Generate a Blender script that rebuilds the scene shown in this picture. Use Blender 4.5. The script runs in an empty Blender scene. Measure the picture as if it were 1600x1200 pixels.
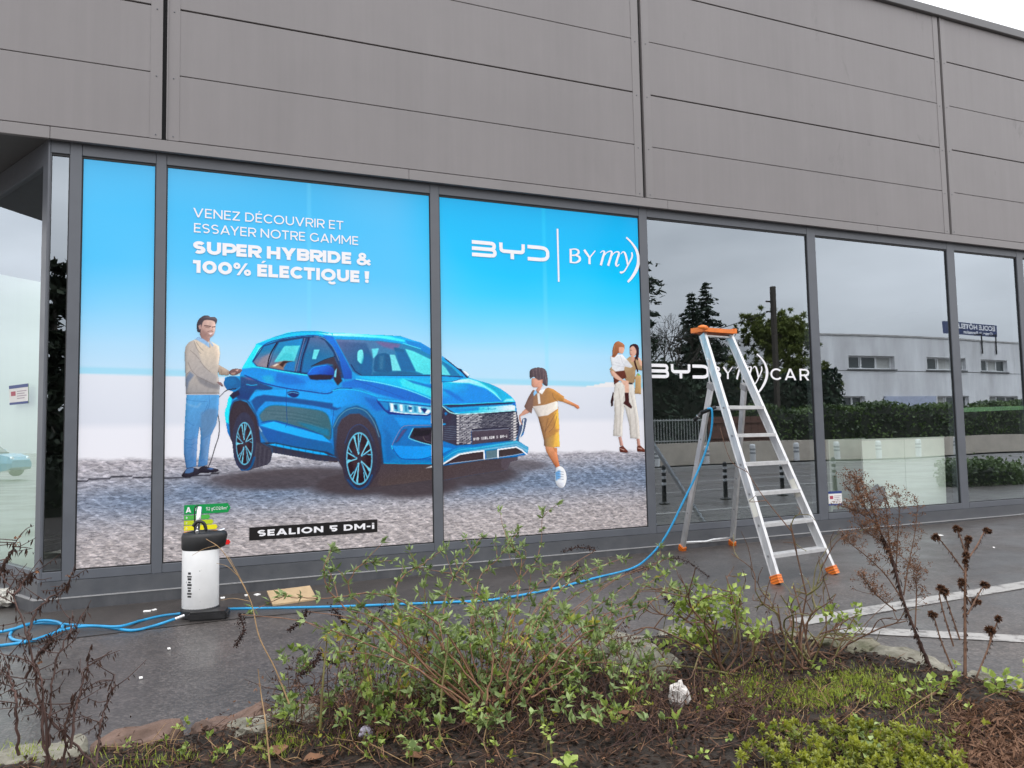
import bpy, bmesh, math, random
import numpy as np
from mathutils import Vector, Matrix, noise as mnoise

S = bpy.context.scene
COL = S.collection
R = math.radians
PI = math.pi

# ------------------------------------------------------------------ camera
CAM = np.array([0.0, -6.4, 1.2])
FPX = 1180.0                                   # focal length in photo pixels (photo 1600 wide)
_yaw, _pit, _rol = R(22.625), R(3.898), R(-1.127)
_fw = np.array([math.sin(_yaw)*math.cos(_pit), math.cos(_yaw)*math.cos(_pit), math.sin(_pit)])
_rt = np.array([math.cos(_yaw), -math.sin(_yaw), 0.0])
_up = np.cross(_rt, _fw)
_r2 = math.cos(_rol)*_rt + math.sin(_rol)*_up
_u2 = -math.sin(_rol)*_rt + math.cos(_rol)*_up
cd = bpy.data.cameras.new('camera')
cam = bpy.data.objects.new('camera', cd); COL.objects.link(cam)
cd.sensor_width = 36.0; cd.lens = FPX/1600.0*36.0; cd.clip_start = 0.05; cd.clip_end = 800
cam.matrix_world = Matrix(((_r2[0], _u2[0], -_fw[0], CAM[0]), (_r2[1], _u2[1], -_fw[1], CAM[1]),
                           (_r2[2], _u2[2], -_fw[2], CAM[2]), (0, 0, 0, 1)))
S.camera = cam

# ------------------------------------------------------------------ overcast sky and soft sun
SUN_AZ, SUN_EL = R(42), R(50)                 # compass-like: 0 = +y, clockwise
w = bpy.data.worlds.new('World'); S.world = w; w.use_nodes = True
nt = w.node_tree; nt.nodes.clear()
def wn(t, **k):
    n = nt.nodes.new(t)
    for a, b in k.items(): setattr(n, a, b)
    return n
wo = wn('ShaderNodeOutputWorld'); bg = wn('ShaderNodeBackground'); bg.inputs['Strength'].default_value = 0.1
sky = wn('ShaderNodeTexSky', sky_type='NISHITA', sun_disc=False, sun_elevation=SUN_EL, sun_rotation=SUN_AZ)
tc = wn('ShaderNodeTexCoord'); sep = wn('ShaderNodeSeparateXYZ')
mp = wn('ShaderNodeMapping'); mp.inputs['Scale'].default_value = (1.6, 1.6, 5.0)
nz = wn('ShaderNodeTexNoise'); nz.inputs['Scale'].default_value = 1.3; nz.inputs['Detail'].default_value = 5; nz.inputs['Roughness'].default_value = 0.5
mx = wn('ShaderNodeMath', operation='MAXIMUM'); mx.inputs[1].default_value = 0.0
# CIE-like overcast luminance, brighter towards the zenith, under broken grey cloud
ml = wn('ShaderNodeMath', operation='MULTIPLY_ADD'); ml.inputs[1].default_value = 21.0; ml.inputs[2].default_value = 8.0
cr = wn('ShaderNodeMapRange'); cr.inputs['From Min'].default_value = 0.3; cr.inputs['From Max'].default_value = 0.7
cr.inputs['To Min'].default_value = 0.72; cr.inputs['To Max'].default_value = 1.24
lum = wn('ShaderNodeMath', operation='MULTIPLY')
tint = wn('ShaderNodeMix', data_type='RGBA'); tint.inputs['A'].default_value = (0.87, 0.935, 1.03, 1); tint.inputs['B'].default_value = (0.985, 0.985, 1.01, 1)
sc = wn('ShaderNodeVectorMath', operation='SCALE')
mixs = wn('ShaderNodeMix', data_type='RGBA'); mixs.inputs['Factor'].default_value = 0.93
L = nt.links.new
L(tc.outputs['Generated'], sep.inputs[0]); L(tc.outputs['Generated'], mp.inputs[0]); L(mp.outputs[0], nz.inputs['Vector'])
L(sep.outputs['Z'], mx.inputs[0]); L(mx.outputs[0], ml.inputs[0])
L(nz.outputs['Fac'], cr.inputs['Value']); L(ml.outputs[0], lum.inputs[0]); L(cr.outputs[0], lum.inputs[1])
L(cr.outputs[0], tint.inputs['Factor'])
L(tint.outputs['Result'], sc.inputs[0]); L(lum.outputs[0], sc.inputs['Scale'])
L(sky.outputs[0], mixs.inputs['A']); L(sc.outputs[0], mixs.inputs['B'])
L(mixs.outputs['Result'], bg.inputs['Color']); L(bg.outputs[0], wo.inputs['Surface'])

sl = bpy.data.lights.new('sun', 'SUN'); sl.energy = 1.2; sl.angle = R(40); sl.color = (1.0, 0.97, 0.93)
so = bpy.data.objects.new('sun', sl); COL.objects.link(so)
_sd = Vector((math.sin(SUN_AZ)*math.cos(SUN_EL), math.cos(SUN_AZ)*math.cos(SUN_EL), math.sin(SUN_EL)))
so.rotation_euler = _sd.to_track_quat('Z', 'Y').to_euler()

S.render.engine = 'CYCLES'
S.view_settings.view_transform = 'Standard'; S.view_settings.look = 'None'
S.view_settings.exposure = 0.3; S.view_settings.gamma = 1.0
S.cycles.max_bounces = 10; S.cycles.transparent_max_bounces = 24; S.cycles.glossy_bounces = 5

# ------------------------------------------------------------------ helpers
def ray(x, y):
    return _fw*FPX + _r2*(x-800) + _u2*(600-y)
def on_wall(x, y, Y=0.0):
    d = ray(x, y); return CAM + d*((Y-CAM[1])/d[1])
GA, GB = 0.008, 0.0077                          # the forecourt rises slightly to the right
def G(x): return GA + GB*x
def on_ground(x, y, dz=0.0):
    d = ray(x, y); t = (GA+dz+GB*CAM[0]-CAM[2])/(d[2]-GB*d[0]); return CAM + d*t
def s2l(c):
    c = np.asarray(c, float)/255.0
    return np.where(c <= 0.04045, c/12.92, ((c+0.055)/1.055)**2.4)
def lin(r, g, b): return tuple(s2l((r, g, b)))

def tag(o, label=None, cat=None, group=None, kind=None):
    if label: o['label'] = label
    if cat: o['category'] = cat
    if group: o['group'] = group
    if kind: o['kind'] = kind
    return o
def empty(name, loc=(0, 0, 0), label=None, cat=None, group=None):
    o = bpy.data.objects.new(name, None); COL.objects.link(o); o.location = loc; o.empty_display_size = 0.1
    return tag(o, label, cat, group)
def put(o, parent=None):
    COL.objects.link(o)
    if parent is not None:
        o.parent = parent
        o.matrix_parent_inverse = Matrix.Translation(-Vector(world_loc(parent)))
    return o
def world_loc(p):                               # parts sit at identity under their thing; only things move
    return Vector(p.location) if p.parent is None else Vector((0, 0, 0))
def mesh_obj(name, verts, faces, mat=None, parent=None, smooth=False, kind=None):
    """vertices in world coordinates; parents sit unrotated at their location"""
    me = bpy.data.meshes.new(name); me.from_pydata([tuple(map(float, v)) for v in verts], [], faces)
    if mat is not None: me.materials.append(mat)
    if smooth: me.polygons.foreach_set('use_smooth', [True]*len(me.polygons))
    me.update()
    o = put(bpy.data.objects.new(name, me), parent)
    if kind: o['kind'] = kind
    return o
class MB:
    """collects boxes, tubes and free faces that belong to ONE object"""
    def __init__(s): s.v = []; s.f = []
    def add(s, vs, fs):
        n = len(s.v); s.v += [tuple(map(float, p)) for p in vs]; s.f += [tuple(i+n for i in f) for f in fs]; return s
    def box(s, x0, x1, y0, y1, z0, z1, b=0.0):
        if b <= 0:
            vs = [(x0,y0,z0),(x1,y0,z0),(x1,y1,z0),(x0,y1,z0),(x0,y0,z1),(x1,y0,z1),(x1,y1,z1),(x0,y1,z1)]
            return s.add(vs, [(0,3,2,1),(4,5,6,7),(0,1,5,4),(1,2,6,5),(2,3,7,6),(3,0,4,7)])
        bm = bmesh.new(); bmesh.ops.create_cube(bm, size=1.0)
        for q in bm.verts: q.co = Vector(((x0+x1)/2+q.co.x*(x1-x0), (y0+y1)/2+q.co.y*(y1-y0), (z0+z1)/2+q.co.z*(z1-z0)))
        bmesh.ops.bevel(bm, geom=list(bm.edges), offset=b, segments=1, affect='EDGES')
        bm.verts.index_update(); s.add([q.co for q in bm.verts], [[q.index for q in fc.verts] for fc in bm.faces]); bm.free(); return s
    def obox(s, p0, p1, wd, dp, side, ):
        """bar from p0 to p1, wd across along `side`, dp along the third axis"""
        p0, p1 = Vector(p0), Vector(p1); a = (p1-p0).normalized(); u = Vector(side); u = (u-a*u.dot(a)).normalized(); n = a.cross(u)
        c = [p + u*(i*wd/2) + n*(j*dp/2) for p in (p0, p1) for i, j in ((-1,-1),(1,-1),(1,1),(-1,1))]
        return s.add(c, [(0,1,2,3),(7,6,5,4),(0,4,5,1),(1,5,6,2),(2,6,7,3),(3,7,4,0)])
    def tube(s, pts, rad, n=6, caps=True):
        pts = [Vector(p) for p in pts]; m = len(pts)
        rad = [rad]*m if not hasattr(rad, '__len__') else rad
        u = None; vs = []; fs = []
        for i, p in enumerate(pts):
            t = (pts[min(i+1, m-1)]-pts[max(i-1, 0)])
            t = t.normalized() if t.length > 1e-9 else Vector((0, 0, 1))
            if u is None: u = t.orthogonal().normalized()
            else:
                u = u-t*u.dot(t); u = u.normalized() if u.length > 1e-6 else t.orthogonal().normalized()
            q = t.cross(u)
            for k in range(n):
                a = 2*PI*k/n; vs.append(p+(u*math.cos(a)+q*math.sin(a))*rad[i])
        for i in range(m-1):
            for k in range(n):
                k2 = (k+1) % n; fs.append((i*n+k, i*n+k2, (i+1)*n+k2, (i+1)*n+k))
        if caps: fs.append(tuple(range(n-1, -1, -1))); fs.append(tuple(range((m-1)*n, m*n)))
        return s.add(vs, fs)
    def lathe(s, c, prof, n=24, ax=(1, 1)):
        vs = []; fs = []
        for r, z in prof:
            for k in range(n):
                a = 2*PI*k/n; vs.append((c[0]+r*ax[0]*math.cos(a), c[1]+r*ax[1]*math.sin(a), c[2]+z))
        m = len(prof)
        for i in range(m-1):
            for k in range(n):
                k2 = (k+1) % n; fs.append((i*n+k, i*n+k2, (i+1)*n+k2, (i+1)*n+k))
        fs.append(tuple(range(n-1, -1, -1))); fs.append(tuple(range((m-1)*n, m*n)))
        return s.add(vs, fs)
    def build(s, name, mat, parent=None, smooth=False, kind=None):
        return mesh_obj(name, s.v, s.f, mat, parent, smooth, kind)
def curve_pts(pts, n=6):
    """Catmull-Rom through the points"""
    P = [np.asarray(p, float) for p in pts]; P = [2*P[0]-P[1]] + P + [2*P[-1]-P[-2]]; out = []
    for i in range(1, len(P)-2):
        a, b, c, d = P[i-1:i+3]
        for k in range(n):
            t = k/n; out.append(0.5*((2*b)+(c-a)*t+(2*a-5*b+4*c-d)*t*t+(3*b-a-3*c+d)*t**3))
    out.append(P[-2]); return out

# ------------------------------------------------------------------ materials
MATS = {}
def mat(name, col, rough=0.6, spec=0.5, metal=0.0, var=0.0, vscale=6.0, bump=0.0, bscale=60.0, col2=None, coord='Object', stretch=(1, 1, 1), rvar=0.0, trans=0.0, coat=0.0):
    if name in MATS: return MATS[name]
    m = bpy.data.materials.new(name); m.use_nodes = True; MATS[name] = m
    t = m.node_tree; b = t.nodes['Principled BSDF']
    b.inputs['Base Color'].default_value = (*col, 1); b.inputs['Roughness'].default_value = rough
    b.inputs['Specular IOR Level'].default_value = spec; b.inputs['Metallic'].default_value = metal
    b.inputs['Coat Weight'].default_value = coat
    if trans:
        b.inputs['Subsurface Weight'].default_value = 0.0
    if var or bump or col2 or rvar:
        tcn = t.nodes.new('ShaderNodeTexCoord'); mpn = t.nodes.new('ShaderNodeMapping'); mpn.inputs['Scale'].default_value = stretch
        t.links.new(tcn.outputs[coord], mpn.inputs[0])
        n1 = t.nodes.new('ShaderNodeTexNoise'); n1.inputs['Scale'].default_value = vscale; n1.inputs['Detail'].default_value = 6; n1.inputs['Roughness'].default_value = 0.6
        t.links.new(mpn.outputs[0], n1.inputs['Vector'])
        mr = t.nodes.new('ShaderNodeMapRange'); mr.inputs['From Min'].default_value = 0.3; mr.inputs['From Max'].default_value = 0.7
        t.links.new(n1.outputs['Fac'], mr.inputs['Value'])
        mc = t.nodes.new('ShaderNodeMix'); mc.data_type = 'RGBA'
        c2 = col2 if col2 else tuple(min(1, c*(1+var)) for c in col)
        c1 = col if col2 else tuple(c*(1-var) for c in col)
        mc.inputs['A'].default_value = (*c1, 1); mc.inputs['B'].default_value = (*c2, 1)
        t.links.new(mr.outputs[0], mc.inputs['Factor']); t.links.new(mc.outputs['Result'], b.inputs['Base Color'])
        if rvar:
            m2 = t.nodes.new('ShaderNodeMapRange'); m2.inputs['To Min'].default_value = max(0, rough-rvar); m2.inputs['To Max'].default_value = min(1, rough+rvar)
            t.links.new(mr.outputs[0], m2.inputs['Value']); t.links.new(m2.outputs[0], b.inputs['Roughness'])
        if bump:
            n2 = t.nodes.new('ShaderNodeTexNoise'); n2.inputs['Scale'].default_value = bscale; n2.inputs['Detail'].default_value = 4
            t.links.new(mpn.outputs[0], n2.inputs['Vector'])
            bp = t.nodes.new('ShaderNodeBump'); bp.inputs['Strength'].default_value = bump; bp.inputs['Distance'].default_value = 0.01
            t.links.new(n2.outputs['Fac'], bp.inputs['Height']); t.links.new(bp.outputs[0], b.inputs['Normal'])
    return m
def leaf_mat(name, c1, c2, rough=0.5, tr=0.3):
    """two-sided leaf: diffuse + a little translucency, colour from a per-leaf attribute"""
    if name in MATS: return MATS[name]
    m = bpy.data.materials.new(name); m.use_nodes = True; MATS[name] = m
    t = m.node_tree; b = t.nodes['Principled BSDF']; out = t.nodes['Material Output']
    at = t.nodes.new('ShaderNodeAttribute'); at.attribute_name = 'tone'
    mc = t.nodes.new('ShaderNodeMix'); mc.data_type = 'RGBA'
    mc.inputs['A'].default_value = (*c1, 1); mc.inputs['B'].default_value = (*c2, 1)
    t.links.new(at.outputs['Fac'], mc.inputs['Factor']); t.links.new(mc.outputs['Result'], b.inputs['Base Color'])
    b.inputs['Roughness'].default_value = rough; b.inputs['Specular IOR Level'].default_value = 0.5 if rough < 0.6 else 0.15
    tl = t.nodes.new('ShaderNodeBsdfTranslucent'); t.links.new(mc.outputs['Result'], tl.inputs['Color'])
    ms = t.nodes.new('ShaderNodeMixShader'); ms.inputs[0].default_value = tr
    t.links.new(b.outputs[0], ms.inputs[1]); t.links.new(tl.outputs[0], ms.inputs[2]); t.links.new(ms.outputs[0], out.inputs['Surface'])
    return m
# ================================================================== the ground
def ground_mat():
    m = bpy.data.materials.new('wet_asphalt'); m.use_nodes = True; t = m.node_tree; b = t.nodes['Principled BSDF']
    N = t.nodes.new; K = t.links.new
    tcn = N('ShaderNodeTexCoord'); co = tcn.outputs['Object']
    big = N('ShaderNodeTexNoise'); big.inputs['Scale'].default_value = 0.55; big.inputs['Detail'].default_value = 5; K(co, big.inputs['Vector'])
    mid = N('ShaderNodeTexNoise'); mid.inputs['Scale'].default_value = 5.0; mid.inputs['Detail'].default_value = 6; mid.inputs['Roughness'].default_value = 0.65; K(co, mid.inputs['Vector'])
    fine = N('ShaderNodeTexVoronoi'); fine.inputs['Scale'].default_value = 85; K(co, fine.inputs['Vector'])
    r1 = N('ShaderNodeValToRGB'); r1.color_ramp.elements[0].position = 0.34; r1.color_ramp.elements[1].position = 0.68
    r1.color_ramp.elements[0].color = (0.056, 0.048, 0.044, 1); r1.color_ramp.elements[1].color = (0.082, 0.071, 0.065, 1)
    K(big.outputs['Fac'], r1.inputs['Fac'])
    r2 = N('ShaderNodeMapRange'); r2.inputs['From Min'].default_value = 0.3; r2.inputs['From Max'].default_value = 0.75; r2.inputs['To Min'].default_value = 0.78; r2.inputs['To Max'].default_value = 1.2
    K(mid.outputs['Fac'], r2.inputs['Value'])
    # pale grains of aggregate
    r3 = N('ShaderNodeMapRange'); r3.inputs['From Min'].default_value = 0.0; r3.inputs['From Max'].default_value = 1.0; r3.inputs['To Min'].default_value = 0.72; r3.inputs['To Max'].default_value = 1.75
    sepc = N('ShaderNodeSeparateColor'); K(fine.outputs['Color'], sepc.inputs[0]); pw = N('ShaderNodeMath'); pw.operation = 'POWER'; pw.inputs[1].default_value = 2.2
    K(sepc.outputs[0], pw.inputs[0]); K(pw.outputs[0], r3.inputs['Value'])
    m1 = N('ShaderNodeMath'); m1.operation = 'MULTIPLY'; K(r2.outputs[0], m1.inputs[0]); K(r3.outputs[0], m1.inputs[1])
    sc_ = N('ShaderNodeVectorMath'); sc_.operation = 'SCALE'; K(r1.outputs['Color'], sc_.inputs[0]); K(m1.outputs[0], sc_.inputs['Scale'])
    K(sc_.outputs[0], b.inputs['Base Color'])
    # damp sheen in patches
    wet = N('ShaderNodeTexNoise'); wet.inputs['Scale'].default_value = 0.8; wet.inputs['Detail'].default_value = 7; wet.inputs['Roughness'].default_value = 0.62; K(co, wet.inputs['Vector'])
    r4 = N('ShaderNodeMapRange'); r4.inputs['From Min'].default_value = 0.42; r4.inputs['From Max'].default_value = 0.62; r4.inputs['To Min'].default_value = 0.28; r4.inputs['To Max'].default_value = 0.55
    K(wet.outputs['Fac'], r4.inputs['Value']); K(r4.outputs[0], b.inputs['Roughness'])
    bp = N('ShaderNodeBump'); bp.inputs['Strength'].default_value = 0.3; bp.inputs['Distance'].default_value = 0.003
    K(fine.outputs['Distance'], bp.inputs['Height']); K(bp.outputs[0], b.inputs['Normal'])
    b.inputs['Specular IOR Level'].default_value = 0.5
    return m
asphalt = ground_mat()
def gsheet(name, poly, dz, material, label=None):
    vs = [(x, y, G(x)+dz) for x, y in poly]
    return mesh_obj(name, vs, [tuple(range(len(vs)))], material)
gs = gsheet('ground', [(-200, -200), (200, -200), (200, 200), (-200, 200)], 0.0, asphalt)
tag(gs, 'dark damp asphalt forecourt and street', kind='structure')

# painted bay lines, worn
def paint_mat():
    m = bpy.data.materials.new('worn_road_paint'); m.use_nodes = True; t = m.node_tree; b = t.nodes['Principled BSDF']
    N = t.nodes.new; K = t.links.new
    co = N('ShaderNodeTexCoord').outputs['Object']
    n1 = N('ShaderNodeTexNoise'); n1.inputs['Scale'].default_value = 9; n1.inputs['Detail'].default_value = 9; n1.inputs['Roughness'].default_value = 0.75; K(co, n1.inputs['Vector'])
    r = N('ShaderNodeValToRGB'); e = r.color_ramp.elements
    e[0].position = 0.38; e[0].color = (0.11, 0.10, 0.095, 1); e[1].position = 0.5; e[1].color = (0.31, 0.30, 0.285, 1)
    K(n1.outputs['Fac'], r.inputs['Fac']); K(r.outputs['Color'], b.inputs['Base Color']); b.inputs['Roughness'].default_value = 0.5
    return m
paint = paint_mat()
def strip(p0, p1, wd):
    p0, p1 = np.array(p0), np.array(p1); d = (p1-p0)/np.linalg.norm(p1-p0); n = np.array([-d[1], d[0]])*wd/2
    return [tuple(p0-n), tuple(p1-n), tuple(p1+n), tuple(p0+n)]
for a, b_ in (((3.36, -2.745), (9.5, -2.60)), ((3.44, -2.97), (6.2, -5.37))):
    tag(gsheet('road_marking', strip(a, b_, 0.15), 0.004, paint), kind='structure')
# a strip of older, slightly raised tarmac against the plinth, its edge is the seam in the photograph
old = mat('old_asphalt', (0.058, 0.051, 0.047), rough=0.42, var=0.25, vscale=3.0, bump=0.25, bscale=120, rvar=0.12)
seam = [(-2.6, -1.02), (-0.9, -0.96), (0.3, -0.93), (1.6, -1.06), (2.8, -1.02)]
ap = gsheet('pavement', seam+[(2.8, -0.03), (-1.05, -0.03), (-2.6, 2.4)], 0.004, old)
tag(ap, kind='structure')

# ================================================================== the showroom
M_CLAD = None
def clad_mat():
    m = bpy.data.materials.new('taupe_cladding'); m.use_nodes = True; t = m.node_tree; b = t.nodes['Principled BSDF']
    N = t.nodes.new; K = t.links.new
    co = N('ShaderNodeTexCoord').outputs['Object']
    mp1 = N('ShaderNodeMapping'); mp1.inputs['Scale'].default_value = (5.0, 5.0, 0.22); K(co, mp1.inputs[0])
    streak = N('ShaderNodeTexNoise'); streak.inputs['Scale'].default_value = 2.2; streak.inputs['Detail'].default_value = 8; streak.inputs['Roughness'].default_value = 0.7; K(mp1.outputs[0], streak.inputs['Vector'])
    blot = N('ShaderNodeTexNoise'); blot.inputs['Scale'].default_value = 1.1; blot.inputs['Detail'].default_value = 7; blot.inputs['Roughness'].default_value = 0.62; K(co, blot.inputs['Vector'])
    r1 = N('ShaderNodeMapRange'); r1.inputs['From Min'].default_value = 0.35; r1.inputs['From Max'].default_value = 0.72; r1.inputs['To Min'].default_value = 0.975; r1.inputs['To Max'].default_value = 1.05; K(streak.outputs['Fac'], r1.inputs['Value'])
    r2 = N('ShaderNodeMapRange'); r2.inputs['From Min'].default_value = 0.3; r2.inputs['From Max'].default_value = 0.7; r2.inputs['To Min'].default_value = 0.95; r2.inputs['To Max'].default_value = 1.04; K(blot.outputs['Fac'], r2.inputs['Value'])
    # sparse dark run-off stains, heavier to the right as in the photograph
    mp2 = N('ShaderNodeMapping'); mp2.inputs['Scale'].default_value = (1.0, 1.0, 0.55); K(co, mp2.inputs[0])
    st = N('ShaderNodeTexNoise'); st.inputs['Scale'].default_value = 2.6; st.inputs['Detail'].default_value = 11; st.inputs['Roughness'].default_value = 0.72; st.inputs['Distortion'].default_value = 0.6; K(mp2.outputs[0], st.inputs['Vector'])
    r3 = N('ShaderNodeMapRange'); r3.inputs['From Min'].default_value = 0.60; r3.inputs['From Max'].default_value = 0.74; r3.inputs['To Min'].default_value = 0.0; r3.inputs['To Max'].default_value = 0.42; K(st.outputs['Fac'], r3.inputs['Value'])
    sx = N('ShaderNodeSeparateXYZ'); K(co, sx.inputs[0])
    r4 = N('ShaderNodeMapRange'); r4.inputs['From Min'].default_value = 3.0; r4.inputs['From Max'].default_value = 9.0; K(sx.outputs['X'], r4.inputs['Value'])
    m3 = N('ShaderNodeMath'); m3.operation = 'MULTIPLY'; K(r3.outputs[0], m3.inputs[0]); K(r4.outputs[0], m3.inputs[1])
    m1 = N('ShaderNodeMath'); m1.operation = 'MULTIPLY'; K(r1.outputs[0], m1.inputs[0]); K(r2.outputs[0], m1.inputs[1])
    m2 = N('ShaderNodeMath'); m2.operation = 'SUBTRACT'; K(m1.outputs[0], m2.inputs[0]); K(m3.outputs[0], m2.inputs[1])
    sc_ = N('ShaderNodeVectorMath'); sc_.operation = 'SCALE'; sc_.inputs[0].default_value = (0.226, 0.210, 0.209); K(m2.outputs[0], sc_.inputs['Scale'])
    K(sc_.outputs[0], b.inputs['Base Color']); b.inputs['Roughness'].default_value = 0.42; b.inputs['Specular IOR Level'].default_value = 0.45
    # very fine embossed grain of the coil-coated sheet
    wv = N('ShaderNodeTexNoise'); wv.inputs['Scale'].default_value = 160; K(mp1.outputs[0], wv.inputs['Vector'])
    bp = N('ShaderNodeBump'); bp.inputs['Strength'].default_value = 0.05; bp.inputs['Distance'].default_value = 0.004; K(wv.outputs['Fac'], bp.inputs['Height']); K(bp.outputs[0], b.inputs['Normal'])
    return m
M_CLAD = clad_mat()
M_FLASH = mat('flashing_metal', (0.225, 0.21, 0.208), rough=0.38, var=0.06, vscale=2.0, rvar=0.08)
M_FRAME = mat('anthracite_frame', (0.112, 0.121, 0.138), rough=0.38, var=0.07, vscale=5.0, rvar=0.08)
M_GAP = mat('dark_gap', (0.012, 0.012, 0.013), rough=0.8)
M_GASKET = mat('black_gasket', (0.012, 0.012, 0.013), rough=0.55)
M_PLINTH = mat('plinth_paint', (0.075, 0.08, 0.09), rough=0.45, var=0.18, vscale=7.0, col2=(0.10, 0.104, 0.112), rvar=0.1, bump=0.08)
M_PLINTH2 = mat('plinth_base', (0.06, 0.063, 0.07), rough=0.5, var=0.3, vscale=4.0, col2=(0.098, 0.10, 0.107), stretch=(3, 3, 1), bump=0.1)
M_CAP = mat('parapet_cap', (0.13, 0.128, 0.13), rough=0.4, var=0.08)
def glass_mat(name, ior=5.0, tint=(0.92, 0.98, 0.93)):
    m = bpy.data.materials.new(name); m.use_nodes = True; t = m.node_tree; t.nodes.remove(t.nodes['Principled BSDF'])
    N = t.nodes.new; K = t.links.new; out = t.nodes['Material Output']
    g = N('ShaderNodeBsdfGlossy'); g.inputs['Roughness'].default_value = 0.0; g.inputs['Color'].default_value = (0.83, 0.92, 1.0, 1)
    tr = N('ShaderNodeBsdfTransparent'); tr.inputs['Color'].default_value = (*tint, 1)
    lw = N('ShaderNodeLayerWeight'); lw.inputs['Blend'].default_value = 0.5     # facing: symmetric for both sides of the pane
    f = N('ShaderNodeMapRange'); f.inputs['To Min'].default_value = 0.325; f.inputs['To Max'].default_value = 0.59; K(lw.outputs['Facing'], f.inputs['Value'])
    ms = N('ShaderNodeMixShader'); K(f.outputs[0], ms.inputs[0]); K(tr.outputs[0], ms.inputs[1]); K(g.outputs[0], ms.inputs[2]); K(ms.outputs[0], out.inputs['Surface'])
    return m
M_GLASS = glass_mat('solar_glass')

def pane(p0, p1, z0, z1, outn, bulge, parent, n=14):
    """double glazing is never quite flat: a few millimetres of pillow bends what it mirrors"""
    vs, fs = [], []
    for j in range(n+1):
        for i in range(n+1):
            u, v = i/n, j/n; k = bulge*(16*u*(1-u)*v*(1-v))
            vs.append((p0[0]+(p1[0]-p0[0])*u+outn[0]*k, p0[1]+(p1[1]-p0[1])*u+outn[1]*k, z0+(z1-z0)*v))
    for j in range(n):
        for i in range(n): a = j*(n+1)+i; fs.append((a, a+1, a+n+2, a+n+1))
    return mesh_obj('window_pane', vs, fs, M_GLASS, parent, smooth=True)
B = empty('car_showroom', (4.0, 2.0, 0.0), 'long showroom with taupe metal cladding above anthracite-framed shop windows', 'building')
ZT, ZB = 3.382, 0.279
# --- cladding panels, each a sheet with turned-in edges
XJ = [-4.75, -0.259, 4.140, 8.537, 12.9]                  # joint centres
ZR = [3.562, 4.098, 4.643, 5.205, 5.773, 6.330]
YF = -0.04
for i in range(4):
    x0, x1 = XJ[i]+0.024, XJ[i+1]-0.024
    for j in range(5):
        g0 = 0.006 if j in (0, 2, 4) else 0.0025; g1 = 0.006 if j in (1, 3) else 0.0025
        m = MB(); m.box(x0, x1, YF, YF+0.05, ZR[j]+g0, ZR[j+1]-g1, b=0.003); m.build('cladding_panel', M_CLAD, B)
MB().box(-4.75, 12.9, YF+0.052, YF+0.10, 3.49, 6.32).build('backing_sheet', M_GAP, B)
for k, xj in enumerate(XJ[1:4]):                          # joint cover: two flanges either side of a dark slot
    m = MB()
    m.box(xj-0.105, xj-0.020, YF-0.004, YF-0.0005, ZR[0]+0.004, 6.327); m.box(xj+0.020, xj+0.105, YF-0.004, YF-0.0005, ZR[0]+0.004, 6.327)
    m.box(xj+0.012, xj+0.020, YF-0.014, YF+0.045, ZR[0]+0.004, 6.327)
    jc = m.build('joint_cover', M_FLASH if k else M_CLAD, B)
    MB().box(xj-0.022, xj+0.012, YF+0.03, YF+0.05, ZR[0]+0.004, 6.327).build('joint_slot', M_GAP, jc)
    for z in ZR[:5]:
        for s in (-1, 1):
            for dz in ((0.035,) if z == ZR[0] else (-0.03,)):
                q = MB(); q.lathe((0, 0, 0), [(0.0055, 0), (0.0055, 0.003), (0.003, 0.005)], 8)
                q.v = [(xj+s*0.062+a, YF-0.004-c, z+dz+b2) for a, b2, c in q.v]; q.build('screw', M_FRAME, jc)
# --- flashing above the windows, parapet cap, soffit
m = MB(); xs = [-4.75, -1.03, 1.7, 4.4, 7.3, 10.1, 12.9]
for i in range(6):
    m = MB(); m.box(xs[i]+0.001, xs[i+1]-0.001, YF-0.018, YF+0.02, 3.466, 3.556, b=0.003); m.build('flashing', M_FLASH, B)
MB().box(-4.75, 12.9, YF-0.045, 0.35, 6.333, 6.441, b=0.006).build('parapet_cap', M_CAP, B)
MB().box(-0.945, 12.9, YF+0.022, 0.09, 3.4925, 3.50).build('soffit', M_GAP, B)
M_SOFFIT = mat('soffit_panel', (0.10, 0.10, 0.10), rough=0.5, var=0.1)
mesh_obj('soffit', [(-4.75, YF+0.022, 3.48), (-0.95, YF+0.022, 3.48), (-0.95, 0.06, 3.48), (-1.80, 1.75, 3.48), (-4.75, 1.75, 3.48)], [(0, 1, 2, 3, 4)], M_SOFFIT, B)
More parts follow.
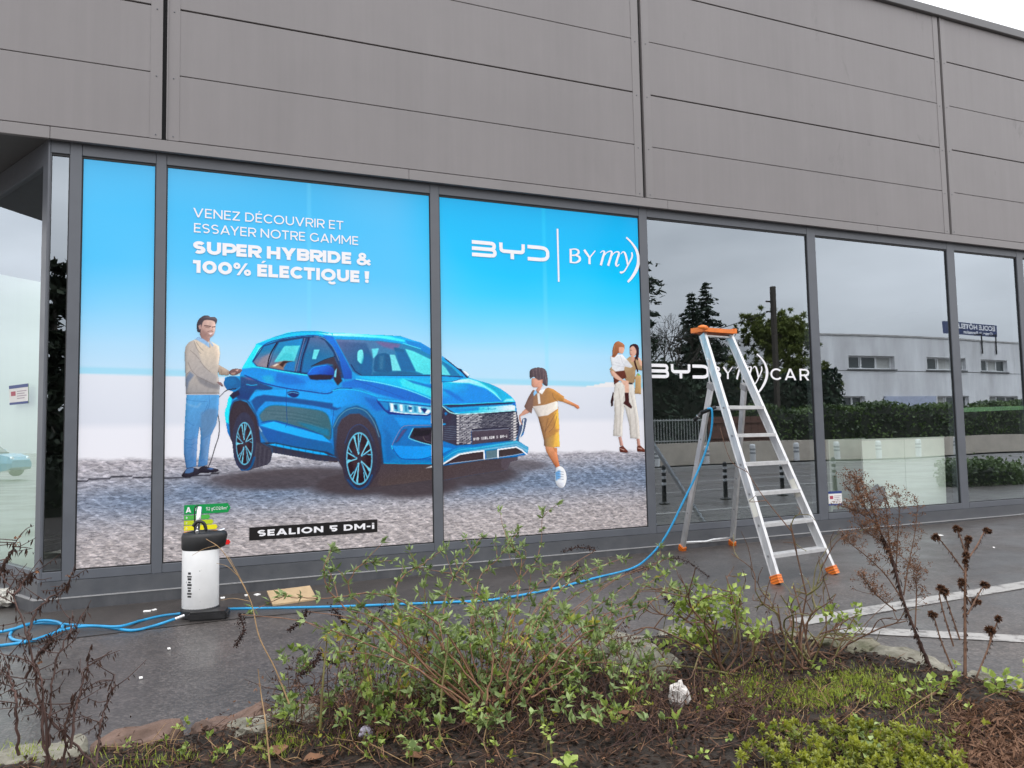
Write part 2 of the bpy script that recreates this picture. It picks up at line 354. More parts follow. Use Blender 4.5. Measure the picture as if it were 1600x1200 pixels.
# --- window framing
MX = [(-0.905, -0.825), (-0.316, -0.242), (1.908, 1.990), (4.090, 4.181), (6.278, 6.397), (8.506, 8.637), (9.797, 9.915), (12.02, 12.13)]
for a, b_ in MX:
    MB().box(a, b_, 0.0, 0.11, ZB-0.068, 3.492, b=0.003).build('mullion', M_FRAME, B)
edges = [(-1.032, -0.905)] + [(MX[i][1], MX[i+1][0]) for i in range(7)]
for i, (a, b_) in enumerate(edges):
    MB().box(a+0.001, b_-0.001, 0.003, 0.11, ZT, 3.490, b=0.002).build('head_rail', M_FRAME, B)
    MB().box(a+0.001, b_-0.001, -0.002, 0.11, ZB-0.066, ZB, b=0.002).build('sill_rail', M_FRAME, B)
    q = MB()                                              # black gasket round the pane
    gk = 0.008
    q.box(a+0.001, b_-0.001, 0.013, 0.028, ZT-gk*2.2, ZT-0.0005); q.box(a+0.001, b_-0.001, 0.013, 0.028, ZB+0.0005, ZB+gk)
    q.box(a+0.0005, a+gk, 0.0135, 0.028, ZB+gk, ZT-gk*2.2); q.box(b_-gk, b_-0.0005, 0.0135, 0.028, ZB+gk, ZT-gk*2.2)
    q.build('gasket', M_GASKET, B)
    pane((a+.004, 0.024), (b_-.004, 0.024), ZB+.004, ZT-.004, (0, -1), [0, 0, 0, 0, 0.0010, -0.0022, 0.0012, 0.001][i], B)
# --- plinth: an upper band and a proud base with a thin pale drip edge
def prism(name, path, z0f, z1, mt, parent, th=0.12):
    """vertical band along a plan path (list of x,y), thickness behind it"""
    P = [np.array(p, float) for p in path]; nrm = []
    for i in range(len(P)):
        d = P[min(i+1, len(P)-1)]-P[max(i-1, 0)]; d /= np.linalg.norm(d); nrm.append(np.array([-d[1], d[0]]))
    vs = []; fs = []
    for p, n_ in zip(P, nrm):
        q = p+n_*th; z0 = z0f(p[0])
        vs += [(p[0], p[1], z0), (p[0], p[1], z1), (q[0], q[1], z1), (q[0], q[1], z0)]
    for i in range(len(P)-1):
        a = 4*i; b2 = a+4
        fs += [(a, b2, b2+1, a+1), (a+1, b2+1, b2+2, a+2), (a+2, b2+2, b2+3, a+3), (a+3, b2+3, b2, a)]
    fs += [(3, 2, 1, 0), (len(vs)-4, len(vs)-3, len(vs)-2, len(vs)-1)]
    return mesh_obj(name, vs, fs, mt, parent)
DL = np.array([-0.464, 0.886])                            # direction of the canted entrance glazing
C0 = np.array([-1.045, 0.0])
def off(p, d): return (p[0], p[1]-d)
NL = np.array([-0.886, -0.464])
pl = lambda d: [tuple(C0+DL*3.2+NL*d), tuple(C0+NL*d*0.6+np.array([0, -d*0.6])), (12.9, -d)]
prism('plinth', pl(0.012), lambda x: 0.06, ZB-0.068, M_PLINTH, B, 0.1)
prism('plinth_base', pl(0.045), lambda x: G(x)-0.05, 0.088, M_PLINTH2, B, 0.12)
prism('drip_edge', pl(0.049), lambda x: 0.089, 0.094, mat('drip_edge', (0.3, 0.3, 0.3), rough=0.4), B, 0.05)
# --- canted entrance glazing at the left end
def canted(s0, s1, d0, d1, z0, z1, name, mt, parent=B, b=0.0):
    m = MB(); c = [C0+DL*s+NL*d for s, d in ((s0, d0), (s1, d0), (s1, d1), (s0, d1))]
    m.add([(*p, z) for z in (z0, z1) for p in c], [(0, 1, 2, 3), (7, 6, 5, 4), (0, 4, 5, 1), (1, 5, 6, 2), (2, 6, 7, 3), (3, 7, 4, 0)])
    return m.build(name, mt, parent)
canted(0.0, 0.10, -0.022, 0.0, ZB-0.068, 3.479, 'mullion', M_FRAME)
canted(1.75, 1.83, -0.08, 0.0, ZB-0.068, 3.479, 'mullion', M_FRAME)
canted(3.12, 3.2, -0.08, 0.0, ZB-0.068, 3.479, 'mullion', M_FRAME)
for s0, s1 in ((0.101, 1.749), (1.831, 3.119)):
    canted(s0, s1, -0.05, -0.002, ZB-0.066, ZB, 'sill_rail', M_FRAME)
    canted(s0, s1, -0.05, -0.002, 3.30, 3.477, 'head_rail', M_FRAME)
    c = [C0+DL*s+NL*(-0.012) for s in (s0, s1)]
    pane(c[1], c[0], ZB, 3.30, NL, 0.001, B)
MB().box(-1.046, -1.032, -0.003, 0.03, ZB-0.068, 3.479, b=0.002).build('mullion', M_FRAME, B)
# --- the room behind the glass
M_FLOOR = mat('showroom_floor', (0.22, 0.215, 0.2), rough=0.25, var=0.1)
M_IN = mat('showroom_wall', (0.10, 0.105, 0.105), rough=0.7, var=0.1)
M_CEIL = mat('showroom_ceiling', (0.08, 0.08, 0.085), rough=0.8, var=0.1)
mesh_obj('interior_floor', [(-2.4, 2.9, 0.2), (-0.95, 0.12, 0.2), (12.9, 0.12, 0.2), (12.9, 7.5, 0.2), (-2.4, 7.5, 0.2)], [(0, 1, 2, 3, 4)], M_FLOOR, B)
mesh_obj('interior_ceiling', [(-2.4, 2.9, 3.44), (-0.95, 0.12, 3.44), (12.9, 0.12, 3.44), (12.9, 7.5, 3.44), (-2.4, 7.5, 3.44)], [(4, 3, 2, 1, 0)], M_CEIL, B)
mesh_obj('interior_wall', [(-2.4, 7.5, 0.2), (12.9, 7.5, 0.2), (12.9, 7.5, 3.44), (-2.4, 7.5, 3.44)], [(0, 1, 2, 3)], M_IN, B)
mesh_obj('interior_wall', [(12.9, 0.1, -0.1), (12.9, 7.5, -0.1), (12.9, 7.5, 6.3), (12.9, 0.1, 6.3)], [(3, 2, 1, 0)], M_IN, B)
mesh_obj('interior_wall', [(-2.5, 2.85, -0.1), (-2.5, 7.5, -0.1), (-2.5, 7.5, 3.44), (-2.5, 2.85, 3.44)], [(0, 1, 2, 3)], M_IN, B)
mesh_obj('roof', [(-4.75, 0, 6.2), (12.9, 0, 6.2), (12.9, 7.6, 6.2), (-2.5, 7.6, 6.2), (-2.5, 1.75, 6.2), (-4.75, 1.75, 6.2)], [(0, 1, 2, 3, 4, 5)], M_CAP, B)
mesh_obj('rear_wall', [(-2.5, 7.6, -0.1), (12.9, 7.6, -0.1), (12.9, 7.6, 6.25), (-2.5, 7.6, 6.25)], [(3, 2, 1, 0)], M_CLAD, B)
mesh_obj('end_wall', [(-4.75, 1.75, 3.48), (-4.75, YF, 3.48), (-4.75, YF, 6.25), (-4.75, 1.75, 6.25)], [(3, 2, 1, 0)], M_CLAD, B)
mesh_obj('end_wall', [(-4.75, 1.752, 3.48), (-1.97, 1.752, 3.48), (-1.97, 1.752, 6.25), (-4.75, 1.752, 6.25)], [(3, 2, 1, 0)], M_CLAD, B)
mesh_obj('end_wall', [(-2.53, 2.83, 3.3), (-2.53, 7.6, 3.3), (-2.53, 7.6, 6.25), (-2.53, 1.75, 6.25), (-1.97, 1.75, 6.25), (-1.97, 1.75, 3.3)], [(0, 1, 2, 3), (0, 3, 4, 5)], M_CLAD, B)
# ================================================================== printed window film
# The film is flat print: its picture is painted here, stroke by stroke, into vertex colours of a fine grid on the window plane.
KP = 1.03                                                 # print reflectance per display value
YP = 0.016                                                # plane of the film, just in front of the pane
class Canvas:
    def __init__(s, x0, y0, x1, y1, sc):
        s.x0, s.y0, s.sc = x0, y0, sc; s.W, s.H = int((x1-x0)*sc), int((y1-y0)*sc)
        s.a = np.zeros((s.H, s.W, 3)); s.m = np.zeros((s.H, s.W))
        s.X, s.Y = np.meshgrid(x0+(np.arange(s.W)+0.5)/sc, y0+(np.arange(s.H)+0.5)/sc)
    def _box(s, P, pad):
        P = np.asarray(P)
        i0 = max(0, int((P[:, 0].min()-pad-s.x0)*s.sc)); i1 = min(s.W, int((P[:, 0].max()+pad-s.x0)*s.sc)+2)
        j0 = max(0, int((P[:, 1].min()-pad-s.y0)*s.sc)); j1 = min(s.H, int((P[:, 1].max()+pad-s.y0)*s.sc)+2)
        return slice(j0, max(j0, j1)), slice(i0, max(i0, i1))
    def _cov(s, P, b):
        X, Y = s.X[b], s.Y[b]; c = np.zeros(X.shape); h = 0.25/s.sc; P = np.asarray(P, float); Q = np.roll(P, -1, 0)
        for ox in (-h, h):
            for oy in (-h, h):
                ins = np.zeros(X.shape, bool); x, y = X+ox, Y+oy
                for (ax, ay), (bx, by) in zip(P, Q):
                    if ay == by: continue
                    k = ((ay > y) != (by > y)) & (x < (bx-ax)*(y-ay)/(by-ay)+ax); ins ^= k
                c += ins*0.25
        return c
    @staticmethod
    def _blur(c, sg):
        if sg <= 0.2: return c
        r = int(3*sg)+1; k = np.exp(-0.5*(np.arange(-r, r+1)/sg)**2); k /= k.sum()
        c = np.apply_along_axis(lambda v: np.convolve(v, k, 'same'), 0, c)
        return np.apply_along_axis(lambda v: np.convolve(v, k, 'same'), 1, c)
    def _col(s, col, b):
        if len(col) == 3: return np.asarray(col, float)
        c0, p0, c1, p1 = col; p0, p1 = np.asarray(p0, float), np.asarray(p1, float); d = p1-p0
        t = np.clip(((s.X[b]-p0[0])*d[0]+(s.Y[b]-p0[1])*d[1])/(d@d), 0, 1)[..., None]
        return np.asarray(c0, float)*(1-t)+np.asarray(c1, float)*t
    def poly(s, P, col, sm=0, blur=0.0, al=1.0, mask=False, clip=None):
        if sm: P = curve_pts(list(P)+[P[0]], sm)[:-1]
        b = s._box(P, 3*blur+1); c = s._blur(s._cov(P, b), blur*s.sc)*al
        if clip is not None: c = c*clip[b]
        s.a[b] = s.a[b]*(1-c[..., None])+s._col(col, b)*c[..., None]
        if mask: s.m[b] = np.maximum(s.m[b], c)
        return s
    def region(s, P, sm=0):
        if sm: P = curve_pts(list(P)+[P[0]], sm)[:-1]
        c = np.zeros((s.H, s.W)); b = s._box(P, 1); c[b] = s._cov(P, b); return c
    def line(s, P, wd, col, sm=4, blur=0.3, al=1.0, mask=False, clip=None):
        if sm and len(P) > 2: P = curve_pts(P, sm)
        P = [np.asarray(p, float) for p in P]; wd2 = wd/2
        b = s._box(P, wd+3*blur+1); X, Y = s.X[b], s.Y[b]; D = np.full(X.shape, 1e9)
        for p, q in zip(P[:-1], P[1:]):
            d = q-p; t = np.clip(((X-p[0])*d[0]+(Y-p[1])*d[1])/max(1e-9, d@d), 0, 1)
            D = np.minimum(D, np.hypot(X-p[0]-t*d[0], Y-p[1]-t*d[1]))
        c = np.clip((wd2-D)/max(blur, 0.35)+0.5, 0, 1)*al
        if clip is not None: c = c*clip[b]
        s.a[b] = s.a[b]*(1-c[..., None])+s._col(col, b)*c[..., None]
        if mask: s.m[b] = np.maximum(s.m[b], c)
        return s
    def ell(s, cx, cy, rx, ry, col, rot=0.0, **k):
        a = np.linspace(0, 2*PI, 40, endpoint=False); c, q = math.cos(rot), math.sin(rot)
        return s.poly([(cx+rx*math.cos(t)*c-ry*math.sin(t)*q, cy+rx*math.cos(t)*q+ry*math.sin(t)*c) for t in a], col, **k)
    def model(s, sg=2.6, k=0.55, light=(0.75, -0.5), fold=0.022, seed=1):
        """soft photographic modelling of a printed figure: form shading across each limb, cloth folds, grain"""
        rs = np.random.RandomState(seed); m = s._blur(s.m, sg*s.sc); gy, gx = np.gradient(m); lum = s.a.mean(2); l2 = s._blur(lum, 0.9*s.sc); ly_, lx_ = np.gradient(l2)
        sh = -(gx*light[0]+gy*light[1])*s.sc*sg*k
        ph = s.X*0.55+s.Y*0.32; f = np.sin(ph+2.2*np.sin(s.Y*0.13)+1.3*np.sin(s.X*0.31))*np.sin(s.Y*0.21+s.X*0.1+1.0)
        g = s._blur(rs.normal(size=s.m.shape), 0.6*s.sc)*0.035
        s.a = np.clip(s.a*(1+np.clip(sh, -0.34, 0.30)+fold*f+g)[..., None]+np.clip(sh, 0, 1)[..., None]*np.array([16, 10, 2]), 0, 255)
        return s
    def mesh(s, name, material, parent, xr, y=None, noise=3.0, seed=1):
        """the painted pixels inside the mask, laid on the window plane between wall x = xr"""
        rs = np.random.RandomState(seed)
        D = _fw[None, None]*FPX+_r2[None, None]*(s.X-800)[..., None]+_u2[None, None]*(600-s.Y)[..., None]
        Wp = CAM+D*(((YP-0.0012 if y is None else y)-CAM[1])/D[..., 1:2])
        m = s.m > 0.5
        ok = m[:-1, :-1] & m[1:, :-1] & m[:-1, 1:] & m[1:, 1:]
        ok &= (Wp[:-1, :-1, 0] > xr[0]) & (Wp[1:, 1:, 0] < xr[1])
        idx = np.full((s.H, s.W), -1); jj, ii = np.nonzero(ok)
        use = np.zeros((s.H, s.W), bool)
        for a, b in ((0, 0), (1, 0), (0, 1), (1, 1)): use[jj+a, ii+b] = True
        n = int(use.sum()); idx[use] = np.arange(n)
        q = np.stack([idx[jj+1, ii], idx[jj+1, ii+1], idx[jj, ii+1], idx[jj, ii]], 1)
        me = bpy.data.meshes.new(name); me.vertices.add(n); me.vertices.foreach_set('co', Wp[use].astype(np.float32).ravel())
        me.loops.add(q.size); me.loops.foreach_set('vertex_index', q.astype(np.int32).ravel())
        me.polygons.add(len(q)); me.polygons.foreach_set('loop_start', np.arange(0, q.size, 4, dtype=np.int32))
        me.update(calc_edges=True)
        colr = np.clip(s2l(np.clip(s.a[use]+rs.normal(0, noise, (n, 1)), 0, 255))*KP-0.02, 0.002, 0.96)
        at = me.color_attributes.new('print', 'FLOAT_COLOR', 'POINT')
        at.data.foreach_set('color', np.concatenate([colr, np.ones((n, 1))], 1).astype(np.float32).ravel())
        me.materials.append(material)
        return put(bpy.data.objects.new(name, me), parent)
def print_mat(name, cobble=False):
    m = bpy.data.materials.new(name); m.use_nodes = True; t = m.node_tree; b = t.nodes['Principled BSDF']
    N = t.nodes.new; K = t.links.new
    at = N('ShaderNodeAttribute'); at.attribute_name = 'print'
    b.inputs['Roughness'].default_value = 0.12; b.inputs['Specular IOR Level'].default_value = 0.26
    if not cobble:
        K(at.outputs['Color'], b.inputs['Base Color']); return m
    # printed cobbles: dashes of stone and pale joints seen at a flat angle, scaled by the 'cob' attribute
    co = N('ShaderNodeTexCoord').outputs['Object']
    cb = N('ShaderNodeAttribute'); cb.attribute_name = 'cob'
    mp = N('ShaderNodeMapping'); mp.inputs['Scale'].default_value = (20, 1, 84); mp.inputs['Rotation'].default_value = (0, R(5), 0); K(co, mp.inputs[0])
    n1 = N('ShaderNodeTexNoise'); n1.inputs['Scale'].default_value = 1.0; n1.inputs['Detail'].default_value = 8; n1.inputs['Roughness'].default_value = 0.75; K(mp.outputs[0], n1.inputs['Vector'])
    mp2 = N('ShaderNodeMapping'); mp2.inputs['Scale'].default_value = (40, 1, 130); mp2.inputs['Rotation'].default_value = (0, R(3), 0); K(co, mp2.inputs[0])
    v1 = N('ShaderNodeTexVoronoi'); v1.inputs['Scale'].default_value = 0.55; v1.feature = 'F1'; K(mp2.outputs[0], v1.inputs['Vector'])
    # diagonal courses
    mp3 = N('ShaderNodeMapping'); mp3.inputs['Rotation'].default_value = (0, R(-31), 0); mp3.inputs['Scale'].default_value = (1, 1, 1); K(co, mp3.inputs[0])
    wv = N('ShaderNodeTexWave'); wv.bands_direction = 'Z'; wv.inputs['Scale'].default_value = 3.6; wv.inputs['Distortion'].default_value = 2.6; wv.inputs['Detail'].default_value = 3; wv.inputs['Detail Scale'].default_value = 6; K(mp3.outputs[0], wv.inputs['Vector'])
    wr = N('ShaderNodeMapRange'); wr.inputs['From Min'].default_value = 0.88; wr.inputs['From Max'].default_value = 1.0; wr.inputs['To Min'].default_value = 0.0; wr.inputs['To Max'].default_value = 0.30; K(wv.outputs['Fac'], wr.inputs['Value'])
    r = N('ShaderNodeValToRGB'); e = r.color_ramp.elements
    e[0].position = 0.36; e[0].color = (0.22, 0.22, 0.25, 1); e[1].position = 0.66; e[1].color = (1.6, 1.56, 1.55, 1)
    q = r.color_ramp.elements.new(0.45); q.color = (0.74, 0.74, 0.77, 1); q = r.color_ramp.elements.new(0.56); q.color = (1.05, 1.02, 1.02, 1)
    K(n1.outputs['Fac'], r.inputs['Fac'])
    sc1 = N('ShaderNodeSeparateColor'); K(v1.outputs['Color'], sc1.inputs[0])
    mr = N('ShaderNodeMapRange'); mr.inputs['To Min'].default_value = 0.72; mr.inputs['To Max'].default_value = 1.28; K(sc1.outputs[0], mr.inputs['Value'])
    ad = N('ShaderNodeMath'); ad.operation = 'ADD'; K(mr.outputs[0], ad.inputs[0]); K(wr.outputs[0], ad.inputs[1])
    sv = N('ShaderNodeVectorMath'); sv.operation = 'SCALE'; K(r.outputs['Color'], sv.inputs[0]); K(ad.outputs[0], sv.inputs['Scale'])
    mxx = N('ShaderNodeMix'); mxx.data_type = 'RGBA'; mxx.inputs['A'].default_value = (1, 1, 1, 1); K(cb.outputs['Fac'], mxx.inputs['Factor']); K(sv.outputs[0], mxx.inputs['B'])
    mu = N('ShaderNodeMix'); mu.data_type = 'RGBA'; mu.blend_type = 'MULTIPLY'; mu.inputs['Factor'].default_value = 1.0
    K(at.outputs['Color'], mu.inputs['A']); K(mxx.outputs['Result'], mu.inputs['B']); K(mu.outputs['Result'], b.inputs['Base Color'])
    return m
M_PRINT = print_mat('film_print'); M_PRINTBG = print_mat('film_print_backdrop', True)

# ---- backdrop of the print: sky, strip of sea, white sand, cobbles with the shade of the car
def gsm(x, a, b): t = np.clip((x-a)/(b-a), 0, 1); return t*t*(3-2*t)
def ramp(z, stops):
    zs = [q[0] for q in stops]; return np.stack([np.interp(z, zs, [q[1][i] for q in stops]) for i in range(3)], -1)
def fbm(x, z, seed=0):
    o = np.zeros(x.shape); rs = np.random.RandomState(seed)
    for k in range(14):
        fx, fz, p = rs.uniform(0.6, 5.5), rs.uniform(0.8, 7), rs.uniform(0, 6.3); o += np.sin(fx*x*rs.choice([-1, 1])+fz*z+p+0.8*np.sin(1.7*x+z*2+k))/(1+0.35*(fx+fz))
    return o/2.0
def backdrop(X, Z):
    skyL = ramp(Z, [(1.72, (196, 226, 246)), (1.95, (178, 222, 248)), (2.25, (136, 211, 250)), (2.6, (96, 200, 248)), (3.0, (82, 194, 246)), (3.4, (88, 191, 243))])
    skyR = ramp(Z, [(1.66, (190, 226, 246)), (1.95, (176, 224, 250)), (2.2, (128, 216, 252)), (2.5, (62, 204, 250)), (2.85, (20, 192, 247)), (3.4, (8, 184, 244))])
    t = gsm(X, 1.5, 2.4)[..., None]; c = skyL*(1-t)+skyR*t
    c = c+np.stack([fbm(X, Z, 3)]*3, -1)*np.array([10, 3, 1.0])*gsm(Z, 1.8, 2.6)[..., None]
    # overlap seams of the film sheets, lighter
    for xs_, w_ in ((0.852, 0.016), (3.035, 0.022)):
        k = np.exp(-((X-xs_)/w_)**4)*0.28; c = c*(1-k[..., None])+np.array([130, 225, 255])*k[..., None]
    hz = 1.725-0.016*(X+0.8)
    sea = gsm(-np.abs(Z-(hz+0.02)), -0.04, -0.018)[..., None]*0.5; c = c*(1-sea)+np.array([140, 216, 238])*sea
    sand = ramp(Z, [(1.0, (238, 237, 242)), (1.3, (236, 236, 242)), (1.36, (220, 224, 233)), (1.72, (226, 230, 238))])
    k = gsm(hz-Z, -0.006, 0.010)[..., None]; c = c*(1-k)+sand*k
    dune = hz+0.045*np.exp(-((X-3.72)/0.17)**2)*(X > 3.3); k = ((Z < dune) & (Z > hz))[..., None]*1.0; c = c*(1-k)+np.array([238, 236, 236])*k
    # cobbles
    ce = 1.085-0.012*(X+0.5)+0.006*np.sin(23*X)
    cobk = gsm(ce-Z, -0.012, 0.03)
    blue = np.exp(-((Z-(0.78+0.035*X*(X < 2)-0.0*X))/0.16)**2)*(0.9+0.2*fbm(X*2, Z*5, 5)) * gsm(X, -2.2, 0.2)
    far = np.array([188, 184, 188]); near = np.array([190, 183, 181]); shade = np.array([124, 142, 166])
    tt = gsm(Z, 0.3, 1.0)[..., None]; base = near*(1-tt)+far*tt
    bl = np.clip(blue, 0, 0.9)[..., None]; base = base*(1-bl)+shade*bl
    # soft contact shade printed under the car
    sh = np.zeros(X.shape)
    for cx, cz, rx, rz, a in ((0.75, 0.885, 0.75, 0.10, 0.85), (1.3, 0.83, 0.55, 0.13, 0.95), (1.75, 0.80, 0.55, 0.14, 0.95), (2.3, 0.86, 0.5, 0.13, 0.9), (2.72, 0.92, 0.34, 0.06, 0.6), (0.25, 0.90, 0.2, 0.045, 0.7)):
        d = np.hypot((X-cx)/rx, (Z-cz)/rz); sh = np.maximum(sh, a*(1-gsm(d, 0.62, 1.15)))
    sh = np.clip(sh, 0, 1)[..., None]; base = base*(1-sh)+np.array([80, 72, 76])*sh
    k = cobk[..., None]; c = c*(1-k)+base*k
    # charging cable lying along the cobbles
    kk = (np.abs(Z-(0.935+0.010*np.sin(X*9)))<0.006)&(X < 0.16); c[kk] = (46, 46, 56)
    cob = cobk*(1-0.82*sh[..., 0])
    return c, cob
PANES = [(-0.825, -0.316), (-0.242, 1.908), (1.990, 4.090)]
def film(i, label):
    a, b = PANES[i]; a += 0.009; b -= 0.009; z0, z1 = ZB+0.010, ZT-0.021
    st = 0.012; xs_ = np.linspace(a, b, int((b-a)/st)+1); zs_ = np.linspace(z0, z1, int((z1-z0)/st)+1)
    X, Z = np.meshgrid(xs_, zs_); c, cob = backdrop(X, Z); H_, W_ = X.shape
    top = empty('window_film', (float((a+b)/2), YP, z0), label, 'window film', 'printed films on the shop windows')
    me = bpy.data.meshes.new('backdrop_print')
    idx = np.arange(H_*W_).reshape(H_, W_); q = np.stack([idx[:-1, :-1], idx[:-1, 1:], idx[1:, 1:], idx[1:, :-1]], -1).reshape(-1, 4)
    P = np.stack([X, np.full_like(X, YP), Z], -1).reshape(-1, 3)
    me.vertices.add(len(P)); me.vertices.foreach_set('co', P.astype(np.float32).ravel())
    me.loops.add(q.size); me.loops.foreach_set('vertex_index', q.astype(np.int32).ravel())
    me.polygons.add(len(q)); me.polygons.foreach_set('loop_start', np.arange(0, q.size, 4, dtype=np.int32)); me.update(calc_edges=True)
    at = me.color_attributes.new('print', 'FLOAT_COLOR', 'POINT'); cl = np.clip(s2l(np.clip(c.reshape(-1, 3), 0, 255))*KP-0.02, 0.002, 0.96)
    at.data.foreach_set('color', np.concatenate([cl, np.ones((len(cl), 1))], 1).astype(np.float32).ravel())
    a2 = me.attributes.new('cob', 'FLOAT', 'POINT'); a2.data.foreach_set('value', cob.astype(np.float32).ravel())
    me.materials.append(M_PRINTBG); put(bpy.data.objects.new('backdrop_print', me), top)
    return top, (a, b)
F1, XR1 = film(0, 'narrow printed film with only sky, sand and cobbles, left of the headline')
F2, XR2 = film(1, 'wide printed film with white headline, man and rear of blue car')
F3, XR3 = film(2, 'printed film with white logos, running boy, woman and front of blue car')
tag(F1, group='printed films on the shop windows')
# ---- the printed car (tile helpers turn tracing coordinates into photo pixels)
def T(ox, oy, s): return lambda *p: [(ox+p[i]/s, oy+p[i+1]/s) for i in range(0, len(p), 2)]
t1, t2, t3, t4 = T(350, 500, 8), T(350, 630, 8), T(520, 500, 8), T(520, 630, 8)
t5, t6 = T(670, 560, 80/9), T(670, 640, 80/9)
c = Canvas(340, 505, 842, 792, 1.3)
body = (t1(215,620, 230,580, 340,400, 390,320, 395,295, 610,210, 800,150, 1000,128, 1160,130, 1300,150, 1360,158) + t3(100,155, 400,175, 650,183, 850,195, 980,240, 1100,275, 1240,360)
        + t5(200,-30, 250,5, 400,125, 455,145, 520,172, 575,225, 560,262, 700,305, 850,345, 1000,415, 1100,485, 1170,545, 1208,600, 1218,660, 1235,780, 1268,930, 1300,830, 1355,820, 1368,850, 1345,960, 1320,1060, 1270,1110)
        + t6(1255,435, 1340,490, 1392,520, 1385,570, 1372,635, 1290,640, 1237,655, 1237,710, 1140,730, 1090,845, 1000,860, 700,900, 200,990) + t4(1250,960, 900,1010, 640,1040, 430,1060, 330,1092, 240,1075, 150,960, 110,800, 60,720)
        + t2(1430,745, 1180,722, 610,625, 585,735, 540,775, 380,820, 300,850, 210,845, 150,770, 118,670, 103,540, 98,490, 70,430, 40,370, 20,250, 5,150, 10,80) + t1(30,1080, 45,990, 70,940, 110,900, 30,872, -5,800, 10,710, 90,695, 190,700))
c.poly(body, ((38, 168, 238), (480, 520), (24, 100, 182), (470, 730)), mask=True)
bm_ = c.m.copy()
P = lambda pts, col, **k: c.poly(pts, col, clip=bm_, **k)
Ln = lambda pts, wd, col, **k: c.line(pts, wd, col, clip=bm_, **k)
# rear quarter, bright cyan edge, tailgate
P(t1(395,300, 500,320, 380,480, 350,530, 400,580, 215,620, 230,580, 340,400), (96, 212, 246), sm=0, blur=0.6)
P(t1(430,340, 505,322, 370,500, 352,520), (160, 228, 250), blur=0.8)
P(t1(60,930, 100,960, 75,1150, 60,1200, 75,1300, 20,1280, -10,1180, 30,1020), (0, 208, 246), blur=0.7)
# roof
P(t1(390,300, 610,215, 900,165, 1160,160, 1360,185, 1360,200, 1140,175, 900,190, 600,255), (40, 190, 235), blur=0.6)
P(t1(1150,160, 1340,165, 1600,160) + t3(400,178, 700,200, 900,250, 900,280, 600,228, 300,212, 0,200) + t1(1350,200), ((205, 246, 250), (520, 520), (120, 220, 248), (640, 530)), blur=0.7)
P(t3(0,205, 300,215, 600,232, 900,278, 1050,320, 900,300, 600,258, 300,240, 20,238), (40, 158, 232), blur=0.5)
Ln(t1(400,300, 620,210, 850,150, 1000,135, 1170,136, 1330,160, 1355,185), 1.7, (60, 206, 232)); Ln(t1(610,215, 850,158, 1000,142, 1170,146, 1300,172), 0.8, (24, 130, 190))
Ln(t3(640,186, 800,196, 900,212, 970,240), 1.6, (40, 150, 190))
P(t3(900,250, 1100,285, 1240,365, 1240,500, 1100,380, 950,315), (26, 132, 214), blur=0.6)
# side glass
P(t1(355,515, 490,320, 600,280, 720,240, 980,205, 1150,200, 1260,230, 1360,330, 1440,470, 1510,730, 1380,720, 1040,690, 540,600, 410,580), (52, 70, 112), sm=0, blur=0.4)
P(t1(370,525, 500,330, 660,280, 540,595, 420,575), ((52, 118, 188), (400, 540), (140, 130, 142), (405, 572)), blur=0.4)
P(t1(430,560, 470,470, 590,410, 545,590), (150, 142, 150), blur=1.2, al=0.75)
P(t1(560,590, 620,400, 690,280, 985,230, 890,640, 740,625), ((60, 132, 200), (440, 530), (120, 120, 140), (430, 575)), blur=0.4)
P(t1(625,525, 755,325, 950,318, 880,510), (140, 205, 226), blur=0.5); P(t1(690,470, 780,410, 860,430, 880,510, 650,520), (110, 180, 205), blur=1.0, al=0.6)
P(t1(560,590, 700,520, 780,510, 740,620), (150, 120, 105), blur=0.8); P(t1(600,575, 660,545, 690,550, 640,580), (225, 215, 205), blur=0.5)
P(t1(690,560, 740,510, 860,515, 760,545, 735,590), (70, 52, 52), blur=0.5); P(t1(745,600, 800,530, 890,520, 880,640, 760,625), (26, 118, 190), blur=0.6)
P(t1(900,640, 985,340, 1050,220, 960,640), (70, 98, 150), blur=0.5); Ln(t1(905,640, 950,450, 1010,230), 1.2, (110, 120, 160)); Ln(t1(950,650, 985,460, 1060,225), 2.0, (40, 50, 86))
P(t1(970,650, 1010,430, 1080,220, 1170,212, 1260,260, 1360,400, 1420,560, 1100,600, 1040,660), ((104, 112, 150), (500, 525), (44, 108, 172), (490, 580)), blur=0.5)
P(t1(1100,490, 1125,370, 1195,370, 1150,490), (150, 212, 230), blur=0.4)
P(t1(1080,580, 1250,500, 1380,460, 1470,680, 1400,700, 1360,560, 1290,545), (66, 62, 74), blur=0.8)
Ln(t1(1090,580, 1250,500, 1390,455), 1.0, (40, 40, 50))
Ln(t1(355,518, 490,320, 720,235, 980,200, 1150,197, 1280,240, 1380,370, 1460,560, 1510,740), 1.3, (34, 78, 150))
Ln(t1(1130,205, 1250,230, 1360,340, 1440,510), 0.8, (160, 170, 190), al=0.7)
Ln(t1(660,285, 575,440, 540,595), 2.0, (28, 34, 56))
Ln(t1(235,590, 420,590, 700,640, 900,670, 1040,690), 1.8, (100, 208, 240), al=0.95)
# A-pillar
P(t1(1230,190, 1360,200, 1420,300, 1600,650, 1600,740, 1500,740, 1440,470, 1360,330), ((24, 118, 220), (520, 530), (20, 84, 178), (548, 590)), blur=0.5)
Ln(t1(1400,260, 1500,440, 1600,620), 2.4, (28, 140, 236), al=0.8)
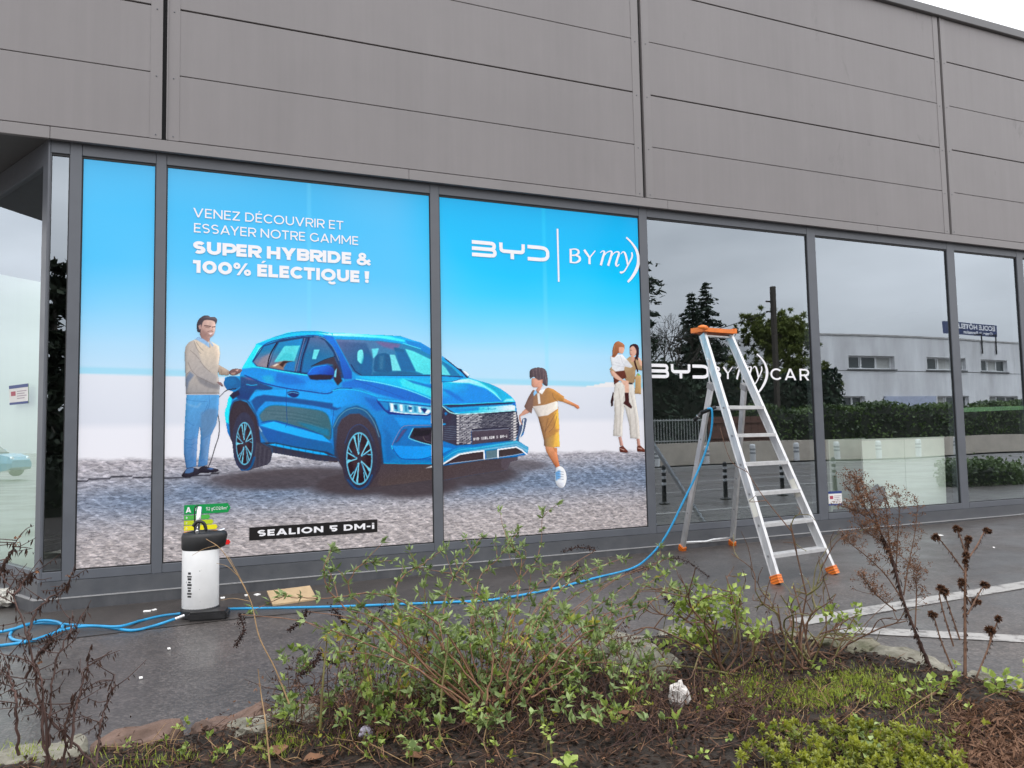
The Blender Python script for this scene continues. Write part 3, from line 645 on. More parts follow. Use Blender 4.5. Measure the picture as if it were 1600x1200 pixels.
# shoulder and door shading
P(t1(215,610, 420,605, 900,690, 1040,705, 1360,770, 1420,830, 1300,910, 790,850, 500,790, 350,710, 205,690), ((24, 140, 226), (400, 575), (10, 132, 226), (520, 610)), blur=0.6)
P(t1(470,700, 600,690, 640,780, 520,790), (120, 170, 220), blur=1.6, al=0.75); P(t1(640,760, 790,810, 1040,790, 900,700, 660,660), (14, 104, 196), blur=1.5, al=0.7)
P(t1(1050,760, 1350,800, 1420,820, 1290,900, 1000,850), (0, 150, 240), blur=1.5, al=0.8)
P(t1(205,705, 340,720, 500,800, 610,845, 590,880, 400,870, 330,960, 310,1000, 190,1000, 110,920, 200,850), ((70, 84, 130), (390, 590), (46, 66, 120), (385, 620)), blur=0.8)
P(t1(220,700, 400,730, 440,760, 300,745), (120, 110, 150), blur=0.8, al=0.6)
Ln(t1(285,805, 340,815, 410,810), 1.6, (80, 140, 200)); Ln(t1(290,830, 350,850, 400,840), 1.6, (24, 70, 140))
Ln(t1(260,690, 500,790, 790,855, 1040,890, 1290,920, 1420,860, 1600,850), 1.7, (16, 66, 150))
P(t1(320,990, 380,900, 600,870, 790,870, 1290,935, 1430,900, 1600,900, 1600,1040, 1470,1080, 1380,1040, 780,960, 500,935, 400,960, 340,1010), ((4, 158, 240), (420, 615), (20, 150, 236), (540, 625)), blur=0.7)
P(t1(340,1010, 400,960, 500,935, 780,965, 1370,1045, 1470,1095, 1400,1130, 1300,1110, 1000,1060, 780,1030, 520,1020, 430,1110, 400,1160), (44, 84, 148), blur=0.8)
P(t1(430,1110, 520,1020, 780,1030, 1100,1070, 1320,1115, 1370,1200) + t2(1385,170, 1340,490, 1310,160, 1240,90, 780,40, 560,30, 440,110), (6, 140, 226), blur=0.7)
P(t2(440,150, 520,60, 620,25, 780,35, 1000,60, 1230,100, 1310,180, 1345,330, 1320,460, 1100,360, 780,250, 600,215, 480,230), ((84, 112, 124), (450, 640), (70, 104, 116), (480, 680)), sm=3, blur=0.8)
P(t2(900,230, 1100,270, 1310,330, 1320,420, 1120,350), (64, 120, 168), blur=1.6, al=0.8)
for k in range(6): Ln(t2(500+40*k, 90+24*k, 800+40*k, 110+26*k, 1150+20*k, 170+30*k), 0.9, (96, 124, 132) if k % 2 else (62, 92, 100), blur=0.8, al=0.5)
Ln(t2(470,240, 620,222, 790,262, 1100,350, 1240,410), 1.4, (22, 72, 150))
P(t2(450,275, 620,228, 780,280, 1230,400, 1340,495, 1000,430, 620,330), ((0, 172, 250), (430, 665), (0, 158, 244), (510, 685)), blur=0.45)
P(t2(440,290, 620,335, 1000,435, 1340,500, 1390,620, 1400,660, 1290,600, 900,540, 620,480, 540,485), ((36, 92, 168), (420, 680), (50, 98, 160), (510, 700)), blur=0.7)
Ln(t2(420,280, 480,400, 540,490), 4.0, (84, 110, 158), sm=0); Ln(t2(425,285, 470,350), 2.0, (170, 190, 215), sm=0, al=0.8)
P(t2(470,490, 640,490, 900,545, 1290,605, 1440,680, 1430,745, 1180,725, 605,625, 600,560), (62, 62, 76), blur=0.8)
P(t2(540,515, 640,505, 900,560, 1250,620, 1320,655, 1180,640, 800,570), (0, 160, 240), blur=0.4)
Ln(t2(1320,655, 1440,685), 1.5, (60, 100, 160))
for k in range(9): Ln([(420+k*11.5, 690+k*2.2), (420+k*11.5, 704+k*2.4)], 2.0, (44, 60, 90), sm=0, blur=1.2, al=0.28)
Ln(t1(785,855, 775,1000) + t2(790,240, 770,300), 0.8, (12, 64, 140), al=0.9, sm=0); Ln(t1(1390,930, 1375,1100) + t2(1350,300, 1330,440), 0.8, (16, 70, 150), al=0.9)
P(t1(790,900, 860,885, 935,905, 925,950, 870,970, 800,935), (36, 56, 110), sm=3, blur=0.4); Ln(t1(800,915, 860,905, 930,920), 1.0, (120, 150, 200))
# mirror
P(t1(1040,670, 1090,600, 1200,570, 1300,560, 1370,620, 1380,700, 1340,740, 1150,745, 1080,740), ((30, 104, 214), (500, 575), (18, 66, 160), (510, 588)), sm=3, blur=0.4)
P(t1(1050,690, 1200,680, 1370,690, 1330,745, 1150,750, 1080,740), (52, 44, 60), blur=0.6); Ln(t1(1060,660, 1130,590, 1280,565), 1.0, (80, 160, 240), al=0.8)
P(t1(1390,560, 1430,640, 1480,760, 1420,820, 1370,740), (60, 50, 60), blur=0.6); P(t1(1385,640, 1410,600, 1400,720, 1375,710), (150, 200, 230), blur=0.4)
# windscreen
ws = t3(30,240, 300,245, 600,262, 880,300, 1050,350, 1240,450) + t5(150,20, 185,30, 330,115, 470,262, 180,238) + t3(1240,690, 700,690, 330,695, 250,640, 150,450)
P(ws, ((112, 120, 160), (530, 530), (84, 130, 184), (650, 585)), blur=0.5)
P(t3(60,270, 420,290, 500,480, 480,690, 330,695, 250,640, 150,450), ((96, 104, 146), (530, 535), (60, 96, 148), (570, 585)), blur=1.2)
P(t3(520,260, 850,300, 800,380, 620,330), (120, 104, 148), blur=1.4, al=0.8)
P(t3(310,400, 330,378, 375,380, 385,550, 310,510), (160, 222, 234), sm=2, blur=0.4); P(t3(485,360, 575,352, 550,440, 505,480), (150, 208, 232), blur=0.5)
P(t3(400,420, 480,470, 490,660, 380,680, 340,600), (44, 98, 156), blur=1.4); P(t3(520,500, 560,430, 700,430, 740,620, 700,660, 520,640), (54, 92, 140), sm=3, blur=0.7)
P(t3(585,440, 640,445, 630,620, 580,620), (96, 124, 164), blur=1.6, al=0.7)
P(t3(715,435, 775,435, 855,635, 745,635), (156, 214, 230), blur=0.4); P(t3(780,370, 900,380, 1040,640, 860,640), (36, 104, 164), blur=0.8)
P(t3(905,360, 1010,390, 1240,500, 1240,680, 1140,680, 1040,640), ((150, 220, 236), (640, 550), (140, 210, 232), (670, 580)), blur=0.5)
P(t5(175,75, 240,140, 300,235, 175,228), (150, 214, 232), blur=0.5); P(t5(180,25, 330,120, 460,262, 320,240, 250,140), (34, 118, 176), blur=0.6)
P(t3(500,655, 930,640, 1140,680, 500,690), (50, 100, 150), blur=0.8); P(t3(760,340, 900,370, 880,400, 780,390), (60, 100, 150), blur=0.8)
Ln(t3(230,560, 280,640, 360,692, 700,692, 1250,694) + t5(180,240, 470,258), 1.8, (40, 62, 106), sm=0)
Ln(t5(235,0, 400,130, 470,190, 535,258), 3.4, (24, 36, 76)); Ln(t5(190,30, 330,125, 440,235), 1.0, (110, 190, 220), al=0.7)
P(t5(455,150, 520,175, 575,225, 545,255, 480,190), (225, 232, 240), blur=0.6)
Ln(t3(880,290, 1000,330, 1100,360), 1.0, (170, 230, 245), al=0.8)
# bonnet
P(t3(280,700, 700,700, 1250,705) + t5(180,250, 430,262, 700,305, 850,345, 1000,415, 1100,485, 1170,545, 1200,600, 1000,605, 500,630, 190,640) + t3(1250,1060, 900,1000, 560,960, 330,850), ((24, 160, 234), (600, 588), (0, 136, 226), (650, 625)), blur=0.5)
P(t3(110,780, 290,740, 560,790, 860,860, 1100,940, 1250,1000, 1250,1060, 900,1010, 700,960, 540,920, 330,850, 120,840), ((20, 112, 206), (540, 600), (24, 106, 200), (660, 630)), blur=0.9)
P(t3(300,705, 830,735, 900,800, 1000,880, 820,840, 560,770), (24, 180, 238), blur=0.8)
P(t3(300,702, 830,728, 1250,720, 1250,800, 900,790, 560,760), (30, 186, 242), blur=1.5); P(t3(830,735, 1050,800, 1250,870, 1250,980, 1000,880, 860,830), (130, 212, 242), blur=1.4); P(t3(840,730, 940,735, 1250,850, 1250,870, 1000,800), (190, 236, 246), blur=1.0, al=0.8)
P(t3(880,730, 1050,770, 1250,830, 1250,860, 1000,790), (20, 110, 196), blur=0.7, al=0.85); P(t3(960,720, 1240,730, 1240,790, 1060,760), (0, 168, 232), blur=0.8)
Ln(t3(290,740, 560,780, 860,850, 1100,935, 1250,1000), 1.1, (190, 236, 250), al=0.85); Ln(t3(270,745, 480,820, 700,900, 900,980), 1.2, (14, 84, 178), al=0.7)
P(t5(175,330, 420,330, 560,380, 520,520, 200,560), ((40, 190, 240), (690, 597), (0, 140, 226), (700, 622)), blur=1.4)
P(t5(180,420, 280,440, 430,530, 500,610, 400,580, 250,480), (10, 116, 210), blur=1.0)
P(t5(200,330, 420,290, 560,275, 740,330, 880,420, 980,510, 1010,580, 960,540, 800,420, 560,350), ((214, 236, 246), (710, 592), (150, 222, 246), (775, 620)), blur=0.9)
P(t5(180,258, 420,268, 400,300, 300,325, 180,325), (10, 160, 224), blur=0.6); Ln(t5(185,325, 330,318, 440,285), 1.0, (14, 96, 170))
P(t5(680,310, 850,350, 1000,420, 1100,490, 1170,550, 1010,585, 930,460, 800,380), ((20, 160, 196), (750, 598), (20, 170, 226), (795, 618)), blur=0.8)
P(t5(1070,560, 1170,550, 1200,600, 1020,605), (180, 226, 246), blur=0.8); Ln(t5(780,400, 900,480, 1005,580), 1.0, (190, 236, 250), al=0.9)
P(t5(190,640, 500,640, 900,615, 1200,605, 1200,625, 900,645, 500,670, 280,685), (60, 62, 92), blur=0.5); Ln(t5(190,640, 500,632, 900,612, 1200,600), 0.9, (110, 206, 246))
# front wing
P(t3(0,890, 120,860, 330,890, 560,960, 560,1000, 620,1080, 500,1130, 380,1060, 250,1040, 130,1080, 60,1100, 0,1080), ((0, 152, 238), (530, 615), (20, 120, 206), (590, 635)), blur=0.8)
Ln(t3(0,885, 110,862, 330,885, 560,958), 1.0, (40, 190, 246)); P(t3(380,960, 560,1000, 640,1130, 540,1140), (24, 104, 190), blur=1.4)
# front wheel arch and wheel
P(t4(-60,720, 1260,768, 1260,970, 900,1020, 640,1050, 430,1075, 330,1110, 200,1090, 100,900), (78, 70, 74), blur=0.4)
P(t4(0,290, 60,160, 170,60, 300,25, 430,80, 530,200, 600,400, 640,780, 560,790, 440,1060, 330,1092, 220,1060, 130,900, 90,740, 20,650), ((60, 96, 148), (540, 640), (62, 66, 84), (560, 700)), sm=0, blur=0.7)
P(t4(60,300, 110,200, 210,135, 330,130, 440,200, 530,330, 590,560, 610,800, 480,1000, 130,900, 80,720, 40,560), ((74, 66, 74), (550, 650), (66, 60, 70), (560, 740)), sm=0, blur=0.6)
Ln(t4(10,300, 80,170, 180,85, 300,60, 420,110, 520,250, 580,420), 1.5, (110, 146, 170), al=0.75)
c.ell(563, 716, 26, 51, (64, 62, 76), clip=bm_, blur=0.6); c.ell(563, 716, 26, 51, (64, 62, 76), clip=bm_)
Ln(t4(150,500, 220,330, 330,265, 430,330, 500,470), 1.6, (60, 74, 110), al=0.8); Ln(t4(190,960, 300,1070, 420,1030, 490,900), 3.0, (56, 82, 130), al=0.8)
def rim(cx, cy, rx, ry, spin, hub):
    c.ell(cx, cy, rx, ry, (132, 178, 214), clip=bm_, blur=0.3); c.ell(cx, cy, rx*0.91, ry*0.94, (58, 46, 52), clip=bm_, blur=0.4)
    c.ell(cx-rx*0.05, cy, rx*0.5, ry*0.6, (72, 58, 64), clip=bm_, blur=2.0)
    for k in range(5):
        a = spin+k*2*PI/5
        q = lambda ang, r: (cx+math.cos(ang)*rx*r, cy+math.sin(ang)*ry*r)
        Ln([q(a-0.06, 0.18), q(a-0.17, 0.93)], rx*0.085, (150, 190, 220), sm=0); Ln([q(a+0.10, 0.2), q(a+0.22, 0.94)], rx*0.085, (146, 188, 220), sm=0)
        P([q(a-0.24, 0.95), q(a-0.13, 0.55), q(a-0.06, 0.9)], (150, 196, 226), blur=0.3)
        Ln([q(a+0.46, 0.97), q(a+0.34, 0.62)], rx*0.07, (130, 172, 206), sm=0); Ln([q(a+0.34, 0.62), q(a+0.12, 0.25)], rx*0.05, (60, 100, 150), sm=0, al=0.8)
    c.ell(cx, cy, rx*0.17, ry*0.13, (66, 62, 74), clip=bm_, blur=0.3)
rim(561.5, 716.5, 20.6, 41.2, -1.86, 1)
# rear wheel
P(t1(80,1080, 120,1020, 200,1000, 290,1030, 350,1120, 400,1200) + t2(430,250, 460,490, 590,560, 605,640, 580,740, 500,800, 300,850, 200,840, 140,740, 105,560, 75,420, 60,200), ((62, 54, 62), (380, 640), (66, 62, 76), (390, 730)), sm=0, blur=0.6)
Ln(t1(75,1130, 120,1020, 200,990, 290,1010, 360,1110) + t2(410,170, 430,280), 2.2, (64, 82, 130), al=0.8)
P(t2(300,480, 460,500, 600,560, 605,640, 580,740, 540,775, 340,830), (74, 72, 82), blur=1.2, al=0.8)
for k in range(7): Ln(t2(400+28*k, 520+12*k, 390+26*k, 800-8*k), 1.5, (56, 56, 68) if k % 2 else (92, 90, 100), sm=0, blur=1.0, al=0.35)
c.ell(381.5, 689, 18.5, 45, (62, 62, 80), clip=bm_, blur=0.5); Ln(t2(200,830, 270,845, 340,790, 380,680), 3.5, (50, 90, 150), al=0.7)
rim(382, 693, 13.4, 33.6, -1.75, 1)
# headlamp
P(t3(550,1000, 640,990, 1250,1055) + t4(1250,60, 1240,120, 1190,160, 900,150, 700,140, 640,90, 560,0), (16, 70, 150), blur=0.5)
P(t3(560,985, 900,1010, 1250,1050, 1250,1075, 700,1020, 560,1010), (40, 170, 236), blur=0.5)
P(t3(580,1015, 700,1030, 700,1130, 660,1120), (50, 130, 200), blur=0.6); P(t3(700,1030, 1250,1090, 1240,1150, 1180,1185, 900,1170, 720,1140), (150, 190, 224), blur=0.5)
for k in range(8):
    x_ = 720+k*58; P(t3(x_, 1040+k*7, x_+34, 1046+k*7, x_+40, 1140+k*3, x_+8, 1130+k*4), (232, 244, 252) if k % 2 == 0 else (96, 140, 190), blur=0.45)
P(t3(760,1060, 800,1066, 805,1120, 775,1115), (60, 90, 140), blur=0.4); P(t3(940,1080, 990,1088, 985,1125, 945,1120), (60, 96, 150), blur=0.4)
P(t3(1090,1100, 1180,1110, 1150,1170), (50, 60, 120), blur=0.5); P(t3(1150,1160, 1190,1120, 1222,1130, 1200,1172), (245, 248, 252), blur=0.5)
Ln(t3(720,1140, 900,1165, 1180,1180), 1.2, (220, 238, 250)); Ln(t3(550,1000, 640,1120, 720,1165, 900,1180, 1180,1195, 1250,1140), 1.0, (14, 50, 120))
# bumper and intake
P(t4(640,160, 900,160, 1250,200, 1250,270, 950,270, 850,320, 740,520, 760,600, 860,690, 1250,720, 1250,765, 640,750, 610,500), ((30, 120, 200), (600, 660), (40, 120, 190), (610, 720)), blur=0.8)
P(t4(760,170, 1250,215, 1250,265, 920,270, 850,290), (10, 142, 228), blur=1.2); P(t4(640,300, 740,400, 720,560, 800,680, 660,740), (38, 104, 176), blur=2.0, al=0.8)
P(t4(740,530, 850,320, 900,285, 1250,275, 1250,310, 1000,310, 960,400, 960,440, 1100,490, 1250,530, 1100,540), (44, 110, 184), blur=0.6)
P(t4(760,510, 870,330, 940,315, 820,480), (84, 84, 130), blur=0.8); P(t4(960,430, 1010,310, 1250,300, 1250,520, 1100,490), (60, 54, 64), blur=0.5)
P(t4(1010,330, 1240,330, 1200,400, 1000,420), (44, 40, 48), blur=1.0); Ln(t4(1130,420, 1160,470, 1240,490), 0.8, (120, 110, 110), al=0.7)
Ln(t4(740,530, 780,440, 860,310, 950,278, 1250,274), 1.0, (150, 130, 160), al=0.8); Ln(t4(1005,315, 960,400, 960,440, 1100,490, 1250,528), 1.1, (150, 200, 230))
P(t4(745,530, 1100,540, 1250,530, 1250,680, 1080,695, 860,690, 780,610), ((0, 142, 230), (640, 700), (14, 150, 236), (665, 712)), blur=0.5)
Ln(t4(738,540, 780,610, 860,692, 1080,700, 1250,660), 1.0, (20, 80, 160)); Ln(t4(735,530, 745,570), 1.4, (90, 190, 240))
Ln(t4(640,750, 900,758, 1250,750), 1.6, (70, 160, 220), al=0.7)
P(t4(600,765, 1260,768, 1260,960, 900,1010, 640,1040, 560,1010), ((80, 72, 78), (600, 726), (86, 76, 76), (610, 755)), blur=0.9)
P(t4(1150,815, 1250,775, 1260,800), (190, 192, 192), blur=0.4)
# front beyond the mullion
P(t5(185,655, 370,765, 1195,725, 1225,780, 1250,880, 1270,1000, 1200,1140, 380,1210, 180,1140), ((60, 62, 78), (740, 640), (70, 66, 80), (740, 690)), blur=0.5)
P(t5(185,690, 340,780, 260,960, 195,1000), (66, 60, 76), blur=0.7); P(t5(215,760, 240,740, 262,770, 230,795), (44, 110, 180), blur=0.4)
P(t5(180,650, 240,665, 380,770, 800,750, 1200,720, 1205,640, 900,665, 500,685, 290,690), ((20, 150, 222), (690, 640), (226, 240, 246), (800, 638)), blur=0.5)
P(t5(250,690, 500,690, 700,680, 690,720, 380,750), (10, 140, 214), blur=0.8); Ln(t5(185,660, 360,768, 800,752, 1200,722), 1.2, (190, 232, 246))
P(t5(1150,620, 1210,605, 1210,660, 1170,650), (20, 110, 200), blur=0.5)
for k in range(3): Ln(t5(700+k*80, 706, 770+k*80, 700), 1.0, (60, 140, 200), sm=0, al=0.8)
Ln(t5(820,660, 830,715), 0.8, (40, 110, 180), sm=0)
P(t5(185,900, 235,905, 235,920, 185,930), (20, 150, 226), blur=0.4)
rs_ = random.Random(5)
for r_ in range(22):                                         # rows of bright grille blades
    y0 = 790+r_*19.0
    n_ = 15
    for k in range(n_):
        x_ = 390+k*58+(29 if r_ % 2 else 0)+y0*0.0
        if x_ > 1225 or (590 < x_+25 < 1115 and y0 > 985) : continue
        yy = y0-(x_-390)*0.058
        fade = 1.0 if (x_ < 700 or x_ > 1120) else 0.32+0.2*rs_.random()
        wl = rs_.uniform(34, 58) if x_ < 1130 else 26
        if yy < 765 or yy > 1185: continue
        Ln(t5(x_, yy+3, x_+wl*0.5, yy-1, x_+wl, yy-2), 1.25, (215, 214, 218), sm=0, blur=0.5, al=fade*(0.5+0.45*rs_.random()))
        Ln(t5(x_, yy+11, x_+wl, yy+7), 0.9, (30, 30, 40), sm=0, al=0.7)
for k in range(8): Ln(t5(210, 1010+k*0+26*k-60, 380, 1000+26*k-60), 0.7, (110, 130, 150), sm=0, al=0.6)
for k in range(11): c.ell(*t5(1195, 760+k*37)[0], 2.6, 1.5, (236, 232, 226), clip=bm_, blur=0.5, al=0.85); c.ell(*t5(405, 800+k*38)[0], 1.9, 1.2, (232, 230, 228), clip=bm_, blur=0.4, al=0.8)
Ln(t5(1215,740, 1250,880, 1268,980, 1240,1100), 1.6, (60, 54, 64))
P(t5(585,1015, 1110,975, 1120,1115, 600,1200), (84, 76, 86), blur=0.4); Ln(t5(590,1010, 1110,975), 0.9, (130, 134, 150), sm=0); Ln(t5(590,1010, 598,1190), 0.9, (60, 90, 140), sm=0)
# plate lettering, built as small block letters
def glyph5(ch):
    return {'B': '110101110101110', 'Y': '101101010010010', 'D': '110101101101110', 'S': '111100111001111', 'E': '111100111100111', 'A': '111101111101101', 'L': '100100100100111',
            'I': '010010010010010', 'O': '111101101101111', 'N': '101111111111101', '5': '111100111001111', 'M': '101111111101101', '-': '000000111000000', 'i': '010000010010010', ' ': '0'*15}[ch]
txt = 'BYD SEALION 5 DM-i'
for k, ch in enumerate(txt):
    g5 = glyph5(ch)
    for r_ in range(5):
        for q_ in range(3):
            if g5[r_*3+q_] == '1':
                x_ = 622+k*26.4+q_*7.4; y_ = 1104+r_*7.2-(k*26.4+q_*7.4)*0.095
                P(t5(x_, y_, x_+8, y_-0.7, x_+8, y_+6.5, x_, y_+7.2), (240, 238, 240), blur=0.12)
P(t6(190,610, 330,540, 200,520), (0, 150, 234), blur=0.5); P(t6(190,660, 330,560, 420,520, 640,520, 1100,450, 1235,432, 1385,520, 1385,560, 1220,470, 1000,500, 600,560, 400,600, 190,740), ((66, 138, 208), (700, 710), (124, 162, 206), (790, 695)), blur=0.5)
P(t6(190,740, 400,600, 620,560, 1000,505, 1220,470, 1385,560, 1370,600, 1215,505, 960,540, 780,565, 440,610, 330,670, 190,760), (150, 178, 212), blur=0.7)
Ln(t6(195,690, 400,570, 700,530, 1100,465, 1235,440), 1.0, (120, 190, 232), al=0.8)
P(t6(190,770, 340,680, 440,625, 760,575, 770,690, 280,750), (74, 64, 68), blur=0.4); Ln(t6(190,760, 330,675, 430,620, 600,592, 765,572, 772,690), 2.2, (232, 234, 238), sm=0)
P(t6(790,572, 950,555, 960,665, 800,690), (100, 124, 134), blur=0.4); P(t6(975,560, 1215,525, 1330,600, 1250,615, 975,665), (74, 66, 68), blur=0.4)
Ln(t6(962,665, 960,555, 1215,520, 1290,560, 1372,632), 2.2, (232, 234, 238), sm=0); Ln(t6(290,748, 770,690, 1200,630, 1300,608), 0.9, (190, 192, 200), sm=0, al=0.8)
P(t6(190,780, 780,695, 1237,655, 1237,710, 1140,730, 1090,845, 1000,860, 700,900, 190,990), ((84, 74, 76), (720, 725), (82, 74, 78), (730, 745)), blur=0.6)
P(t6(1010,690, 1235,655, 1235,710, 1140,730, 1090,845, 1010,800), (92, 84, 92), blur=0.8, al=0.8)
P(t6(1225,440, 1255,240, 1290,120, 1375,105, 1360,210, 1340,280, 1290,350, 1262,440), (86, 98, 124), blur=0.3); Ln(t6(1320,140, 1300,280, 1260,400), 1.4, (220, 230, 240))
# charge flap held open at the rear
c.ell(*t1(100, 790)[0], 13.4, 11.2, (36, 96, 156), clip=None, mask=True, blur=0.3); c.ell(*t1(80, 770)[0], 9, 6, (44, 112, 176), blur=1.5, al=0.7)
P(t1(60,935, 110,905, 180,880, 200,930, 110,990), (50, 48, 70), blur=0.5)
CAR = c
_bl = np.clip((c.a[..., 2]-c.a[..., 0]-40)/60.0, 0, 1)[..., None]      # printer's cyan: the paint leans to teal
c.a = c.a*(1-_bl)+c.a*np.array([0.62, 1.04, 0.97])*_bl
_l = c._blur(c.a.mean(2), 5.0)[..., None]; c.a = np.clip(c.a+(c.a-_l)*0.14, 0, 255)   # local contrast of a sharpened print
c.a = np.clip(c.a*(1+c._blur(np.random.RandomState(4).normal(size=c.m.shape), 0.8)[..., None]*0.05), 0, 255)
for o_, xr in ((F2, XR2), (F3, XR3)):
    o = CAR.mesh('car_print', M_PRINT, o_, xr, seed=2)
    o['label'] = 'printed picture of a blue car'
# ---- printed people
m1 = T(280, 480, 60/7); m2 = T(280, 610, 60/7)
c = Canvas(280, 482, 385, 756, 1.7)
P = lambda pts, col, **k: c.poly(pts, col, **k)
# charging lead, shoes, trousers
c.line(m1(760,1090, 640,1110, 560,1180) + m2(520,120, 510,260, 535,420, 530,600, 480,760, 430,930, 380,1040, 330,1060), 1.9, (44, 44, 58), mask=True)
P(m2(30,1130, 90,1050, 130,1020, 230,1040, 300,1090, 230,1140, 120,1165, 40,1160), (58, 56, 66), sm=3, mask=True); P(m2(240,1060, 320,1010, 420,1030, 520,1050, 515,1090, 400,1105, 290,1105), (54, 52, 62), sm=3, mask=True)
P(m2(75,1110, 90,1050, 200,1030, 190,1090, 130,1110), (84, 120, 168), blur=0.5); P(m2(370,1050, 430,1030, 470,1050, 420,1065), (70, 100, 150), blur=0.5)
P(m2(95,55, 540,55, 530,250, 500,450, 425,610, 400,800, 380,1000, 245,1030, 275,800, 285,600, 275,480, 250,640, 235,900, 235,1020, 90,1040, 60,850, 62,640, 80,300), ((92, 168, 224), (292, 620), (84, 130, 182), (330, 700)), mask=True, blur=0.3)
P(m2(290,300, 400,240, 520,260, 490,460, 420,600, 330,640, 290,520), (98, 134, 172), blur=1.5, al=0.8); P(m2(180,640, 245,640, 235,900, 160,880), (104, 140, 186), blur=1.5, al=0.7)
P(m2(330,640, 420,600, 400,800, 370,980, 320,900), (110, 146, 186), blur=1.6, al=0.7)
for a in ((90,120, 200,140, 380,150), (90,400, 140,440, 200,470), (70,640, 150,660, 230,620), (80,700, 160,730, 230,690), (80,780, 150,760, 220,800), (280,680, 340,640, 400,600), (90,960, 160,930, 220,960), (260,960, 320,930, 370,960), (300,320, 340,280, 380,190), (400,60, 405,180, 380,260)):
    c.line(m2(*a), 0.9, (58, 112, 176), al=0.55, blur=0.7)
c.line(m2(95,70, 88,300, 66,640, 62,850), 1.2, (60, 180, 238), al=0.7, blur=0.8); c.line(m2(290,560, 285,760, 265,960), 1.5, (50, 160, 226), al=0.7, blur=0.8); c.line(m2(100,180, 230,220, 280,180), 3.5, (150, 196, 230), al=0.35, blur=2)
# far arm and hand
P(m1(515,760, 640,830, 700,870, 650,915, 530,905), (176, 158, 142), mask=True, blur=0.4); c.line(m1(560,830, 570,890), 0.8, (140, 120, 110), al=0.7); c.line(m1(640,850, 650,905), 0.8, (120, 100, 95), al=0.7)
P(m1(660,870, 700,830, 760,820, 840,830, 830,870, 760,910, 690,910), (120, 92, 92), sm=3, mask=True, blur=0.4); P(m1(690,880, 760,870, 740,905, 700,905), (186, 150, 138), blur=0.5); P(m1(750,840, 800,830, 780,860), (210, 170, 160), blur=0.4)
# jumper
P(m1(205,430, 130,465, 85,520, 68,620, 75,800, 80,980, 85,1160, 100,1170, 540,1165, 545,1050, 520,900, 530,780, 550,620, 540,520, 460,470, 400,440), ((220, 204, 184), (330, 545), (160, 156, 156), (320, 615)), mask=True, blur=0.35)
P(m1(68,620, 85,520, 130,465, 200,440, 250,560, 300,740, 400,860, 520,930, 470,1030, 300,960, 180,900, 100,760), ((188, 178, 170), (300, 545), (172, 166, 164), (325, 590)), blur=0.7)
P(m1(220,920, 330,960, 470,1030, 540,1020, 545,1100, 400,1080, 280,1020), (122, 122, 128), blur=1.4, al=0.75); P(m1(85,960, 140,860, 200,910, 130,1000, 95,1140), (110, 128, 156), blur=1.0, al=0.8)
P(m1(470,490, 540,530, 550,620, 520,760, 490,640), (226, 206, 186), blur=1.6, al=0.7)
for a in ((200,460, 240,560, 290,620), (230,470, 280,540, 320,580), (150,580, 220,640, 270,700), (120,740, 170,850, 230,910), (230,920, 330,970, 470,1035), (100,900, 150,850), (280,720, 340,800, 420,870)):
    c.line(m1(*a), 0.9, (112, 104, 100), al=0.55, blur=0.8)
c.line(m1(75,620, 80,800, 85,1000), 1.5, (120, 160, 200), al=0.5, blur=1); c.line(m1(95,1150, 540,1145), 1.0, (120, 114, 112), al=0.6)
# collar, neck, near hand
P(m1(270,360, 300,300, 420,390, 410,450, 380,470, 300,420), (168, 132, 124), mask=True, blur=0.5); P(m1(210,425, 255,390, 330,430, 400,480, 410,545, 330,490), (150, 188, 226), mask=True, blur=0.4); P(m1(410,470, 420,450, 460,510, 445,530), (150, 180, 214), blur=0.4); c.line(m1(410,450, 412,545), 0.8, (84, 74, 78), al=0.8)
P(m1(500,1000, 560,1000, 600,1060, 560,1060), (124, 96, 96), blur=0.4, mask=True)
# head
P(m1(280,330, 290,220, 330,170, 470,175, 490,240, 480,330, 455,380, 410,410, 350,390), ((226, 192, 178), (335, 505), (176, 140, 132), (312, 520)), sm=3, mask=True, blur=0.35)
P(m1(240,330, 230,240, 260,160, 330,110, 400,112, 420,130, 480,130, 510,170, 490,235, 470,190, 400,170, 330,180, 300,250, 280,340), (78, 70, 78), sm=3, mask=True, blur=0.4)
P(m1(300,140, 400,118, 490,140, 500,170, 400,150), (112, 102, 106), blur=0.9, al=0.7)
P(m1(255,250, 290,230, 295,290, 270,300), (186, 150, 142), blur=0.4); P(m1(300,300, 380,340, 460,350, 440,395, 360,400, 310,360), (128, 98, 94), blur=1.0, al=0.42)
c.line(m1(340,248, 420,256), 1.5, (60, 42, 46), al=0.9); c.line(m1(442,266, 482,262), 1.4, (66, 48, 50), al=0.9); c.line(m1(355,272, 405,275), 1.0, (96, 66, 64), al=0.7); c.line(m1(380,330, 410,318, 455,325), 1.0, (100, 74, 74), al=0.7)
P(m1(390,350, 430,340, 450,350, 420,372), (240, 214, 210), blur=0.3); c.line(m1(440,260, 452,300, 430,310), 0.8, (170, 126, 116), al=0.7)
c.model(seed=1); c.mesh('man_print', M_PRINT, F2, XR2, y=YP-0.0022, seed=3)['label'] = 'printed man in beige jumper holding the charging plug'

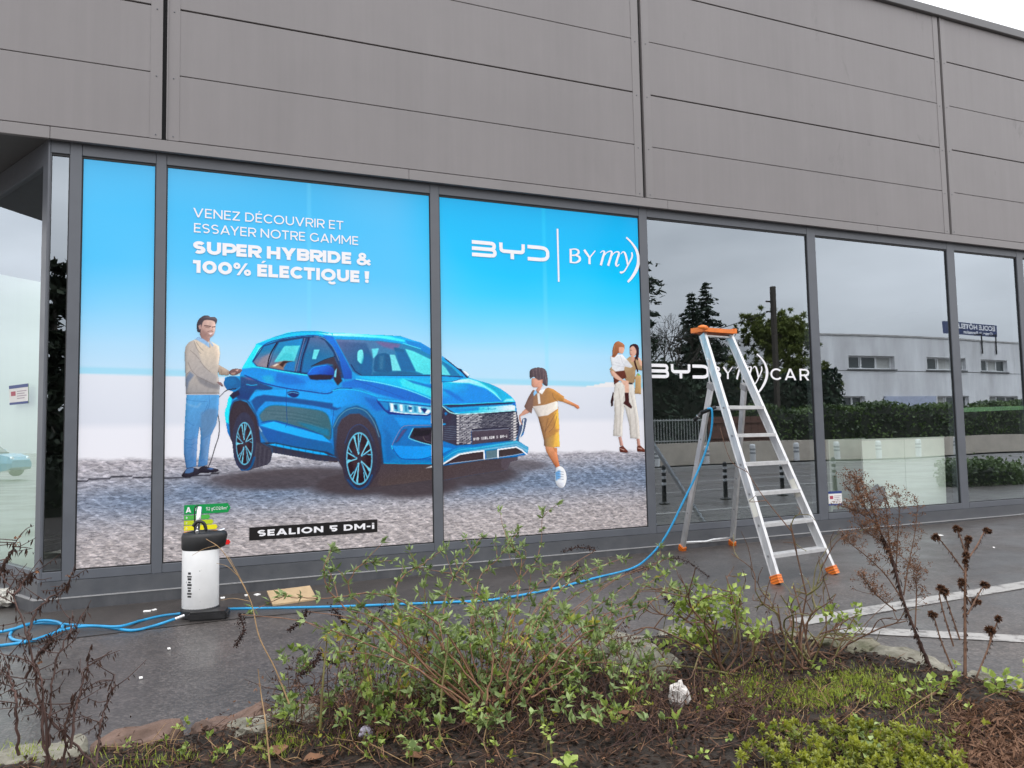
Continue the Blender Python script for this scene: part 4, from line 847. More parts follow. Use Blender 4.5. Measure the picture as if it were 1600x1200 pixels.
# ---- boy running
b1 = T(800, 565, 5.85)
c = Canvas(802, 566, 918, 768, 1.7); P = lambda pts, col, **k: c.poly(pts, col, **k)
P(b1(120,430, 150,440, 175,460, 110,490, 80,500, 90,560, 105,575, 90,580, 65,540, 62,490), (214, 160, 138), mask=True, blur=0.3)          # reaching arm
P(b1(470,330, 560,375, 610,400, 622,425, 600,437, 565,410, 450,365), ((220, 160, 110), (880, 625), (206, 132, 96), (902, 638)), mask=True, blur=0.3)
P(b1(300,770, 340,765, 400,790, 415,840, 430,920, 445,975, 400,970, 350,890, 310,820), ((226, 158, 116), (855, 700), (198, 120, 84), (870, 730)), mask=True, blur=0.3)
P(b1(370,780, 415,790, 415,840, 390,820), (196, 128, 90), mask=True)
P(b1(400,970, 450,955, 490,1000, 500,1080, 475,1150, 420,1145, 390,1080, 395,1010), (236, 240, 246), sm=3, mask=True, blur=0.3); P(b1(395,1010, 440,990, 445,1060, 400,1090), (120, 178, 232), blur=0.8)
for k in range(4): c.line(b1(420, 1000+k*24, 470, 1010+k*22), 0.9, (110, 120, 140), al=0.7)
P(b1(420,1110, 475,1105, 470,1148, 425,1145), (226, 228, 236), blur=0.3)
P(b1(288,770, 290,660, 430,600, 440,780, 375,785), ((150, 120, 98), (848, 690), (230, 178, 84), (872, 690)), mask=True, blur=0.3)            # shorts
P(b1(190,255, 240,270, 330,235, 380,250, 480,320, 460,370, 420,360, 425,440, 437,625, 400,660, 320,700, 290,720, 240,520, 190,420, 180,480, 120,430, 110,410, 150,320), ((140, 108, 92), (825, 620), (196, 142, 82), (870, 620)), mask=True, blur=0.3)
P(b1(340,240, 380,250, 490,325, 460,372, 400,345, 370,290), (192, 138, 78), blur=0.5); P(b1(180,260, 200,270, 190,400, 180,480, 112,415, 150,320), (128, 100, 90), blur=0.6)
P(b1(190,410, 300,395, 420,357, 418,430, 330,490, 230,505), ((214, 206, 200), (833, 640), (246, 236, 222), (870, 635)), blur=0.25)
P(b1(385,470, 425,440, 432,610, 400,620), (236, 182, 84), blur=0.8); P(b1(400,640, 425,660, 438,780, 380,782), (238, 186, 86), blur=0.8)
for a in ((400,470, 350,560, 300,640), (330,520, 310,600, 300,680), (410,500, 380,600, 340,640), (250,540, 290,640), (300,690, 300,770), (420,370, 380,330, 370,290)):
    c.line(b1(*a), 1.0, (104, 78, 70), al=0.5, blur=0.8)
P(b1(215,260, 265,190, 285,215, 250,280), (206, 150, 128), mask=True)
P(b1(195,290, 215,250, 230,285, 200,315), (140, 196, 240), blur=0.3); P(b1(245,280, 285,215, 320,225, 275,300), (244, 242, 240), blur=0.3); P(b1(230,290, 252,290, 262,385, 240,388), (236, 230, 224), blur=0.3)
P(b1(180,150, 260,150, 280,200, 240,235, 190,235, 175,200), (224, 164, 140), sm=3, mask=True, blur=0.3)
P(b1(160,120, 165,75, 220,52, 290,60, 320,100, 330,200, 315,225, 280,200, 275,165, 240,170, 200,140, 165,160), (92, 78, 84), sm=3, mask=True, blur=0.35)
for a in ((190,70, 200,140), (220,62, 230,150), (250,62, 262,160), (285,80, 290,180), (300,110, 318,200)): c.line(b1(*a), 0.9, (134, 116, 116), al=0.6)
P(b1(265,170, 280,160, 280,195, 268,195), (206, 146, 124), blur=0.3)
c.model(seed=2); c.mesh('boy_print', M_PRINT, F3, XR3, y=YP-0.0022, seed=4)['label'] = 'printed boy in brown shirt reaching for the car'

# ---- woman carrying a girl
w1 = T(930, 525, 6.316)
c = Canvas(945, 526, 1012, 712, 1.9); P = lambda pts, col, **k: c.poly(pts, col, **k)
P(w1(175,540, 185,560, 178,690, 155,700, 150,640), (74, 58, 60), mask=True)
P(w1(225,995, 260,990, 280,1080, 245,1090), (196, 152, 140), mask=True); P(w1(405,1010, 440,1010, 450,1085, 415,1090), (190, 144, 130), mask=True)
P(w1(235,1095, 275,1080, 330,1140, 320,1155, 240,1148), (106, 64, 58), mask=True); P(w1(408,1090, 445,1078, 505,1130, 500,1148, 412,1142), (110, 66, 58), mask=True)
c.line(w1(245,1110, 285,1125), 1.0, (214, 170, 156)); c.line(w1(420,1105, 460,1115), 1.0, (214, 170, 156))
P(w1(195,450, 380,460, 395,590, 430,800, 445,1015, 345,1010, 335,880, 290,690, 272,860, 270,995, 175,985, 190,760, 180,600), ((226, 222, 214), (965, 600), (214, 208, 200), (995, 670)), mask=True, blur=0.3)
for a in ((230,520, 250,700, 240,960), (280,600, 290,700), (350,560, 390,760, 410,980), (320,620, 345,800, 350,980), (200,640, 205,900), (215,780, 210,980)): c.line(w1(*a), 1.3, (186, 176, 166), al=0.55, blur=0.9)
P(w1(135,330, 170,290, 300,230, 340,200, 420,210, 470,250, 475,345, 400,330, 390,460, 320,470, 290,420, 180,360), ((190, 162, 126), (975, 570), (166, 138, 106), (985, 590)), mask=True, blur=0.3)
P(w1(175,380, 200,350, 290,340, 310,410, 230,450, 185,480), (108, 66, 58), mask=True, blur=0.3)
P(w1(140,340, 180,345, 270,430, 330,445, 335,560, 295,560, 290,490, 250,445, 200,420, 160,390), (226, 182, 160), mask=True, blur=0.3)
P(w1(290,560, 330,560, 335,650, 365,700, 355,718, 275,665, 295,640), (78, 52, 52), mask=True, blur=0.3)
P(w1(145,200, 200,180, 270,180, 320,240, 370,300, 350,315, 290,300, 285,340, 200,350, 165,320), ((236, 238, 240), (960, 560), (220, 222, 226), (978, 575)), mask=True, blur=0.3)
for a in ((250,200, 280,280, 340,300), (200,260, 240,270), (170,280, 250,300, 280,300)): c.line(w1(*a), 0.9, (190, 192, 198), al=0.6)
P(w1(165,205, 170,130, 190,70, 230,50, 285,80, 290,130, 270,175, 230,170, 190,210), ((176, 116, 84), (960, 540), (150, 96, 72), (962, 555)), sm=3, mask=True, blur=0.3)
P(w1(235,110, 280,110, 288,145, 265,178, 235,165), (226, 172, 146), sm=2, blur=0.4); c.line(w1(190,90, 180,180), 1.2, (220, 164, 120), al=0.6)
P(w1(335,140, 345,90, 400,75, 432,110, 432,190, 420,240, 400,220, 400,190), (66, 48, 54), sm=3, mask=True, blur=0.3); c.line(w1(405,200, 390,250, 420,350), 2.6, (72, 48, 50), mask=True)
P(w1(338,120, 375,98, 405,140, 400,185, 365,210, 340,180), (224, 176, 156), sm=3, mask=True, blur=0.35); c.line(w1(345,140, 360,140), 0.7, (90, 60, 60)); c.line(w1(345,178, 362,184), 0.9, (200, 110, 106))
P(w1(350,205, 390,195, 390,240, 360,260), (208, 160, 140), blur=0.4); P(w1(420,210, 450,220, 468,300, 440,290), (222, 178, 156), mask=True, blur=0.4)
P(w1(395,395, 420,360, 455,390, 455,575, 390,570), ((200, 166, 120), (995, 590), (180, 146, 104), (1000, 615)), mask=True, blur=0.3); P(w1(415,365, 445,370, 445,390, 420,390), (120, 170, 90), blur=0.4); P(w1(330,460, 370,462, 370,478, 330,475), (66, 56, 60), blur=0.3)
c.model(sg=1.8, k=0.5, seed=3); c.mesh('woman_and_girl_print', M_PRINT, F3, XR3, y=YP-0.0022, seed=5)['label'] = 'printed woman in white trousers carrying a girl'
# ---- lettering: a geometric stroke alphabet, every letter a flat cut-out
def clip_band(q, lo=0.0, hi=1.0):
    for lim, sg in ((lo, 1), (hi, -1)):
        out = []
        for i in range(len(q)):
            a, b = q[i], q[(i+1) % len(q)]; ia, ib = (a[1]-lim)*sg >= -1e-9, (b[1]-lim)*sg >= -1e-9
            if ia: out.append(a)
            if ia != ib:
                t = (lim-a[1])/(b[1]-a[1]); out.append((a[0]+(b[0]-a[0])*t, lim))
        q = out
        if not q: return q
    return q
def seg(x0, y0, x1, y1, w, e=0.0, clip=True, wx=1.0):
    d = math.hypot(x1-x0, y1-y0); ux, uy = (x1-x0)/d, (y1-y0)/d
    x0 -= ux*e; y0 -= uy*e; x1 += ux*e; y1 += uy*e; nx, ny = -uy*w/2, ux*w/2
    q = [(x0+nx, y0+ny), (x1+nx, y1+ny), (x1-nx, y1-ny), (x0-nx, y0-ny)]
    return [clip_band(q)] if clip else [q]
def rib(pts, w):
    """ribbon of quads with smooth joins; w a number or a list of widths"""
    n = len(pts); ws = [w]*n if not hasattr(w, '__len__') else list(np.interp(np.linspace(0, 1, n), np.linspace(0, 1, len(w)), w))
    L_, R_ = [], []
    for i, p in enumerate(pts):
        a, b = pts[max(0, i-1)], pts[min(n-1, i+1)]; d = math.hypot(b[0]-a[0], b[1]-a[1]) or 1
        nx, ny = -(b[1]-a[1])/d*ws[i]/2, (b[0]-a[0])/d*ws[i]/2; L_.append((p[0]+nx, p[1]+ny)); R_.append((p[0]-nx, p[1]-ny))
    return [[L_[i], L_[i+1], R_[i+1], R_[i]] for i in range(n-1)]
def arc(cx, cy, rx, ry, a0, a1, w, n=22):
    return rib([(cx+rx*math.cos(R(a0+(a1-a0)*i/n)), cy+ry*math.sin(R(a0+(a1-a0)*i/n))) for i in range(n+1)], w)
def GL(ch, w):
    """glyph polygons and width; cap height 1, stroke w"""
    h = w/2; B_ = w > 0.18; s = seg
    def V(x): return s(x, 0, x, 1, w)
    def Hh(y, a, b): return s(a, y, b, y, w)
    if ch == 'E': W = 0.62+h*0.6; return V(h)+Hh(1-h, w, W)+Hh(0.5, w, W-0.05)+Hh(h, w, W), W
    if ch in 'É':
        p, W = GL('E', w); return p+[[(0.28, 1.1), (0.42, 1.1), (0.62, 1.3), (0.40, 1.3)]] if B_ else p+[[(0.26, 1.12), (0.35, 1.12), (0.5, 1.28), (0.38, 1.28)]], W
    if ch == 'L': W = 0.56+h; return V(h)+Hh(h, w, W), W
    if ch == 'T': W = 0.70+h; return s(W/2, 0, W/2, 1-w, w)+Hh(1-h, 0, W), W
    if ch == 'I': return V(h), w
    if ch == '!': return [[(0, 0.34), (w*1.05, 0.34), (w*1.2, 1), (-w*0.15, 1)]]+arc(w*0.52, w*0.55, w*0.28, w*0.28, 0, 360, w*0.56), w*1.1
    if ch == 'H': W = 0.8+h; return V(h)+V(W-h)+Hh(0.5, w, W-w), W
    if ch == 'V': W = 0.86+w*0.8; return s(h*1.05, 1, W/2, 0, w*1.05, w)+s(W-h*1.05, 1, W/2, 0, w*1.05, w), W
    if ch == 'A': W = 0.86+w*0.8; return s(h*1.05, 0, W/2, 1, w*1.05, w)+s(W-h*1.05, 0, W/2, 1, w*1.05, w)+Hh(0.28, W*0.24, W*0.76), W
    if ch == 'Y': W = 0.78+w*0.8; return s(h*1.05, 1, W/2, 0.42, w*1.05, w*0.6)+s(W-h*1.05, 1, W/2, 0.42, w*1.05, w*0.6)+s(W/2, 0, W/2, 0.45, w), W
    if ch == 'N': W = 0.82+h; return V(h)+V(W-h)+s(h, 1-h*0.6, W-h, h*0.6, w*1.05, 0.02), W
    if ch == 'M': W = 0.98+w*0.7; return V(h)+V(W-h)+s(h, 1-h*0.5, W/2, 0.26, w)+s(W-h, 1-h*0.5, W/2, 0.26, w), W
    if ch == 'Z': W = 0.68+h; return Hh(1-h, 0, W)+Hh(h, 0, W)+s(h, h, W-h, 1-h, w*1.05, 0), W
    if ch == 'D':
        W = 0.82+h; r = 0.5-h; return V(h)+Hh(1-h, w, W-0.5)+Hh(h, w, W-0.5)+arc(W-0.5, 0.5, 0.5-h, r, -90, 90, w), W
    if ch in 'OQ':
        W = 1.04+h*0.5; p = arc(W/2, 0.5, W/2-h, 0.5-h, 0, 360, w, 40)
        if ch == 'Q': p += arc(W*0.75, 0.0, 0.25, 0.2, 200, 330, w*0.75, 8)
        return p, W
    if ch == '0': W = 0.72+w*0.9; return arc(W/2, 0.5, W/2-h, 0.5-h, 0, 360, w, 40), W
    if ch == '1': W = 0.24+w; return s(W-h, 0, W-h, 1, w)+Hh(1-h, 0, W-w), W
    if ch == 'C': W = 0.86+h*0.4; return arc(0.52, 0.5, 0.52-h, 0.5-h, 42, 318, w, 34), W
    if ch == 'G': W = 1.0; return arc(0.52, 0.5, 0.52-h, 0.5-h, 42, 318, w, 34)+s(W-h-0.02, 0.12, W-h-0.02, 0.5, w), W
    if ch == 'U': W = 0.80+h; r = W/2-h; return s(h, 0.4, h, 1, w)+s(W-h, 0.4, W-h, 1, w)+arc(W/2, 0.4, r, 0.4-h, 180, 360, w), W
    if ch == 'S':
        W = 0.68+h*0.9; k = (1-w)/4
        pts = [(W-h*0.9, 0.84)] + [(W/2+(W/2-h)*math.cos(R(a)), 1-h-k+k*math.sin(R(a))) for a in range(28, 262, 13)] + [(W/2+(W/2-h)*math.cos(R(a)), h+k+k*math.sin(R(a))) for a in range(82, -152, -13)] + [(h*0.6, 0.17)]
        return rib(pts[1:-1], w), W
    if ch in 'RPB':
        W = 0.70+h; yb = 0.5 if ch == 'B' else (0.44 if ch == 'R' else 0.36); r1 = (1-yb)/2
        W1 = W-(0.05 if ch == 'B' else 0)
        p = V(h)+Hh(1-h, w, W1-r1)+Hh(yb, w, W1-r1)+arc(W1-r1, (1-h+yb)/2, r1-h*0.2, (1-h-yb)/2, -90, 90, w)
        if ch == 'R': p += s(W*0.55, yb, W-h*0.6, 0, w*1.05, 0.1)
        if ch == 'B': p += Hh(h, w, W-0.25)+arc(W-0.27, (h+yb)/2, 0.27-h*0.6, (yb-h)/2, -90, 90, w)
        return p, W
    if ch == '%':
        W = 1.02+w*0.7; r = 0.25
        return arc(r*0.95, 1-r, r*0.95-h*0.62, r-h*0.62, 0, 360, w*0.68)+arc(W-r*0.95, r, r*0.95-h*0.62, r-h*0.62, 0, 360, w*0.68)+s(W*0.26, 0, W*0.74, 1, w*0.62, 0.05), W
    if ch == '&':
        W = 0.92+w*0.3
        return arc(0.40, 0.77, 0.19, 0.17, 0, 360, w*0.78)+arc(0.36, 0.28, 0.28, 0.2, 60, 380, w*0.85)+s(0.30, 0.66, W-0.06, 0.06, w*0.85, 0.04)+s(0.62, 0.2, W-0.02, 0.44, w*0.8, 0.0), W
    if ch == '5': W = 0.66+h; return Hh(1-h, w*0.5, W)+s(h, 0.5, h, 1, w)+arc(W-0.34, 0.31, 0.34-h, 0.31-h, -150, 115, w)+Hh(0.58-h, h, W-0.3), W
    if ch == '-': return Hh(0.45, 0, 0.4), 0.4
    if ch == 'i': return s(h, 0, h, 0.72, w)+s(h, 0.86, h, 1, w), w
    if ch == '2': return arc(0.33, 0.68, 0.33-h, 0.32-h, 160, -35, w)+s(0.55, 0.5, h, h, w, 0.05)+Hh(h, 0, 0.68), 0.68
    if ch == '4': return s(0.55, 0, 0.55, 1, w)+Hh(0.27, 0, 0.75)+s(0.5, 0.95, 0.06, 0.3, w, 0.03), 0.75
    if ch == '8': return arc(0.34, 0.74, 0.26-h*.3, 0.26-h, 0, 360, w)+arc(0.34, 0.27, 0.33-h*.3, 0.27-h, 0, 360, w), 0.68
    if ch == 'g': return arc(0.3, 0.36, 0.3-h, 0.34-h, 0, 360, w)+s(0.6-h, -0.1, 0.6-h, 0.7, w, 0, False)+arc(0.3, -0.1, 0.3-h, 0.16, 180, 360, w), 0.6
    if ch == 'k': return V(h)+s(w, 0.28, 0.5, 0.7, w)+s(0.25, 0.38, 0.55, 0, w), 0.55
    if ch == 'm': return s(h, 0, h, 0.7, w)+arc(0.27, 0.45, 0.27-h, 0.25-h, 0, 180, w)+arc(0.7, 0.45, 0.25-h, 0.25-h, 0, 180, w)+s(0.5, 0, 0.5, 0.46, w)+s(0.93, 0, 0.93, 0.46, w), 0.95
    if ch == '/': return s(0.0, -0.05, 0.45, 1.05, w, 0, False), 0.45
    if ch == '*': return s(0.15, 0.6, 0.15, 1, w)+s(0, 0.7, 0.3, 0.9, w), 0.3
    return [], 0.3
def flat(polys, fn, name, material, parent, y):
    """polygons in a local plane -> one cut-out, each stroke a hair in front of the one before"""
    vs, fs = [], []
    for i, q in enumerate(polys):
        if len(q) < 3: continue
        n = len(vs); k = (i % 24)*0.00002
        for p in q: X_, Z_ = fn(p); vs.append((X_, y-k, Z_))
        fs.append(tuple(range(n, n+len(q))))
    # keep every face looking out of the window (-y)
    f2 = []
    for f in fs:
        a = 0.0
        for i in range(len(f)): p, q = vs[f[i]], vs[f[(i+1) % len(f)]]; a += p[0]*q[2]-q[0]*p[2]
        f2.append(f if a > 0 else tuple(reversed(f)))
    return mesh_obj(name, vs, f2, material, parent)
M_WHITE = mat('white_vinyl', (0.90, 0.89, 0.91), rough=0.25, spec=0.35)
M_BLACKV = mat('black_vinyl', (0.012, 0.010, 0.011), rough=0.3, spec=0.4)
YL = YP-0.0035
def text(s_, x0, x1, z0, cap, w, parent, name='lettering', material=None, gap=0.16, space=0.36, y=YL, joined=False):
    polys, x = [], 0.0
    KERN = {'AY': -0.12, 'YE': -0.04, 'RT': -0.02, 'CT': -0.02, 'OV': -0.04, 'OT': -0.05, 'UV': -0.03, 'VR': -0.02, '10': 0.03}
    for i_, ch in enumerate(s_):
        if ch == ' ': x += space; continue
        p, W = GL(ch, w); polys.append([[(a+x, b) for a, b in q] for q in p]); x += W+gap+KERN.get(s_[i_:i_+2], 0)
    tot = x-gap; kx = (x1-x0)/tot; fn = lambda p: (x0+p[0]*kx, z0+p[1]*cap)
    if joined: return tag(flat(sum(polys, []), fn, 'lettering', material or M_WHITE, parent, y), kind='stuff')
    for p in polys: flat(p, fn, 'letter', material or M_WHITE, parent, y)
text('VENEZ DÉCOUVRIR ET', -0.046, 1.138, 2.984, 0.075, 0.135, F2)
text('ESSAYER NOTRE GAMME', -0.040, 1.263, 2.861, 0.075, 0.135, F2)
text('SUPER HYBRIDE &', -0.045, 1.367, 2.690, 0.102, 0.27, F2, gap=0.09)
text('100% ÉLECTIQUE !', -0.045, 1.354, 2.536, 0.102, 0.27, F2, gap=0.09)
# model strip
sx0, sx1, sz0, sz1 = 0.385, 1.412, 0.408, 0.510
mesh_obj('name_strip', [(sx0, YL+0.0008, sz0), (sx1, YL+0.0008, sz0), (sx1, YL+0.0008, sz1+0.004), (sx0, YL+0.0008, sz1)], [(0, 1, 2, 3)], M_BLACKV, F2)
text('SEALION 5 DM-i', 0.448, 1.385, 0.436, 0.050, 0.24, F2, gap=0.16, space=0.5)
# energy scale, arrows of growing length
ecol = [(0, 146, 72), (80, 178, 72), (190, 208, 36), (236, 226, 32), (244, 166, 84), (232, 92, 40), (226, 34, 34)]
ez = [(0.640, 0.712), (0.598, 0.632), (0.558, 0.592), (0.516, 0.552), (0.474, 0.510), (0.432, 0.468), (0.390, 0.428)]
ex = [0.245, 0.095, 0.120, 0.150, 0.180, 0.210, 0.245]
en = []
for i, (cc, (za, zb_), xr) in enumerate(zip(ecol, ez, ex)):
    hgt = zb_-za
    o = mesh_obj('energy_arrow', [(-0.092, YL+0.0008, za), (xr-hgt*0.3, YL+0.0008, za), (xr, YL+0.0008, (za+zb_)/2), (xr-hgt*0.3, YL+0.0008, zb_), (-0.092, YL+0.0008, zb_)], [(0, 1, 2, 3, 4)], mat('energy_%d' % i, tuple(np.array(lin(*cc))*KP), rough=0.3), F2)
text('A', -0.080, -0.042, 0.653, 0.042, 0.24, F2)
text('48', -0.020, 0.010, 0.664, 0.020, 0.14, F2, joined=True); text('52 gCO2/km*', 0.066, 0.222, 0.664, 0.024, 0.13, F2, joined=True)
text('B', -0.078, -0.068, 0.607, 0.014, 0.2, F2); text('C', -0.078, -0.068, 0.567, 0.014, 0.2, F2); text('D', -0.078, -0.068, 0.526, 0.014, 0.2, F2)

# dealer logos: traced strokes, drawn once and placed on the film and on the glass
def byd_polys():
    w_ = 0.034; U = lambda pts: [(x*0.782, z*0.150) for x, z in pts]
    r = lambda pts: rib(curve_pts(U(pts), 5), w_)
    p = rib(U([(0, .885), (.235, .885)]), w_)+r([(.235, .885), (.268, .85), (.280, .72), (.270, .58), (.250, .50)])+rib(U([(0, .50), (.262, .50)]), w_)
    p += r([(.255, .50), (.278, .42), (.288, .30), (.278, .16), (.245, .115)])+rib(U([(0, .115), (.245, .115)]), w_)
    p += rib(U([(.366, 1.0), (.366, .66)]), w_)+r([(.366, .66), (.372, .54), (.395, .475), (.42, .47)])+rib(U([(.42, .47), (.60, .47)]), w_)+r([(.60, .47), (.632, .48), (.65, .55), (.654, .66)])+rib(U([(.654, .66), (.654, 1.0)]), w_)
    p += rib(U([(.510, .47), (.510, 0)]), w_*1.05)
    p += rib(U([(.711, .885), (.89, .885)]), w_)+r([(.89, .885), (.945, .83), (.974, .68), (.978, .50), (.974, .32), (.945, .17), (.89, .115)])+rib(U([(.89, .115), (.711, .115)]), w_)
    return [[(a, b) for a, b in q] for q in p]
BYDP = byd_polys()
kx = T(720, 340, 5.517)
def W2(*p): return [(float(q[0]), float(q[2])) for q in (on_wall(x, y, YP) for x, y in kx(*p))]
def wrib(p, w, n=5): return rib(curve_pts(W2(*p), n), w)
u_ = 0.022
BYMY = (wrib((945,270, 947,392), 0.024, 2)+wrib((948,275, 985,272, 1010,285, 1012,306, 985,325, 950,326), [.012, .013, .022, .023, .014, .012])+wrib((950,326, 990,326, 1020,342, 1022,368, 990,388, 948,386), [.012, .014, .024, .025, .015, .012])
        + wrib((1062,278, 1085,312, 1108,345), [.024, .024, .020], 3)+wrib((1158,286, 1132,318, 1110,345), [.011, .012, .013], 3)+wrib((1108,342, 1108,402), 0.024, 2)
        + wrib((1200,305, 1222,288, 1236,300, 1222,350, 1205,412), [.006, .010, .022, .024, .024])+wrib((1225,345, 1255,305, 1285,290, 1300,302, 1285,360, 1268,416), [.007, .008, .012, .022, .024, .024])
        + wrib((1290,348, 1318,308, 1345,295, 1362,308, 1348,355, 1336,400, 1345,418, 1366,402), [.007, .008, .012, .022, .024, .024, .016, .006])
        + wrib((1378,315, 1395,296, 1412,306, 1425,345, 1438,408), [.006, .010, .022, .024, .020])+wrib((1472,300, 1474,340, 1440,410, 1408,462, 1380,474, 1372,466), [.016, .018, .014, .014, .022, .014]))
ARC = wrib((1425,172, 1468,214, 1508,272, 1528,335, 1528,400, 1506,462, 1470,520, 1438,556), [.018, .020, .028, .034, .036, .034, .026, .020], 6)
bz = lambda p: (2.302+p[0], 2.842+p[1])
def pieces(polys, fn, parent, y):
    for q in polys: flat(q, fn, 'letter', M_WHITE, parent, y)
def split_byd(P): return [[q for q in P if max(p[0] for p in q) < 0.25], [q for q in P if 0.25 <= max(p[0] for p in q) < 0.54], [q for q in P if max(p[0] for p in q) >= 0.54]]
def nseg(*k): return [n-1 for n in k]
BX = W2(1045,340, 1180,340, 1370,340)
def split_my(P, c3):
    out = [[], [], [], []]
    for q in P:
        m_ = sum(p[0] for p in q)/len(q); out[0 if m_ < c3[0] else 1 if m_ < c3[1] else 2 if m_ < c3[2] else 3].append(q)
    return out
MYP = split_my(BYMY, [b[0] for b in BX])
pieces(split_byd(BYDP), bz, F3, YL); pieces(MYP+[ARC], lambda p: p, F3, YL)
mesh_obj('divider', [(3.169, YL, 2.657), (3.187, YL, 2.657), (3.187, YL, 3.173), (3.169, YL, 3.173)], [(0, 1, 2, 3)], M_WHITE, F3)
# the smaller line of white letters on the fourth pane
LT = empty('window_lettering', (5.19, 0.04, 1.73), 'white vinyl lettering on the dark pane behind the ladder', 'lettering')
YG = 0.021
def fit(polys, x0, x1, z0, z1, X0, X1, Z0, Z1): return [[(X0+(a-x0)/(x1-x0)*(X1-X0), Z0+(b-z0)/(z1-z0)*(Z1-Z0)) for a, b in q] for q in polys]
g8 = T(1005, 540, 5.926)
def W8(*p): return [(float(q[0]), float(q[2])) for q in (on_wall(x, y, YG) for x, y in g8(*p))]
(a_, b_), (c_, d_) = W8(68, 300, 612, 300)[0], W8(612, 300, 612, 178)[1]
e_ = W8(612, 300)[0]
pieces([fit(q, 0, 0.782, 0, 0.150, a_, e_[0], b_, d_) for q in split_byd(BYDP)], lambda p: p, LT, YG)
l_, r_ = W8(638, 300)[0], W8(1158, 260)[0]
allx = [p[0] for q in BYMY+ARC for p in q]; top_, bot_ = W8(1050, 72)[0][1], W8(1070, 436)[0][1]
az = [p[1] for q in ARC for p in q]
pieces([fit(q, min(allx), max(allx), min(az), max(az), l_[0], r_[0], bot_, top_) for q in MYP+[ARC]], lambda p: p, LT, YG)
q0, q1 = W8(1180, 318)[0], W8(1528, 208)[0]
text('CAR', q0[0], q1[0], q0[1], q1[1]-q0[1]-0.01, 0.15, LT, gap=0.30, y=YG)
# ================================================================== across the street (mirrored in the shop windows)
rng = random.Random(11)
def leaf_mesh(name, C, N_, U, size, tone, material, parent, kind='stuff', fold=0.0):
    """many small leaf quads: centres C, normals N_, long axis U (n,3), size (n,2) -> one mesh with a 'tone' attribute per leaf"""
    C, U = np.asarray(C, float), np.asarray(U, float); N_ = np.asarray(N_, float)
    V_ = np.cross(N_, U); V_ /= np.linalg.norm(V_, axis=1, keepdims=True)+1e-9
    a, b = size[:, :1], size[:, 1:2]; nl = len(C)
    if fold:                                             # a narrow leaf of three faces: base, belly, tip
        pts = np.stack([C, C+U*a*0.45+V_*b*0.5+N_*b*fold, C+U*a-N_*b*fold*0.6, C+U*a*0.45-V_*b*0.5+N_*b*fold], 1)
    else:
        pts = np.stack([C-U*a*0.5-V_*b*0.35, C+U*a*0.1-V_*b*0.5, C+U*a*0.5+V_*b*0.1, C-U*a*0.1+V_*b*0.5], 1)
    q = np.arange(nl*4).reshape(nl, 4)
    me = bpy.data.meshes.new(name); me.vertices.add(nl*4); me.vertices.foreach_set('co', pts.astype(np.float32).ravel())
    if fold:
        f = np.concatenate([q[:, [0, 1, 2]], q[:, [0, 2, 3]]]); k = 3
    else: f, k = q, 4
    me.loops.add(f.size); me.loops.foreach_set('vertex_index', f.astype(np.int32).ravel())
    me.polygons.add(len(f)); me.polygons.foreach_set('loop_start', np.arange(0, f.size, k, dtype=np.int32)); me.update(calc_edges=True)
    at = me.attributes.new('tone', 'FLOAT', 'POINT'); at.data.foreach_set('value', np.repeat(tone, 4).astype(np.float32))
    me.materials.append(material); o = put(bpy.data.objects.new(name, me), parent)
    if kind: o['kind'] = kind
    return o
def rdir(rs, n, up=0.0):
    d = rs.normal(size=(n, 3)); d[:, 2] += up; return d/np.linalg.norm(d, axis=1, keepdims=True)
M_BARK = mat('bark', (0.055, 0.045, 0.036), rough=0.9, var=0.3, vscale=9, bump=0.3)
M_SPRUCE = leaf_mat('spruce_needles', (0.016, 0.028, 0.020), (0.065, 0.092, 0.058), 0.6, 0.1)
M_PINE = leaf_mat('pine_needles', (0.040, 0.058, 0.016), (0.19, 0.22, 0.06), 0.6, 0.15)
M_CYP = leaf_mat('cypress_foliage', (0.008, 0.012, 0.008), (0.035, 0.045, 0.026), 0.6, 0.1)
M_HEDGE = leaf_mat('hedge_leaves', (0.026, 0.050, 0.014), (0.11, 0.17, 0.045), 0.5, 0.2)
